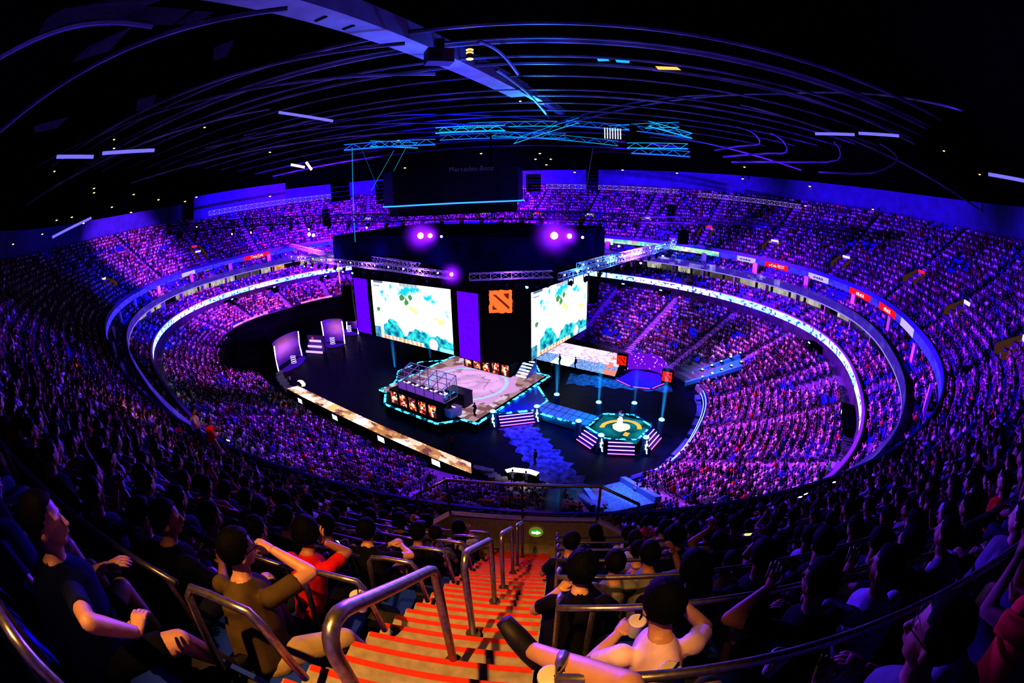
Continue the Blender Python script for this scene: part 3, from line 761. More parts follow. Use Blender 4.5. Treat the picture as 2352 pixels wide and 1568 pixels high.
# row rails
def arc_pts(s, lat0, lat1, h, n=14):
    D = DCAM-s; out = []
    for i in range(n+1):
        lt = lat0+(lat1-lat0)*i/n; q, _ = bowl(SGN*lt/(1+D*KC), D); out.append(V3(q[0], q[1], CAMZ+h))
    return out
for j in range(-1, 7):
    s = .7+.8*j; h = nose_h(s)+.52
    lab = ORD[j+2]
    rr = empty('row_rail', (0, 0, 0), 0, f'dark steel rail along the row right of the stairs, {lab} from the top', 'rail', 'rails along the rows right of the stairs')
    p = arc_pts(s, -.05, 10.8, h, 30)
    e0 = arc_pts(s+.12, -.03, -.02, h-.02, 1)[0]
    m = MB(); m.tube([e0+V3(0, 0, -.012), e0.lerp(p[0], .4)+V3(0, 0, .0)]+p, .021, n=8); m.build('top_tube', M['rail_dark'] if j > 2 else M['rail'], rr, smooth=True)
    for lt in (-.04, .14, 2.7, 5.4, 8.1, 10.7):
        a = arc_pts(s, lt, lt+.01, h, 1)[0]; m = MB(); m.bar(a, a-V3(0, 0, .54 if lt > .1 else .62), .018, n=8); m.build('post', M['rail'], rr)
    rl = empty('row_rail', (0, 0, 0), 0, f'bent steel loop rail at the row end left of the stairs, {lab} from the top', 'rail', 'loop rails at the row ends left of the stairs')
    s2 = .72+.8*j; h2 = nose_h(s2)+.52
    q = arc_pts(s2, -1.13, -1.5, h2, 3); b0 = arc_pts(s2+.02, -1.1, -1.12, h2-.5, 1)[0]; b1 = arc_pts(s2-.12, -1.52, -1.55, h2-.5, 1)[0]
    m = MB(); m.tube([b0, q[0]-V3(0, 0, .05)+(b0-q[0])*.02, q[0].lerp(q[1], .25), q[1], q[2], q[3]+V3(0, 0, -.02), q[3]+V3(-.03, -.02, -.06), b1], .021, n=10); m.build('rail_tube', M['rail'], rl, smooth=True)
    lr = empty('row_rail', (0, 0, 0), 0, f'thin dark rail along the row left of the stairs, {lab} from the top', 'rail', 'rails along the rows left of the stairs')
    p = arc_pts(s+.02, -1.62, -11.2, h-.06, 30)
    m = MB(); m.tube(p, .018, n=6); m.build('top_tube', M['rail_dark'], lr, smooth=True)
    for lt in (-1.7, -4.8, -8, -11.1):
        a = arc_pts(s+.02, lt, lt+.01, h-.06, 1)[0]; m = MB(); m.bar(a, a-V3(0, 0, .46), .014, n=6); m.build('post', M['rail_dark'], lr)

# individual tip-up seats under the nearest people
pan = MB(); pan.prism([(-.21, -.19), (.21, -.19), (.23, .12), (.19, .2), (-.19, .2), (-.23, .12)], .40, .445); bk = MB()
for a, b, c, d in ((.42, .6, -.20, -.23), (.6, .82, -.23, -.29)):
    bk.add([(-.22, c-.03, a), (.22, c-.03, a), (.22, c, a), (-.22, c, a), (-.2, d-.03, b), (.2, d-.03, b), (.2, d, b), (-.2, d, b)], [(3, 2, 1, 0), (4, 5, 6, 7), (0, 1, 5, 4), (1, 2, 6, 5), (2, 3, 7, 6), (3, 0, 4, 7)])
lg = MB(); lg.box(-.03, .03, -.22, -.1, 0, .41)
ME_PAN = pan.mesh('seat_pan', [M['seat_blue']]); ME_BACK = bk.mesh('seat_back', [M['seat_blue']]); ME_LEG = lg.mesh('seat_bracket', [M['dark_metal']])
def make_seat(q):
    o = empty('stadium_seat', q['p'], rz_of(q['n']), 'blue tip-up seat, '+seat_words(q), 'seat', 'blue tip-up seats of the upper tier')
    for nm, me in (('seat_pan', ME_PAN), ('backrest', ME_BACK), ('bracket', ME_LEG)): link(bpy.data.objects.new(nm, me), o)
near_all = sorted([q for q in seats if q['t'] == 'up' and -40 < q['px'] < 2392 and -40 < q['py'] < 1700], key=lambda q: q['d'])
NEARSEAT = near_all[:300]
for q in NEARSEAT: make_seat(q); q['own_seat'] = True

# ---- the people one can make out, each matched to a seat
def hand(**k): return k
HERO = [
 # px, py of the head, pose, hair, sleeves, legs, bulk, shirt, trousers, skin, shoes, label
 (545, 1235, dict(lean=.32, hunch=.05, hyaw=-.55, hpitch=.1, turn=.12, hands={'r': (.03, .42, .98), 'rp': (1.2, .1, -.5), 'rd': V3(-.9, -.1, .3), 'l': (-.24, .42, .62)}, feet={'r': (.40, .46, -.02), 'rp': (.6, .5, 1.6), 'l': (-.2, .45, .08)}), 'short', 'sleeve', 'trousers', 1.22, 'olive', 'beige', SKIN2, 'croc', 'heavy-set person in olive shirt and beige trousers sitting beside the loop rail, hand at chin'),
 (130, 1195, dict(lean=.3, hunch=.05, hyaw=-.5, hpitch=.05, turn=-.1, hands={'r': (.44, .2, .78), 'rp': (1.3, -.1, .1), 'rd': V3(-.5, .8, .1), 'l': (-.1, .42, .7)}, feet={'r': (.3, .55, .05), 'rp': (.5, .4, 1)}), 'short', 'sleeve', 'shorts', 1.3, 'navy', 'black', SKIN2, None, 'large dark person in navy t-shirt leaning an elbow out over the topmost loop rail'),
 (325, 1275, dict(lean=.35, hunch=.1, hyaw=-.7, hpitch=.1, hands={'l': (-.1, .4, .66), 'r': (.12, .42, .66)}), 'short', 'sleeve', 'trousers', 1.0, 'black', 'jeans', SKIN, None, 'person in black shirt with face turned to the stage, between the navy and olive shirts'),
 (705, 1265, dict(lean=.45, hunch=.1, hyaw=.25, hpitch=.25, hands={'r': (.09, .34, 1.0), 'rd': V3(-.1, 0, 1), 'rp': (.6, .1, -1), 'l': (-.1, .45, .66)}), 'bob', 'sleeve', 'trousers', .95, 'red', 'black', SKIN, None, 'person with dark bobbed hair in a red top holding a hand to the cheek'),
 (830, 1262, dict(lean=.5, hunch=.05, hyaw=.05, hpitch=.1, hands={'r': (.2, .56, .7), 'l': (.08, .56, .7), 'rp': (1, .2, -.2)}), 'short', 'sleeve', 'shorts', 1.1, 'black', 'black', SKIN2, None, 'person in black t-shirt leaning forward with clasped hands and a watch'),
 (960, 1215, dict(lean=.3, hunch=.15, hpitch=.1, hands={'l': (-.1, .4, .66), 'r': (.1, .4, .66)}), 'cap', 'sleeve', 'shorts', 1.1, 'black', 'black', SKIN, None, 'person in dark hooded top seen from behind, next to the stair edge'),
 (1325, 1380, dict(lean=.42, hunch=.1, hyaw=-.1, hpitch=.15, hands={'l': (-.12, .46, .68), 'r': (.12, .46, .68)}), 'curly', 'sleeve', 'trousers', 1.1, 'black', 'black', SKIN2, None, 'curly-haired person in black round-neck t-shirt sitting just right of the stairs'),
 (1525, 1398, dict(lean=.35, hunch=.15, hyaw=.1, hpitch=.15, turn=.1, hands={'l': (-.14, .42, .66), 'r': (.12, .44, .9), 'rd': V3(-.2, .0, 1), 'rp': (1, 0, -1)}), 'short', 'sleeve', 'trousers', 1.1, 'pink', 'black', SKIN2, None, 'person with dark hair in a salmon pink t-shirt, right of the curly-haired one'),
 (1385, 1545, dict(lean=-.22, hunch=.3, hpitch=.2, hands={'l': (-.30, .40, .66), 'lp': (-1, 0, -.6), 'r': (.2, .1, .6)}, curl=1.2, feet={'l': (-.43, .60, .58), 'lp': (.3, .5, 1), 'ld': V3(-.55, .35, .75), 'r': (.16, .45, .08)}), 'short', 'sleeve', 'shorts', 1.15, 'black', 'black', SKIN2, None, 'person in dark shorts stretching a bare leg and black shoe over the stair edge'),
 (1490, 1300, dict(lean=.3, hunch=.1, hyaw=.05, hpitch=.1, hands={'l': (-.1, .4, .66), 'r': (.28, .38, .98), 'rd': V3(-.4, .1, .8), 'rp': (1, 0, -1.2)}), 'short', 'sleeve', 'trousers', 1.1, 'grey', 'black', SKIN, None, 'person in grey t-shirt raising a bent right hand beside the head'),
 (1312, 1288, dict(lean=.4, hunch=.1, hyaw=-.5, hpitch=.25, hands={'l': (-.1, .4, .66), 'r': (.1, .4, .66)}), 'short', 'sleeve', 'trousers', 1.0, 'navy', 'black', SKIN, None, 'dark-haired person in navy shirt looking down toward the stairs'),
 (1650, 1240, dict(lean=.15, hunch=.1, hpitch=.0, hands={'l': (-.05, .36, 1.14), 'r': (.05, .36, 1.14), 'ld': V3(.3, .3, .9), 'rd': V3(-.3, .3, .9), 'lp': (-.9, 0, -.6), 'rp': (.9, 0, -.6)}), 'long', 'sleeve', 'trousers', 1.0, 'black', 'black', SKIN, None, 'large-haired person in black holding up both hands, elbows out'),
 (1860, 1238, dict(lean=.22, hunch=.1, hyaw=-.25, hpitch=.05, hands={'l': (-.1, .42, .66), 'r': (.1, .42, .66)}), 'short', 'sleeve', 'trousers', 1.2, 'stripe', 'jeans', SKIN, None, 'broad person in pale lilac t-shirt seen from behind on the right'),
 (2150, 1392, dict(lean=.3, hunch=.1, hyaw=.45, hpitch=.05, hands={'l': (-.12, .4, .7), 'r': (.1, .4, .68)}), 'short', 'sleeve', 'trousers', 1.1, 'grey', 'black', SKIN, None, 'person with glasses and grey collared shirt in profile near the right edge'),
 (1905, 1462, dict(lean=.35, hunch=.1, hyaw=.3, hpitch=.05, hands={'l': (-.2, .36, 1.0), 'ld': V3(.1, .2, 1), 'lp': (-1, 0, -1), 'r': (.1, .4, .68)}), 'short', 'sleeve', 'shorts', 1.05, 'black', 'black', SKIN, None, 'person with dark-rimmed glasses raising a loose fist to the face'),
 (2035, 1338, dict(lean=.25, hunch=.1, hyaw=.3, hpitch=.05, hands={'l': (-.12, .34, 1.0), 'ld': V3(.2, .3, 1), 'r': (.1, .4, .68)}), 'short', 'sleeve', 'trousers', 1.0, 'stripe', 'black', SKIN, None, 'person in pale shirt holding a pale phone up to the chest'),
 (750, 1225, dict(lean=.3, hunch=.1, hyaw=.1, hpitch=.1, hands={'l': (-.1, .4, .66), 'r': (.1, .4, .66)}), 'short', 'sleeve', 'trousers', 1.0, 'black', 'black', SKIN, None, 'dark-haired person silhouetted above the red top'),
 (850, 1190, dict(lean=.3, hunch=.1, hyaw=.1, hpitch=.1, hands={'l': (-.1, .4, .66), 'r': (.1, .4, .66)}), 'long', 'sleeve', 'trousers', 1.0, 'grey', 'black', SKIN, None, 'long-haired person in grey seen from behind, left of the loop rails'),
]
GL = mat('black_spectacle_frame', (.01, .01, .01), .3)
def add_glasses(o, J):
    c = J['head']; R = J['HR']; m = MB()
    for s in (-1, 1):
        pts = [c+R @ V3(s*.034+.024*math.cos(a), .097, .018+.018*math.sin(a)) for a in [i*PI/5 for i in range(11)]]
        m.tube(pts, .0022, n=5); m.tube([c+R @ V3(s*.058, .095, .02), c+R @ V3(s*.088, .0, .015)], .0022, n=5)
    m.tube([c+R @ V3(-.01, .1, .02), c+R @ V3(.01, .1, .02)], .0022, n=5); m.build('glasses', GL, o)
used = set(); n_pers = 0
for i, (px, py, P, st_, sl, lgs, bk_, shc, trc, sk, sho, lab) in enumerate(HERO):
    best = None; hj = skeleton(P)['head']
    for q in near[:160]:
        if id(q) in used: continue
        hw = Matrix.Rotation(rz_of(q['n']), 3, 'Z') @ hj
        pp = project(np.array([q['p'][0]+hw.x, q['p'][1]+hw.y, q['p'][2]+hw.z]))
        e = math.hypot((pp[0]-px)*.8, pp[1]-py)
        if best is None or e < best[0]: best = (e, q)
    e, q = best
    if i == 8: p_ = loc(.38, .3, nose_h(.7)-.2); q = dict(p=(p_.x, p_.y, p_.z), n=tuple(-NCAM), d=1.0, k=12)
    d = person_parts('hero%d' % i, P, st_, sl, lgs, bk_, vox=.014)
    rz = rz_of(q['n'])
    # slide along the row until the head's direction fits
    tan = np.array([-q['n'][1], q['n'][0]]); hl = Matrix.Rotation(rz, 3, 'Z') @ d['J']['head']; bst = (1e9, 0)
    for t in np.linspace(-.22, .22, 23):
        pos = np.array([q['p'][0]+tan[0]*t+hl.x, q['p'][1]+tan[1]*t+hl.y, q['p'][2]+hl.z]); pp = project(pos); ee = abs(pp[0]-px)
        if ee < bst[0]: bst = (ee, t)
    t = bst[1] if i != 8 else 0.0
    used.add(id(q)); q['hero'] = True; print('hero', i, round(e), lab[:30], 'd %.1f' % q['d'])
    o = make_person(d, (q['p'][0]+tan[0]*t, q['p'][1]+tan[1]*t, q['p'][2]), rz, shc, trc, sk, None, lab, 'spectators in the upper tier', M['croc'] if sho == 'croc' else M['shoe'], 1.0)
    if 'glasses' in lab or i == 0: add_glasses(o, d['J'])
    n_pers += 1
keys = list(POSES); SH = ['black', 'black', 'navy', 'grey', 'white', 'black', 'stripe', 'blue', 'red', 'navy', 'grey']
PD = {'lap': 'sitting upright', 'knees': 'leaning forward', 'chin': 'hand on chin', 'back': 'leaning back', 'crossed': 'arms folded', 'phone': 'hands raised', 'longhair': 'long hair', 'cap': 'wearing a cap'}
SHN = {'black': 'black', 'navy': 'navy', 'grey': 'grey', 'white': 'white', 'stripe': 'pale', 'blue': 'blue', 'red': 'red'}
def occupied(q): return id(q) in used
for q in near:
    if n_pers >= 300: break
    if occupied(q): continue
    if q['d'] < (2.5 if q['px'] < 700 else 1.9): used.add(id(q)); continue
    if any(abs(q['p'][0]-h_['p'][0])+abs(q['p'][1]-h_['p'][1]) < .42 for h_ in near[:120] if h_.get('hero')): q['taken'] = True; used.add(id(q)); continue
    v = keys[rng.choice(len(keys), p=[.24, .2, .12, .08, .1, .06, .12, .08])]; sc = SH[rng.integers(len(SH))]
    if q['d'] < 5.5 and sc in ('white', 'red', 'blue', 'stripe'): sc = 'black'
    make_person(v, q['p'], rz_of(q['n'])+rng.normal()*.1, sc, 'jeans' if rng.random() < .5 else 'black', SKIN if rng.random() < .6 else SKIN2, HAIRB if rng.random() < .12 else HAIR,
                f"person in {SHN[sc]} {PD[v]}, {seat_words(q)}", 'spectators in the upper tier', None, rng.uniform(.94, 1.05))
    used.add(id(q)); n_pers += 1
# everybody else
items = []
for q in occ:
    if id(q) in used: continue
    if q['d'] < 34 and q['t'] == 'up': v, f, c = MIDF[rng.integers(len(MIDF))]
    else: v, f, c = FARF[rng.integers(3)]
    items.append((v, f, figure_cols(c), q['p'], rz_of(q['n'])+rng.normal()*.15, rng.uniform(.92, 1.06)))
o = mass_mesh('audience_crowd', items, M['fabric']); tag(o, 'mass of spectators filling the far and lower seating tiers', 'crowd', None, 'stuff')
sv = MB(); sv.box(-.21, .21, -.2, .2, .38, .45); sv.add([(-.21, -.22, .42), (.21, -.22, .42), (.2, -.3, .84), (-.2, -.3, .84), (-.21, -.18, .42), (.21, -.18, .42), (.2, -.27, .84), (-.2, -.27, .84)], [(0, 1, 2, 3), (5, 4, 7, 6), (3, 2, 6, 7)])
sv_v, sv_f = np.array(sv.v), tri(sv.f); sc_ = np.tile(np.array((.02, .05, .55)), (len(sv_v), 1))
o = mass_mesh('seating', [(sv_v, sv_f, sc_, q['p'], rz_of(q['n']), 1.0) for q in seats if not q.get('own_seat') and (not q['occ'] or q['d'] < 30)], attr_mat('blue_plastic_seats', .45), False)
tag(o, 'rows of blue plastic seats left empty between the spectators', 'seating', None, 'stuff')
print('persons', n_pers, 'mass', len(items))

# cups
def cup(px, py, dist, label, size=1.0, tilt=(0, 0)):
    p = atd(px, py, dist); o = empty('drink_cup', p, 0, label, 'cup'); o.rotation_euler = (tilt[0], tilt[1], 0)
    m = MB(); m.tube([(0, 0, -.13), (0, 0, -.01)], [.029, .043], n=18); m.build('paper_cup', M['white'], o, smooth=False)
    m = MB(); m.tube([(0, 0, -.014), (0, 0, -.002), (0, 0, .003)], [.0455, .0455, .04], n=20); m.build('lid', mat('pale_plastic_lid', (.7, .62, .5), .4), o)
    m = MB(); m.bar((.008, .0, 0), (.016, .01, .06), .004, n=8); m.build('straw', M['black'], o)
cup(820, 1366, 2.6, 'pale paper cup with plastic lid, held near the loop rail left of the stairs')
cup(1540, 1540, 1.75, 'paper cup with black straw at the bottom, between the bare knees', tilt=(.2, 0))
cup(1268, 1553, 1.5, 'paper cup with cream lid beside the outstretched leg on the stairs', tilt=(.15, .1))
cup(1465, 1424, 2.35, 'pale paper cup between the curly-haired person and the pink t-shirt')
cup(1284, 1430, 3.7, 'paper cup standing at the right edge of the stairs below the rail')
cup(1793, 1505, 1.9, 'dark paper cup in the shadow at the lower right')
# phones
PH = [(1717, 1227, 7.0, 'glowing phone with a yellow picture held among the dark heads right of the parapet', (.55, .6, .15)), (1838, 1141, 13, 'left one of two bright phones held up on the right', (.8, .9, .8)), (1851, 1134, 13.3, 'right one of two bright phones held up on the right', (.8, .95, .9)),
      (2010, 1268, 5.5, 'tilted glowing phone held low on the right', (.45, .65, .3)), (2206, 1382, 3.4, 'small bright phone in a raised hand near the right edge', (.6, .8, .6)), (28, 941, 16, 'dim green-white phone near the left edge', (.35, .6, .5)), (92, 868, 22, 'tiny greenish phone in the left seats, upper of two', (.2, .5, .4)), (545, 1097, 11, 'small white phone glowing in the left block', (.7, .8, .7)), (524, 1011, 15, 'phone held by the standing person in orange', (.6, .7, .7)), (767, 1243, 4.6, 'white phone screen beside the dark-haired silhouette on the left', (.75, .8, .9)), (1916, 1107, 15, 'narrow white phone held upright above the right block', (.8, .85, .9))]
for px, py, d, lab, c in PH:
    p = atd(px, py, d); o = empty('smartphone', p, 0, lab, 'phone'); o.rotation_euler = (.3, .15*rng.normal(), 0); k = 1.0 if d > 6 else .8
    m = MB(); m.box(-.075*k, .075*k, 0, .008, -.04*k, .04*k); m.build('case', M['black'], o)
    m = MB(); m.add([(-.07*k, -.001, -.035*k), (.07*k, -.001, -.035*k), (.07*k, -.001, .035*k), (-.07*k, -.001, .035*k)], [(0, 1, 2, 3)]); m.build('screen', emis('phone_glow', c, 1.6), o)
# two people standing in the aisle at the left
def stander(px, py, zf, rz, shirt, trc, lab, P=None):
    p = at(px, py, zf); P = P or dict(hipz=.92, lean=.05, hunch=.1, hpitch=.1, hands={'l': (-.2, .25, .95), 'r': (.2, .3, 1.1)}, feet={'l': (-.11, .02, .08), 'lp': (0, 1, .1), 'r': (.12, .05, .08), 'rp': (0, 1, .1)})
    d = person_parts('st%d' % int(px), P, 'short', 'sleeve', 'trousers', 1.05, vox=.018)
    return make_person(d, p, rz, shirt, trc, SKIN, None, lab, 'people standing up', None)
stander(468, 1035, Z3+3*RR, -.9, 'white', 'jeans', 'person standing in white shirt with a dark strap, in the left aisle')
stander(505, 1062, Z3+3*RR, -.6, 'red', 'beige', 'person standing in orange-lit shirt, right of the white one in the left aisle')
# ------------------------------------------------------------------ ribbon boards, suites, portals
def paint_strip(name, D, z0, z1, ds, nz, colf, mt, parent=None, smin=None, smax=None, label=None, cat=None):
    smin = -LEN/2 if smin is None else smin; smax = LEN/2 if smax is None else smax
    n = int((smax-smin)/ds); ss = np.linspace(smin, smax, n+1); p, _ = bowl(ss, np.full(n+1, D)); mb = MB()
    for i in range(n):
        for j in range(nz):
            za, zb = z0+(z1-z0)*j/nz, z0+(z1-z0)*(j+1)/nz
            mb.add([(p[i, 0], p[i, 1], za), (p[i+1, 0], p[i+1, 1], za), (p[i+1, 0], p[i+1, 1], zb), (p[i, 0], p[i, 1], zb)], [(0, 1, 2, 3)], 0, None, tuple(float(x) for x in colf((ss[i]+ss[i+1])/2, (j+.5)/nz)))
    o = mb.build(name, mt, parent)
    if label: tag(o, label, cat)
    return o
def nz3(x, y, z=0.0): return noise.noise(Vector((x, y, z)))
def rib1(s, t):
    a = nz3(s*.05, 0, 5); b = nz3(s*1.7, t*2.2, 1); c = nz3(s*4, t*4, 9)
    side = 1 if s > 0 else 0
    if a > .05: base = (.75, .85, .95)
    elif a > -.25: base = (.25, .55, 1.0)
    else: base = (.35, .8, .8)
    if b > .28: base = (.9, .95, 1.0)
    if b < -.25: base = (.03, .08, .4)
    if c > .45: base = (.9, .75, .25)
    k = 2.2
    return base[0]*k, base[1]*k, base[2]*k
E1 = attr_emis('ribbon_picture', .8)
paint_strip('led_ribbon', -.03, 8.85, 9.85, .33, 5, rib1, E1, label='lowest ribbon board round the bowl, white and pale blue picture', cat='screen')
o = sweep('trim_1', [(-.12, 9.85), (-.12, 10.0), (.2, 10.0), (.2, 9.85)], step=4, mats=mat('lavender_parapet_cap', (.35, .28, .6), .4))
sweep('wall_concourse', [(-.15, 7.42), (-.15, 8.82)], step=4, mats=mat('grey_concourse_wall', (.03, .03, .032), .9, scale=.8, var=.5), closed=False)
# second balcony: thin pale edge light, dim glass fascia with painted glow over it
def rib2(s, t):
    return (.42, .3, 1.0)
paint_strip('led_strip', 3.02, 12.62, 12.8, 1.2, 1, rib2, attr_emis('balcony_edge_light', .75), label='thin lavender light line along the middle balcony edge', cat='light strip')
def fas2(s, t):  # violet glow and picture reflections are painted into the fascia colour
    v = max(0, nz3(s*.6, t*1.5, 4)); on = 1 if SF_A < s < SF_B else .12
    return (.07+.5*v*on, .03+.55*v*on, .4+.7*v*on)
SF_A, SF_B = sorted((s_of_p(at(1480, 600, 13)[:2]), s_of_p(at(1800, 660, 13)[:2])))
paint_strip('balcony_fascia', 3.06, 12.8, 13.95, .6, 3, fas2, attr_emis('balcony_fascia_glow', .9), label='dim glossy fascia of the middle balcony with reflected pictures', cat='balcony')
# third ribbon under the upper tier
RED = []
for xa, ya, xb, yb in ((468, 592, 522, 578), (1873, 600, 1922, 616), (2045, 673, 2080, 700), (2093, 710, 2118, 738)):
    a, b = s_of(xa, ya, Z3-.1), s_of(xb, yb, Z3-.1); RED.append((min(a, b), max(a, b)))
WHT = []
for xa, ya, xb, yb in ((1795, 582, 1850, 592), (1968, 633, 2010, 652), (290, 650, 325, 636), (2125, 748, 2150, 778)):
    a, b = s_of(xa, ya, Z3-.1), s_of(xb, yb, Z3-.1); WHT.append((min(a, b), max(a, b)))
G0, G1 = sorted((s_of(1440, 520, Z3), s_of(1765, 572, Z3)))
def rib3(s, t):
    for a, b in RED:
        if a < s < b: return (1.1, .02, .05)
    for a, b in WHT:
        if a < s < b: return (.6, .5, 1.0)
    if G0 < s < G1:
        q = nz3(math.floor(s/1.8)*3.1, math.floor(t*2), 2); c = [(.5, .95, .6), (.8, .85, .9), (.25, .8, .75), (.9, .6, .5)][int((q+1)*5) % 4]; v = .5+.8*abs(nz3(s*2, t*3, 0)); return tuple(1.3*x*v for x in c)
    v = 1+.5*nz3(s*1.4, t*2, 7)
    return (.09*v, .06*v, .95*v)
paint_strip('led_ribbon', D3-.17, Z3-.55, Z3+.33, .45, 2, rib3, attr_emis('upper_ribbon_picture', .8), label='upper ribbon board under the top tier, blue with red and white advertising panels', cat='screen')
o = sweep('trim_2', [(D3-.2, Z3+.35), (D3-.2, Z3+.95), (D3-.1, Z3+.95), (D3-.1, Z3+.35)], step=4, mats=mat('dark_blue_parapet', (.03, .03, .16), .4))
def text_mesh(txt, size, mt, nm, parent=None, ext=.005):
    cu = bpy.data.curves.new(nm, 'FONT'); cu.body = txt; cu.size = size; cu.align_x = 'CENTER'; cu.align_y = 'CENTER'; cu.extrude = ext
    t = bpy.data.objects.new('t', cu); COL.objects.link(t); dg = bpy.context.evaluated_depsgraph_get(); dg.update()
    me = bpy.data.meshes.new_from_object(t.evaluated_get(dg), depsgraph=dg); me.name = nm; bpy.data.objects.remove(t); bpy.data.curves.remove(cu)
    me.materials.clear(); me.materials.append(mt); o = bpy.data.objects.new(nm, me); link(o, parent); return o
def curve_place(o, s, D, z):
    p, n = bowl(s, D); n = np.array(n); y = V3(0, 0, 1); zax = V3(-n[0], -n[1], 0); x = y.cross(zax)
    o.matrix_world = Matrix(((x.x, y.x, zax.x, p[0]), (x.y, y.y, zax.y, p[1]), (x.z, y.z, zax.z, z), (0, 0, 0, 1))); return o
def marks(n, w, h, mt, nm):
    m = MB(); x = -n*w*.6
    for i in range(n):
        q = w*(.6+.4*math.sin(i*2.7)); m.box(x, x+q, -h/2, h/2*(1 if i % 3 else .6), 0, .01); m.box(x, x+w*1.3, -h/2, -h/2+.05, 0, .01); x += w*1.2
    return m.build(nm, mt)
TW = emis('white_lettering', (1, .9, .95), 1.2)
TLAB = ['white Coca-Cola lettering on the red panel of the upper ribbon at the left', 'white Coca-Cola lettering and characters on the red ribbon panel at the right', 'white marks on the second red panel of the upper ribbon at the right', 'white marks on the lowest red panel of the upper ribbon at the right']
for i, (a, b) in enumerate(RED):
    o = text_mesh(['Coca-Cola', 'Coca-Cola 可口可乐'][i], .8 if i == 0 else .62, TW, 'advert_lettering') if i < 2 else marks(6, .3, .4, TW, 'advert_lettering')
    curve_place(o, (a+b)/2, D3-.2, Z3-.12); tag(o, TLAB[i], 'sign')
for i in (0, 1): o = curve_place(marks(9, .22, .3, M['black'], 'advert_lettering'), (WHT[i][0]+WHT[i][1])/2, D3-.2, Z3-.12); tag(o, 'small dark marks on the '+['first', 'second'][i]+' pale lavender panel of the upper ribbon at the right', 'sign')

def frame_at(s, D):
    p, n = bowl(s, D); return np.array(p), np.array(n), math.atan2(-n[1], -n[0])-PI/2
# pillars and suite fronts
k = 0; PIL = MB(); PIL.box(-.5, .5, -.14, .14, 13.35-15.6, -.02); ME_P = PIL.mesh('pillar', [M['lavender']])
PO = MB(); PO.box(-.09, .09, -.9, .1, -2.0, 0); ME_Q = PO.mesh('fin', [mat('suite_fin_wall', (.5, .45, .55), .6)])
for i in range(30):
    s = -LEN/2+LEN*(i+.5)/30; p, n, rz = frame_at(s, D3-.9); pr = project(np.array([p[0], p[1], 15]))
    if pr[2] < 1.6 and -50 < pr[0] < 2400 and pr[1] < 1150:
        o = bpy.data.objects.new('pillar', ME_P); link(o); o.location = (p[0], p[1], 15.6); o.rotation_euler = (0, 0, rz); o['kind'] = 'structure'
for i in range(48):
    s = -LEN/2+LEN*(i+.5)/48; p, n, rz = frame_at(s, 3.5); pr = project(np.array([p[0], p[1], 12]))
    if pr[2] < 1.6 and -50 < pr[0] < 2400 and pr[1] < 1150:
        o = bpy.data.objects.new('pillar', ME_Q); link(o); o.location = (p[0], p[1], 12.6); o.rotation_euler = (0, 0, rz); o['kind'] = 'structure'
# lit suite back walls: painted strips, room by room
def suite(seed, bright):
    def f(s, t):
        r = math.floor(s/3.2); q = nz3(r*7.7, seed, 3); 
        if abs((s/3.2) % 1-.5) > .44: return (.012, .01, .02)
        if q > .3: c = (.85, .5, .12)
        elif q > -.02: c = (.55, .53, .45)
        elif q > -.2: c = (.12, .12, .1)
        else: c = (.012, .01, .02)
        v = bright*(.5+.7*abs(nz3(s*2.2, t*2, seed))); 
        return tuple(x*v for x in c)
    return f
SE = attr_emis('suite_rooms', .9)
for D, z0, z1, sd, lab in ((6.38, 11.0, 12.6, 1.0, 'row of suite rooms behind the lower balcony seats, some lit warm'), (9.48, 14.7, 15.6, 8.0, 'row of suite rooms behind the upper balcony seats, mostly dark')):
    o = paint_strip('suite_rooms', D-.03, z0, z1, .5, 2, suite(sd, 1.0), SE, label=lab, cat='suites')
# concourse portals under the lowest ribbon
def box_obj(nm, s, D, w, d0, d1, z0, z1, mt, **kw):
    p, n, rz = frame_at(s, D); m = MB(); m.box(-w/2, w/2, d0, d1, z0, z1); o = m.build(nm, mt, None, loc=(p[0], p[1], 0), rz=rz); tag(o, **kw); return o
ndoor = 0
for px, py, w in ((1435, 660, 2.6), (1530, 672, 2.8), (1905, 960, 5.5), (620, 665, 2.6), (520, 695, 2.8), (745, 640, 2.4), (1840, 800, 3.0)):
    s = s_of(px, py, 7.6); ndoor += 1; e = empty('door_%d' % ndoor, (0, 0, 0)); e['kind'] = 'structure'
    p, n, rz = frame_at(s, Dtop+.9); e.location = (p[0], p[1], 0); e.rotation_euler = (0, 0, rz)
    m = MB(); m.box(-w/2, w/2, -.4, 1.6, 5.4, 8.3); m.build('portal', M['black_cloth'], e)  # black box stands for the darkness inside the portal
    m = MB(); m.box(-.3, .3, 1.6, 1.64, 8.35, 8.55); m.build('exit_light', emis('exit_light', (.3, 1.0, .7), 2.0), e)
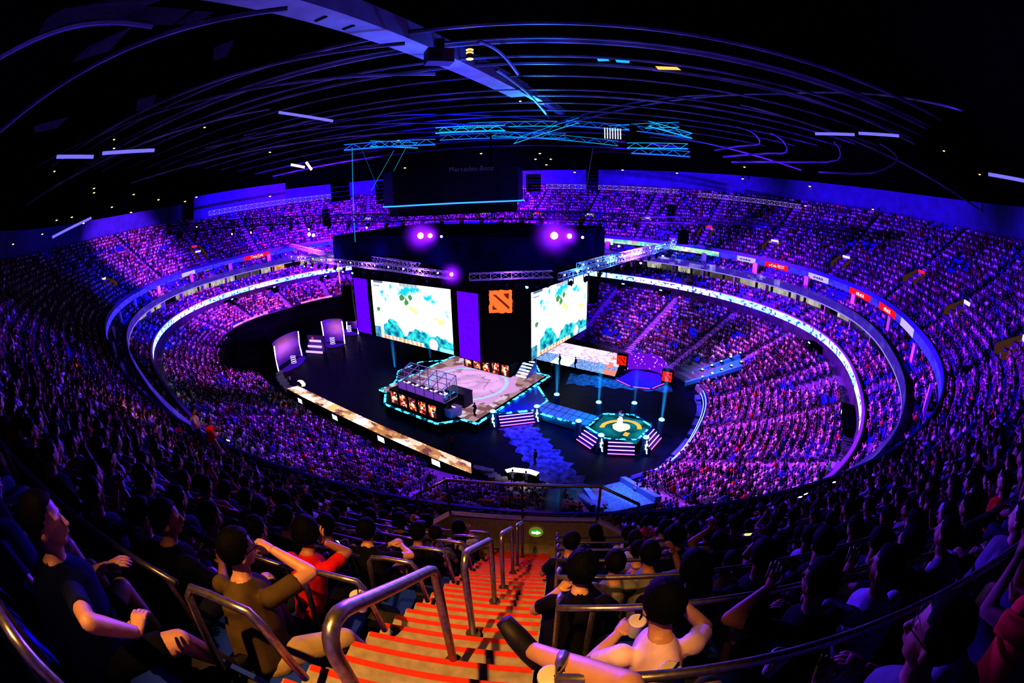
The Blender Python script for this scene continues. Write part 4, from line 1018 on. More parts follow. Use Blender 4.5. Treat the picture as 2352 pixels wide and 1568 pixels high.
# vomitories of the upper tier
VOMG = 'vomitory entrances in the upper tier'
wl = emis('vomitory_wall_painted_glow', (.4, .18, .12), .16)  # warm light on the side walls is put in as emission
for i, (a, k0, n_) in enumerate(PHX):
    D = D3+k0*RD; p, n, rz = frame_at(a, D); z = Z3+k0*RR-.2; pr = project(np.array([p[0], p[1], z+1])); 
    o = empty('vomitory_entrance', (p[0], p[1], z), rz, None, 'entrance', VOMG)
    H = 2.1; w = 1.35
    m = MB(); m.box(-w, w, -2.4, -.1, 0, .1); m.build('floor_slab', M['concrete'], o)
    for sg in (-1, 1):
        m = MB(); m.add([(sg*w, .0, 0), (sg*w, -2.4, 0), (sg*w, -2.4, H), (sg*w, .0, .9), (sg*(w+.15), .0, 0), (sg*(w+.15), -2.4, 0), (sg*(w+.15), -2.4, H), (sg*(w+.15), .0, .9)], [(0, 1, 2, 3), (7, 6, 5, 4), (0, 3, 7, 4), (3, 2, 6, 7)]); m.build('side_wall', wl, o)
    warm = pr[0] > 700 and pr[0] < 1900
    m = MB(); m.add([(-w, -2.3, .1), (w, -2.3, .1), (w, -2.3, H-.3), (-w, -2.3, H-.3)], [(0, 1, 2, 3)]); m.build('opening', emis('opening_glow', (.55, .5, .3), .5) if warm else emis('dim_opening', (.05, .045, .03), .25), o)  # passage light is a flat glowing panel in the opening
    m = MB(); m.box(-.8, .8, -2.35, -2.2, H-.28, H+.1); m.build('sign_board', emis('sign_board_glow', (.7, .7, .95) if i % 3 else (1.0, .03, .08), .9), o)
names = ['upper-tier entrance above the right main screen', 'upper-tier entrance with lit sign, second right of the screens', 'upper-tier entrance with lit doorway, third right of the screens', 'upper-tier entrance beside the pale lit post, fourth right of the screens', 'upper-tier entrance with green light, fifth right of the screens', 'upper-tier entrance, sixth right of the screens', 'dark upper-tier entrance, seventh right of the screens', 'upper-tier entrance high on the right side', 'upper-tier entrance nearest the right edge', 'upper-tier entrance left of the coin-red ribbon panel', 'dim upper-tier entrance, second from the left', 'upper-tier entrance nearest the left edge', 'upper-tier entrance behind the scoreboard, left one', 'upper-tier entrance behind the scoreboard, right one', 'upper-tier entrance left of the scoreboard']
for o, l in zip([o for o in COL.objects if o.name.startswith('vomitory_entrance')], names): o['label'] = l.replace('coin-red', 'red')
# aisle stairs
AMAT = mat('aisle_stair_concrete', (.3, .25, .38), .8)
def aisle_obj(a, D0, z0, n, depth, rise, w, nm='aisle_stairs'):
    p, nn, rz = frame_at(a, D0); m = MB()
    for k in range(n*2):
        y = -k*depth/2; z = k*rise/2; m.box(-w/2, w/2, y-depth/2, y, z-.3, z+rise/2 if k % 2 == 0 else z+rise/2+.01)
    o = m.build(nm, AMAT, None, loc=(p[0], p[1], z0-rise/2+.012), rz=rz); o['kind'] = 'structure'; return o
for a in AISLES:
    p, n, rz = frame_at(a, D3+6); pr = project(np.array([p[0], p[1], 20.]))
    if abs(a-S0) > .1 and pr[2] < 1.6: aisle_obj(a, D3, Z3, NR3, RD, RR, 1.0)
    q = uv_of(a, -12)
    if not (q[0] < -20 and q[1] > -20): aisle_obj(a, DL, zL, NL, dL, rL, 1.05)
    elif q[0] < -20: aisle_obj(a, -8.0, zL+10*rL, 8, dL, rL, 1.05)
# pink-lit front edge of the cut-back lower tier behind the stage, dark stage-end structure
for (xa, ya, xb, yb) in ((565, 755, 640, 727), (708, 705, 772, 690)):
    a, b = sorted((s_of(xa, ya, 4.2), s_of(xb, yb, 4.2)))
    paint_strip('led_strip', -8.75, 4.45, 4.85, .8, 1, lambda s, t: (1.0, .25, .75), attr_emis('pink_edge_light', 1.2), smin=a, smax=b, label='pink lit front edge of the far left seats, '+('lower one' if xa < 600 else 'upper one'), cat='light strip')
    paint_strip('led_strip', -8.78, 3.9, 4.2, .8, 1, lambda s, t: (.3, .05, .9), attr_emis('violet_edge_light', .8), smin=a, smax=b, label='violet line under the pink edge of the far left seats, '+('lower one' if xa < 600 else 'upper one'), cat='light strip')
# big plain wall pieces high on both sides
def vquad(nm, pix, P1, P2, mt, **kw):
    P1 = np.array(P1[:2]); P2 = np.array(P2[:2]); d = P2-P1; d = d/np.linalg.norm(d); n = np.array([-d[1], d[0]]); vs = []
    for px, py in pix:
        r = ray(px, py); t = (n @ P1)/(n @ r[:2]); vs.append((r[0]*t, r[1]*t, CAMZ+r[2]*t))
    m = MB(); m.add(vs, [tuple(range(len(vs)))]); o = m.build(nm, mt)
    if kw: tag(o, **kw)
    return o
WP1, WP2 = atd(2228, 560, 88), atd(2420, 640, 66)
WM = mat('lavender_side_wall', (.11, .12, .42), .9, scale=.5, var=.12, spec=.1)
for pix, mt in (([(2224, 440), (2420, 500), (2420, 625), (2232, 530)], WM), ([(2232, 530), (2420, 625), (2420, 650), (2232, 548)], M['concrete_dark']), ([(2232, 548), (2420, 650), (2420, 735), (2230, 592)], WM)):
    vquad('wall_right', pix, WP1, WP2, mt, kind='structure')
LP1, LP2 = atd(440, 480, 118), atd(655, 450, 126)
for pix, mt in (([(445, 452), (655, 420), (655, 440), (445, 476)], WM), ([(445, 476), (655, 440), (655, 446), (445, 483)], M['concrete_dark']), ([(445, 483), (655, 446), (655, 470), (445, 506)], WM)):
    vquad('wall_left', pix, LP1, LP2, mt, kind='structure')
# ------------------------------------------------------------------ stage, booths, octagon, ramps (all in the arena's own u, v axes)
def uvthing(nm, u, v, z, label, cat, group=None):
    p = Wp(u, v, z); return empty(nm, p, ANG, label, cat, group)
def rel(u0, v0): return lambda u, v: (u-u0, v-v0)
def vnoise(x, y, z=0.0): return noise.noise(Vector((x, y, z)))
def fbm(x, y, z=0.0): return noise.noise(Vector((x, y, z)))+.5*noise.noise(Vector((x*2.1, y*2.1, z+7)))+.25*noise.noise(Vector((x*4.3, y*4.3, z+3)))
def grid(nx, ny, P, colf, mt, nm, parent, loop=False):
    """painted panel: P(a, b) gives local coordinates for a, b in 0..1"""
    vs = [P(i/nx, j/ny) for j in range(ny+1) for i in range(nx+1)]
    fs = [(j*(nx+1)+i, j*(nx+1)+i+1, (j+1)*(nx+1)+i+1, (j+1)*(nx+1)+i) for j in range(ny) for i in range(nx)]
    me = bpy.data.meshes.new(nm); me.from_pydata([tuple(v) for v in vs], [], fs); me.materials.append(mt)
    at_ = me.color_attributes.new('Col', 'FLOAT_COLOR', 'CORNER'); dat = []
    for j in range(ny):
        for i in range(nx):
            c = colf((i+.5)/nx, (j+.5)/ny); dat += [float(c[0]), float(c[1]), float(c[2]), 1.0]*4
    at_.data.foreach_set('color', dat); o = bpy.data.objects.new(nm, me); link(o, parent); return o
SCR = attr_emis('screen_picture', 1.0)
# ---- main stage
S = uvthing('main_stage', 8, -3.6, 0, 'square raised main stage with glowing marble-pattern top and cyan edge lights', 'stage'); r_ = rel(8, -3.6)
foot = [(-.3, -11.6), (.9, -11.6), (3.6, -14.1), (12.4, -14.0), (14.2, -11.6), (16.1, -11.5), (16.1, 4.5), (-.3, 4.4)]
m = MB(); m.prism([r_(*p) for p in foot], 0, 1.15); m.build('platform', M['black'], S)
def floorpic(a, b):
    u, v = a*15.6-7.8, b*15.6-7.8; r = math.hypot(u-.3, v-.3); c = np.array((.75, .42, .80))
    n = fbm(u*.35, v*.35, 2)
    w = math.sin(r*2.2+3*fbm(u*.25, v*.25, 5))
    if r < 5.4: c = np.array((.86, .5, .9))*(.95+.12*w)
    if abs(r-5.2) < .25: c = np.array((.55, .75, 1.0))
    if r < 5.2 and abs(fbm(u*.3, v*.3, 11)-.02) < .035: c = c*.55
    if r > 6.6+1.2*n:
        q = vnoise(math.floor(u*1.3+n)*1.9, math.floor(v*1.3-n)*2.3, 8)
        c = np.array((.3, .15, .17)) if q < -.05 else (np.array((.75, .6, .75)) if q > .25 else np.array((.5, .33, .36)))
    return c*.72
grid(110, 110, lambda a, b: (*r_(a*15.7-.1, b*15.6-11.4), 1.17), floorpic, SCR, 'led_floor', S)
def edge(pts, z, w, mt, nm, parent, rr, closed=False):
    m = MB(); q = pts+[pts[0]] if closed else pts
    for a, b in zip(q, q[1:]):
        a = V3(*rr(*a), z); b = V3(*rr(*b), z); d = (b-a).normalized(); n = V3(-d.y, d.x, 0)*w/2
        m.add([a-n, b-n, b+n, a+n, a-n-V3(0, 0, .1), b-n-V3(0, 0, .1), b+n-V3(0, 0, .1), a+n-V3(0, 0, .1)], [(0, 1, 2, 3), (0, 4, 5, 1), (2, 6, 7, 3)])
    return m.build(nm, mt, parent)
edge(foot, 1.2, .27, M['led_cyan'], 'edge_light', S, r_, True)
# lower hexagonal apron around the stage
AP = uvthing('lower_apron', 6, -3, 0, 'lower dark apron round the stage outlined in cyan dashes', 'stage'); ra = rel(6, -3)
left = [(-.5, -9.5), (-1.8, -7.1), (-3.9, -5.0), (-3.8, -.4), (-.7, 2.6), (2, 4.8)]
m = MB(); m.prism([ra(*p) for p in left+[(2, -9)]], 0, .75); m.build('left_deck', M['black'], AP); edge(left, .78, .2, M['led_cyan'], 'edge_light', AP, ra)
right = [(11.9, 7.9), (13.9, 5.7), (15.6, 3.4)]
edge(right, .78, .22, M['led_cyan'], 'edge_light', AP, ra); m = MB(); m.prism([ra(*p) for p in right+[(11.9, 4.6)]], 0, .75); m.build('right_deck', M['black'], AP)
br = [(16.2, 1.2), (19.6, -2.1), (19.5, -5.0), (16.2, -8.1)]
m = MB(); m.prism([ra(*p) for p in [(16.1, 1.2), (19.6, -2.1), (19.5, -5.0), (16.1, -8.1)]][::-1], 0, .98); m.build('front_deck', mat('blue_lit_deck', (.05, .06, .5), .5), AP)
edge(br, 1.02, .26, M['led_cyan'], 'edge_light', AP, ra)
# steps in front of it with pink risers
def steps(nm, a, b, out, n, z1, label, w0=None):
    """flight from edge a-b going outwards (direction out), n treads"""
    c = ((a[0]+b[0])/2, (a[1]+b[1])/2); T = uvthing(nm, c[0], c[1], 0, label, 'steps', 'pink-edged step flights'); rr = rel(*c)
    A = V3(*rr(*a), 0); B = V3(*rr(*b), 0); O = V3(out[0], out[1], 0).normalized(); dz = z1/n; sd = .33
    m = MB()
    for i in range(n):
        z = z1-dz*i; p = [A+O*sd*i, B+O*sd*i, B+O*sd*(i+1), A+O*sd*(i+1)]
        m.add([(*x.xy, 0) for x in p]+[(*x.xy, z) for x in p], [(4, 5, 6, 7), (0, 1, 5, 4), (1, 2, 6, 5), (2, 3, 7, 6), (3, 0, 4, 7)])
    m.build('treads', mat('dark_blue_tread', (.02, .03, .2), .5), T)
    for i in range(n):
        z = z1-dz*i-.02; m = MB(); m.bar((*(A+O*(sd*(i+1)+.02)).xy, z), (*(B+O*(sd*(i+1)+.02)).xy, z), .05, n=6)
        m.build('riser_light', M['led_magenta'] if i == n-1 else M['led_pink'], T)
    return T
d = (1.0, -1.0)
steps('step_flight', (16.6, -8.2), (19.4, -5.3), (1.0, -.95), 4, .95, 'pink-edged steps in front of the main stage leading to the blue path')
# bridge
B = uvthing('bridge', 23, -4, 0, 'short bridge walkway lit cyan between the main stage and the octagon', 'walkway'); rb = rel(23, -4)
m = MB(); m.prism([rb(*p) for p in ((19.5, -5.2), (26.6, -5.5), (26.6, -2.8), (19.8, -2.5))], .1, 1.12); m.build('deck', mat('teal_deck', (.05, .35, .5), .4), B)
edge([(20.2, -5.35), (26.2, -5.55)], 1.05, .2, M['led_cyan'], 'edge_light', B, rb)
for i in range(1, 8):
    x = 19.6+i*.88; edge([(x, -5.3), (x, -2.6)], 1.135, .04, M['black'], 'seam', B, rb)
edge([(19.7, -3.9), (26.5, -4.1)], 1.135, .04, M['black'], 'seam', B, rb)
# octagon stage
oc = (30.0, -4.0); O_ = uvthing('octagon_stage', oc[0], oc[1], 0, 'octagonal stage with cyan dashed rim, flame pattern and trophy at its middle', 'stage')
def ocp(r, k, rot=22.5+34.4-22.5+11.5): a = math.radians(rot+k*45-180); return (r*math.cos(a), r*math.sin(a))
def hexp(r, k):   # corners measured from the picture: six long corners
    a = math.radians([-151, -103, -33, 29, 88, 147][k]); return (r*math.cos(a), r*math.sin(a))
OCT = [(-3.6, -1.9), (-.6, -3.3), (2.8, -1.8), (3.1, 2.0), (.2, 3.8), (-3.2, 2.1)]
m = MB(); m.prism(OCT, 0, 1.12); m.build('platform', M['black'], O_)
def octpic(a, b):
    x, y = (a-.5)*6, (b-.5)*6; r = math.hypot(x, y); n = fbm(x*.5, y*.5, 4); th = math.atan2(y, x)
    c = np.array((.01, .16, .2))*(1+n)
    if abs(r-2.0-.3*math.sin(th*2)) < .28 and (th > .3 or th < -2.6) : c = np.array((1.4, .55, .12))
    if r < 1.1+.4*n: c = np.array((2.0, 1.5, .7))
    if abs(x-1.2) < .3 and -1.8 < y < -.9: c = np.array((1.5, .5, .1))
    return c*.9
m_ = O_
vs = [(x*.86, y*.86) for x, y in OCT]
grid(70, 70, lambda a, b: (max(-3, min(3, (a-.5)*5.6)), max(-3, min(3, (b-.5)*5.2)), 1.135), octpic, SCR, 'led_floor', O_)
idr = lambda u, v: (u, v)
edge([(x*.93, y*.93) for x, y in OCT], 1.17, .22, M['led_cyan'], 'edge_light', O_, idr, True)
m = MB()
for a, b in zip(OCT, OCT[1:]+OCT[:1]):    # sloping dark rim covers the picture's square corners
    m.add([(*a, 1.15), (*b, 1.15), (b[0]*.9, b[1]*.9, 1.15), (a[0]*.9, a[1]*.9, 1.15)], [(0, 1, 2, 3)])
m.build('rim', mat('blue_rim', (.02, .1, .4), .4), O_)
for (i, j, out, lab) in ((0, 1, (-.45, -1), 'pink-edged steps on the octagon, left flight'), (1, 2, (.42, -1), 'pink-edged steps on the octagon, front flight'), (2, 3, (1, 0), 'pink-edged steps on the octagon, right flight')):
    a, b = OCT[i], OCT[j]; e = V3(b[0]-a[0], b[1]-a[1], 0).normalized()
    steps('step_flight', (oc[0]+a[0]+e.x*.45, oc[1]+a[1]+e.y*.45), (oc[0]+b[0]-e.x*.45, oc[1]+b[1]-e.y*.45), (e.y, -e.x), 4, 1.05, lab)
# trophy: shield on a plinth (a flat battle shield with ragged rim)
T = uvthing('trophy', oc[0]-.2, oc[1]+.05, 1.14, 'brightly lit silver trophy shield on a white pedestal on the octagon', 'trophy')
m = MB(); m.tube([(0, 0, 0), (0, 0, .25), (0, 0, .8), (0, 0, .95)], [.5, .36, .26, .3], n=10); m.build('pedestal', emis('pedestal_glow', (1, .85, .9), 2.2), T)
m = MB(); pts = []
for i in range(22):
    a = 2*PI*i/22; r = .42*(1+.12*math.sin(a*5)+.08*math.cos(a*9)); pts.append((r*math.cos(a)*.8, r*math.sin(a)))
m.add([(x, .05, 1.5+y) for x, y in pts]+[(x*.6, -.07, 1.5+y*.6) for x, y in pts]+[(x, .1, 1.5+y) for x, y in pts], [tuple(range(22, 44))]+[(i, (i+1) % 22, 22+(i+1) % 22, 22+i) for i in range(22)]+[tuple(range(65, 43, -1))]+[(i, 44+i, 44+(i+1) % 22, (i+1) % 22) for i in range(22)])
m.build('shield', mat('polished_silver', (.9, .85, .8), .2, 1.0), T)
# carved lamp pillars
def pillar(u, v, h, label, lit=True):
    P = uvthing('lamp_pillar', u, v, 0, label, 'pillar', 'rock-shaped lamp pillars'); P.rotation_euler = (0, 0, 0)
    m = MB(); m.tube([(0, 0, 0), (0, 0, h*.4), (0, 0, h*.8), (0, 0, h)], [(.62, .5), (.46, .4), (.38, .36), (.3, .28)], n=7); m.build('rock_body', mat('teal_rock', (.02, .1, .16), .8, bump=.5), P)
    m = MB(); m.tube([(0, 0, h), (0, 0, h+.12), (0, 0, h+.18)], [.34, .3, .15], n=10); m.build('cap_light', M['led_cyan_solid'], P)
    if lit:
        m = MB(); zz = 0; c = [(0, 1.0), (0, .75), (.1, .75), (-.05, .55), (-.08, .38), (.1, .38), (.08, .2), (.16, .05)]
        for (x0, t0), (x1, t1) in zip(c, c[1:]): m.bar((x0, -.52+.1*t0, .15+t0*(h-.3)), (x1, -.52+.1*t1, .15+t1*(h-.3)), .05, n=5)
        m.box(-.16, .16, -.5, -.44, h*.62, h*.68); m.build('rune_light', M['led_white'], P)
    return P
PV = [(16.7, -9.3, 'glowing rune pillar left of the main stage steps', 1), (20.2, -5.6, 'glowing rune pillar at the bridge corner by the stage steps', 1), (20.6, -1.6, 'lamp pillar behind the bridge beside the stage', 0), (25.9, -6.3, 'lamp pillar at the bridge end of the octagon', 0), (29.3, -7.9, 'glowing rune pillar at the front left octagon corner', 1), (33.6, -6.1, 'glowing rune pillar at the front right octagon corner', 1), (33.9, -1.6, 'lamp pillar at the far right octagon corner', 0), (25.9, -1.0, 'lamp pillar behind the octagon, left one', 0), (29.7, .9, 'lamp pillar behind the octagon, right one', 0)]
for u, v, l, li in PV: pillar(u, v, 1.9, l, bool(li))
# fog jets
for u, v, h, l in ((20.6, -1.6, 5.5, 'thin blue fog jet rising from the pillar behind the bridge'), (25.9, -1.0, 6.5, 'cyan fog jet behind the octagon, left of two'), (29.7, .9, 5.0, 'faint fog jet behind the octagon, right of two'), (33.9, -1.6, 7.5, 'cyan fog jet at the far right octagon corner'), (-5.2, -4.4, 6.0, 'blue fog jet left of the main stage'), (-3.4, 1.5, 5.5, 'faint fog jet between the stage and the left screen'), (17.4, -1.2, 4.5, 'faint fog jet over the blue deck'), (14.2, 8.6, 4.5, 'faint blue fog jet beside the steps under the screens')):
    m = MB(); m.tube([(0, 0, 0), (0, 0, .5), (0, 0, 1.0)], [.45, .7, 1.05], n=12)
    o = m.build('fog_jet', haze('fog_glow_%d' % int(u*10), (.02, .45, 1.0), 3.0 if 'faint' not in l else 1.2, axis='z'), None, smooth=True); o.location = Wp(u, v, 2.1 if u > 20 else .9); o.scale = (.55, .55, h); tag(o, l, 'fog', None)
# ---- player booths
def booth(u0, v0, u1, v1, label, flip=False, glass_house=True):
    T = uvthing('player_booth', (u0+u1)/2, (v0+v1)/2, 1.18, label, 'booth'); rr = rel((u0+u1)/2, (v0+v1)/2); a = rr(u0, v0); b = rr(u1, v1)
    h = 1.85; m = MB(); m.box(a[0], b[0], a[1], b[1], 0, h); m.build('plinth', M['black'], T)
    n = 5; w = (b[0]-a[0])/n
    for i in range(n):
        sd = i*3.7+u0; x0 = a[0]+w*(i+.14); x1 = a[0]+w*(i+.86); fr = a[1]-.03
        def pic(s, t, sd=sd):
            q = fbm(s*2.4+sd, t*3.2, sd); w_ = 1-math.hypot((s-.5)*1.9, (t-.5)*1.6)
            if q+w_*.9 > .85: c = (1.5, 1.2, .75)
            elif q+w_*.6 > .45: c = (1.3, .5, .16)
            elif q > .0: c = (.75, .1, .05)
            else: c = (.12, .015, .03)
            if vnoise(s*5+sd, t*6, 4) > .45: c = (.35, .7, .95)
            return c
        f = MB(); f.box(x0-.06, x1+.06, fr-.02, fr+.02, .08, h-.12); fo = f.build('panel_frame', M['dark_metal'], T)
        grid(14, 22, lambda s, t, x0=x0, x1=x1: (x0+(x1-x0)*s, fr-.035, .12+(h-.28)*t), pic, SCR, 'picture_panel', fo)
    if glass_house:
        x0, x1, y0, y1 = a[0]+.9, b[0]+.3, a[1]+.75, b[1]+.1; zf, zb = h+1.75, h+2.6; m = MB(); R_ = .05
        N = 5
        for i in range(N+1):
            x = x0+(x1-x0)*i/N; m.bar((x, y0, h), (x, y0, zf), R_); m.bar((x, y0, zf), (x, y1, zb), R_); m.bar((x, y1, h), (x, y1, zb), R_)
        for z in (h+.05, zf-.25, zf): m.bar((x0, y0, z), (x1, y0, z), R_)
        for t in (.33, .66, 1): m.bar((x0, y0+(y1-y0)*t, zf+(zb-zf)*t), (x1, y0+(y1-y0)*t, zf+(zb-zf)*t), R_)
        for x in (x0, x1):
            m.bar((x, y0, h), (x, y1, h), R_); m.bar((x, (y0+y1)/2, h), (x, (y0+y1)/2, (zf+zb)/2), R_)
        m.build('frame', mat('white_booth_frame', (.6, .5, .75), .35, .3), T)
        m = MB()
        m.add([(x0, y0, h), (x1, y0, h), (x1, y0, zf), (x0, y0, zf)], [(0, 1, 2, 3)]); m.add([(x0, y0, zf), (x1, y0, zf), (x1, y1, zb), (x0, y1, zb)], [(0, 1, 2, 3)])
        m.add([(x1, y0, h), (x1, y1, h), (x1, y1, zb), (x1, y0, zf)], [(0, 1, 2, 3)]); m.add([(x0, y0, h), (x0, y1, h), (x0, y1, zb), (x0, y0, zf)], [(0, 1, 2, 3)]); m.build('glazing', M['glass'], T)
        m = MB(); m.box(x0, x1, y0+.05, y0+.12, h+.05, h+.9); m.build('glow_wall', emis('booth_inner_glow', (.35, .12, .75), .55), T)
        for i in range(5):
            x = x0+(x1-x0)*(i+.5)/5; dk = uvthing('gaming_desk', 0, 0, 0, ORD[i+1]+' white gaming desk from the left inside the glass booth', 'desk', 'desks in the glass booth'); p = T.matrix_basis @ Vector((x, y0+.9, h+.02)); dk.location = p
            m = MB(); m.box(-.45, .45, -.3, .3, .68, .74); m.build('desk_top', emis('lit_desk_top', (.9, .75, 1.0), 1.0), dk); 
            for sx in (-.38, .38): m = MB(); m.box(sx-.03, sx+.03, -.25, .25, 0, .68); m.build('leg', M['white'], dk)
            m = MB(); m.box(-.28, .28, -.2, -.17, .78, 1.12); m.build('monitor', M['black'], dk)
    return T
booth(3.9, -13.3, 12.0, -10.3, 'glass-roofed player booth on a black plinth with five fiery picture panels')
booth(3.8, 1.2, 11.9, 4.2, 'black plinth with five fiery picture panels under the hanging screens', glass_house=False)
m = MB(); 
T = uvthing('stage_stairs', 13.1, 3.2, 1.18, 'small stairs with white-lit treads beside the plinth under the screens', 'stairs')
m = MB(); m.add([(-.9, -1.4, 0), (-.9, 1.4, 0), (-.9, 1.4, 1.9), (-1.0, -1.4, 0), (-1.0, 1.4, 0), (-1.0, 1.4, 1.9), (.9, -1.4, 0), (.9, 1.4, 0), (.9, 1.4, 1.9), (.8, -1.4, 0), (.8, 1.4, 0), (.8, 1.4, 1.9)], [(0, 1, 2), (5, 4, 3), (6, 7, 8), (11, 10, 9), (0, 2, 5, 3), (6, 8, 11, 9)]); m.build('side_panel', mat('violet_side_panel', (.35, .25, .6), .5), T)
for i in range(6):
    m = MB(); m.box(-.8, .8, -1.3+i*.42, -1.0+i*.42, .1+i*.3, .22+i*.3); m.build('tread', emis('lit_tread', (.5, .8, 1.0), 1.6), T)
def uvbox(nm, u0, u1, v0, v1, z0, z1, mt, label, cat, group=None, z=0):
    m = MB(); c = ((u0+u1)/2, (v0+v1)/2); m.box(u0-c[0], u1-c[0], v0-c[1], v1-c[1], z0-z, z1-z); o = m.build(nm, mt, None, loc=Wp(*c, z), rz=ANG); tag(o, label, cat, group); return o
c_ = uvthing('control_cabinet', 11.2, -8.6, 1.18, 'black boxy cabinet with violet top behind the glass booth', 'cabinet')
m = MB(); m.box(-1.6, 1.4, -.8, .8, 0, 1.7); m.build('body', mat('blue_black_cabinet', (.015, .012, .06), .5), c_); m = MB(); m.box(-1.65, 1.45, -.85, .85, 1.7, 1.78); m.build('lid', M['dark_metal'], c_)
c_ = uvthing('reception_counter', 12.4, -11.6, 1.18, 'low lavender counter with slanted top at the stage corner beside the booth', 'counter')
m = MB(); m.prism([(-1.3, -.6), (.6, -.6), (.9, .9), (-1.0, .9)], 0, 1.0, top=[(-1.3, -.6), (.6, -.6), (.9, .9), (-1.0, .9)]); m.build('body', mat('lavender_counter', (.35, .25, .55), .5), c_); m = MB(); m.box(-1.4, 1.0, -.7, 1.0, 1.0, 1.06); m.build('top', M['lavender'], c_)
m = MB()
for i in range(4): m.box(-.4+i*.25, -.28+i*.25, .2, .3, 1.06, 1.1)
m.build('buttons', M['led_white'], c_)
# people on and around the stage
stP = dict(hipz=.92, lean=.02, hunch=.1, hpitch=.1, hands={'l': (-.2, .2, 1.05), 'r': (.12, .32, 1.2)}, feet={'l': (-.1, .0, .08), 'lp': (0, 1, .1), 'r': (.11, .04, .08), 'rp': (0, 1, .1)})
STV = [person_parts('standing%d' % i, dict(stP, hands=h_, lean=ln), 'short', 'long', 'trousers', 1.0, vox=.022) for i, (h_, ln) in enumerate(((stP['hands'], .02), ({'l': (-.24, .1, .85), 'r': (.24, .08, .85)}, .0), ({'l': (-.2, .45, 1.1), 'r': (.2, .5, 1.1)}, .2)))]
STP = [(1092, 955, 1.18, 0, 'navy', 'person standing on the lit stage floor looking at a handheld device', 2.2), (1035, 955, 1.18, 1, 'black', 'dark person standing at the counter beside the glass booth', 1.0),
       (1286, 838, .55, 0, 'black', 'silhouetted person on the white floor strip, left one', 2.0), (1322, 845, .55, 1, 'black', 'silhouetted person on the white floor strip, right one', 1.0), (1178, 1114, .02, 2, 'stripe', 'person in pale blue at the lit desk, left one', 0.0), (1209, 1118, .02, 2, 'grey', 'person in pale grey at the lit desk, right one', 0.2),
       (669, 885, .3, 2, 'white', 'person in white at the left lit desk', 1.0), (1040, 1030, .02, 1, 'red', 'person walking behind the long floor strip', 2.0), (1230, 1065, .02, 0, 'black', 'dark person standing beside the blue rock path', 1.0), (828, 806, .02, 1, 'grey', 'person standing below the left violet banner', 2.0), (792, 815, .02, 0, 'black', 'person beside the curved studio wall', 1.0), (842, 757, .4, 1, 'black', 'silhouetted person on the violet strip behind the banner', 1.0), (1228, 845, 1.0, 0, 'black', 'dark person at the foot of the screens near the stage corner', .5)]
for px, py, z, v, shc, lab, rz in STP:
    make_person(STV[v], at(px, py, z), rz, shc, 'black', SKIN, None, lab, 'crew and guests on the arena floor')
# ---- glowing floor strips
def strip_pic(kind):
    def f(a, b):
        q = fbm(a*26, b*2.5, kind); w = fbm(a*9, b*.8, kind+3)
        if w > .25: c = np.array((1.3, 1.1, .85))
        elif w > -.1: c = np.array((.75, .5, .38))
        else: c = np.array((.4, .2, .1))
        if q > .4: c = c*1.6
        if q < -.35: c = c*np.array((.45, .35, .8))
        if 0.30 < a < .45 and w > 0: c = np.array((1.1, .45, .2))
        return c*1.1
    return f
T = uvthing('led_catwalk', 5, -19, 0, 'long low catwalk with glowing rocky picture on top, along the near seats', 'stage'); rc = rel(5, -19)
ca = [(-11.6, -19.9), (21.8, -19.6), (20.6, -18.2), (-11.2, -18.2)]
m = MB(); m.prism([rc(*p) for p in ca], 0, 1.3); m.build('plinth', M['black'], T)
P4 = [V3(*rc(*p), 1.33) for p in ca]
grid(200, 12, lambda a, b: (P4[0].lerp(P4[1], a)).lerp(P4[3].lerp(P4[2], a), b), strip_pic(1), SCR, 'led_top', T)
for i, (px, py) in enumerate(((690, 920), (770, 958), (876, 1008), (1002, 1062))):
    o = uvthing('monitor', 0, 0, 0, ORD[i+1]+' small white monitor along the front of the long catwalk, counted from its far end', 'monitor', 'white monitors in front of the catwalk'); o.location = at(px, py, .9)
    m = MB(); m.box(-.62, .62, -.06, .06, -.38, .38); m.build('casing', M['black'], o); m = MB(); m.add([(-.56, -.07, -.33), (.56, -.07, -.33), (.56, -.07, .33), (-.56, -.07, .33)], [(0, 1, 2, 3)]); m.build('panel', emis('monitor_white', (.55, .6, .8), 1.6), o)
T = uvthing('led_ramp', 17, 13, 0, 'wide bright white and pink floor screen right of the hanging screens', 'screen'); rw = rel(17, 13)
cb = [(10.1, 10.5, .5), (23.4, 10.4, .5), (22.4, 16.1, 1.8), (11.8, 16.4, 1.8)]
m = MB(); q = [(*rw(u, v), z) for u, v, z in cb]; m.add(q+[(x, y, 0) for x, y, z in q], [(0, 1, 2, 3), (0, 4, 5, 1), (1, 5, 6, 2), (2, 6, 7, 3), (3, 7, 4, 0)]); m.build('wedge', M['black'], T)
def wpic(a, b):
    q = fbm(a*7, b*4, 6)
    c = np.array((1.1, .75, 1.1)) if b > .42 else np.array((.35, .55, 1.2))
    if b > .42 and abs(fbm(a*9, b*5, 2)) < .05: c = c*.35
    if b <= .42: c = c*(1.0 if vnoise(a*60, b*40, 1) > 0 else .45)
    if b <= .42 and a < .45 and a > .2: c = np.array((1.3, 1.3, 1.3))
    if math.hypot((a-.33)*2.2, b-.72) < .16: c = np.array((3, 3, 3))
    if a > .82 and q > .1: c = np.array((.9, .3, .25))
    return c*.85
Q = [V3(*x)+V3(0, 0, .02) for x in q]
grid(90, 46, lambda a, b: (Q[0].lerp(Q[1], a)).lerp(Q[3].lerp(Q[2], a), b), wpic, SCR, 'led_top', T)
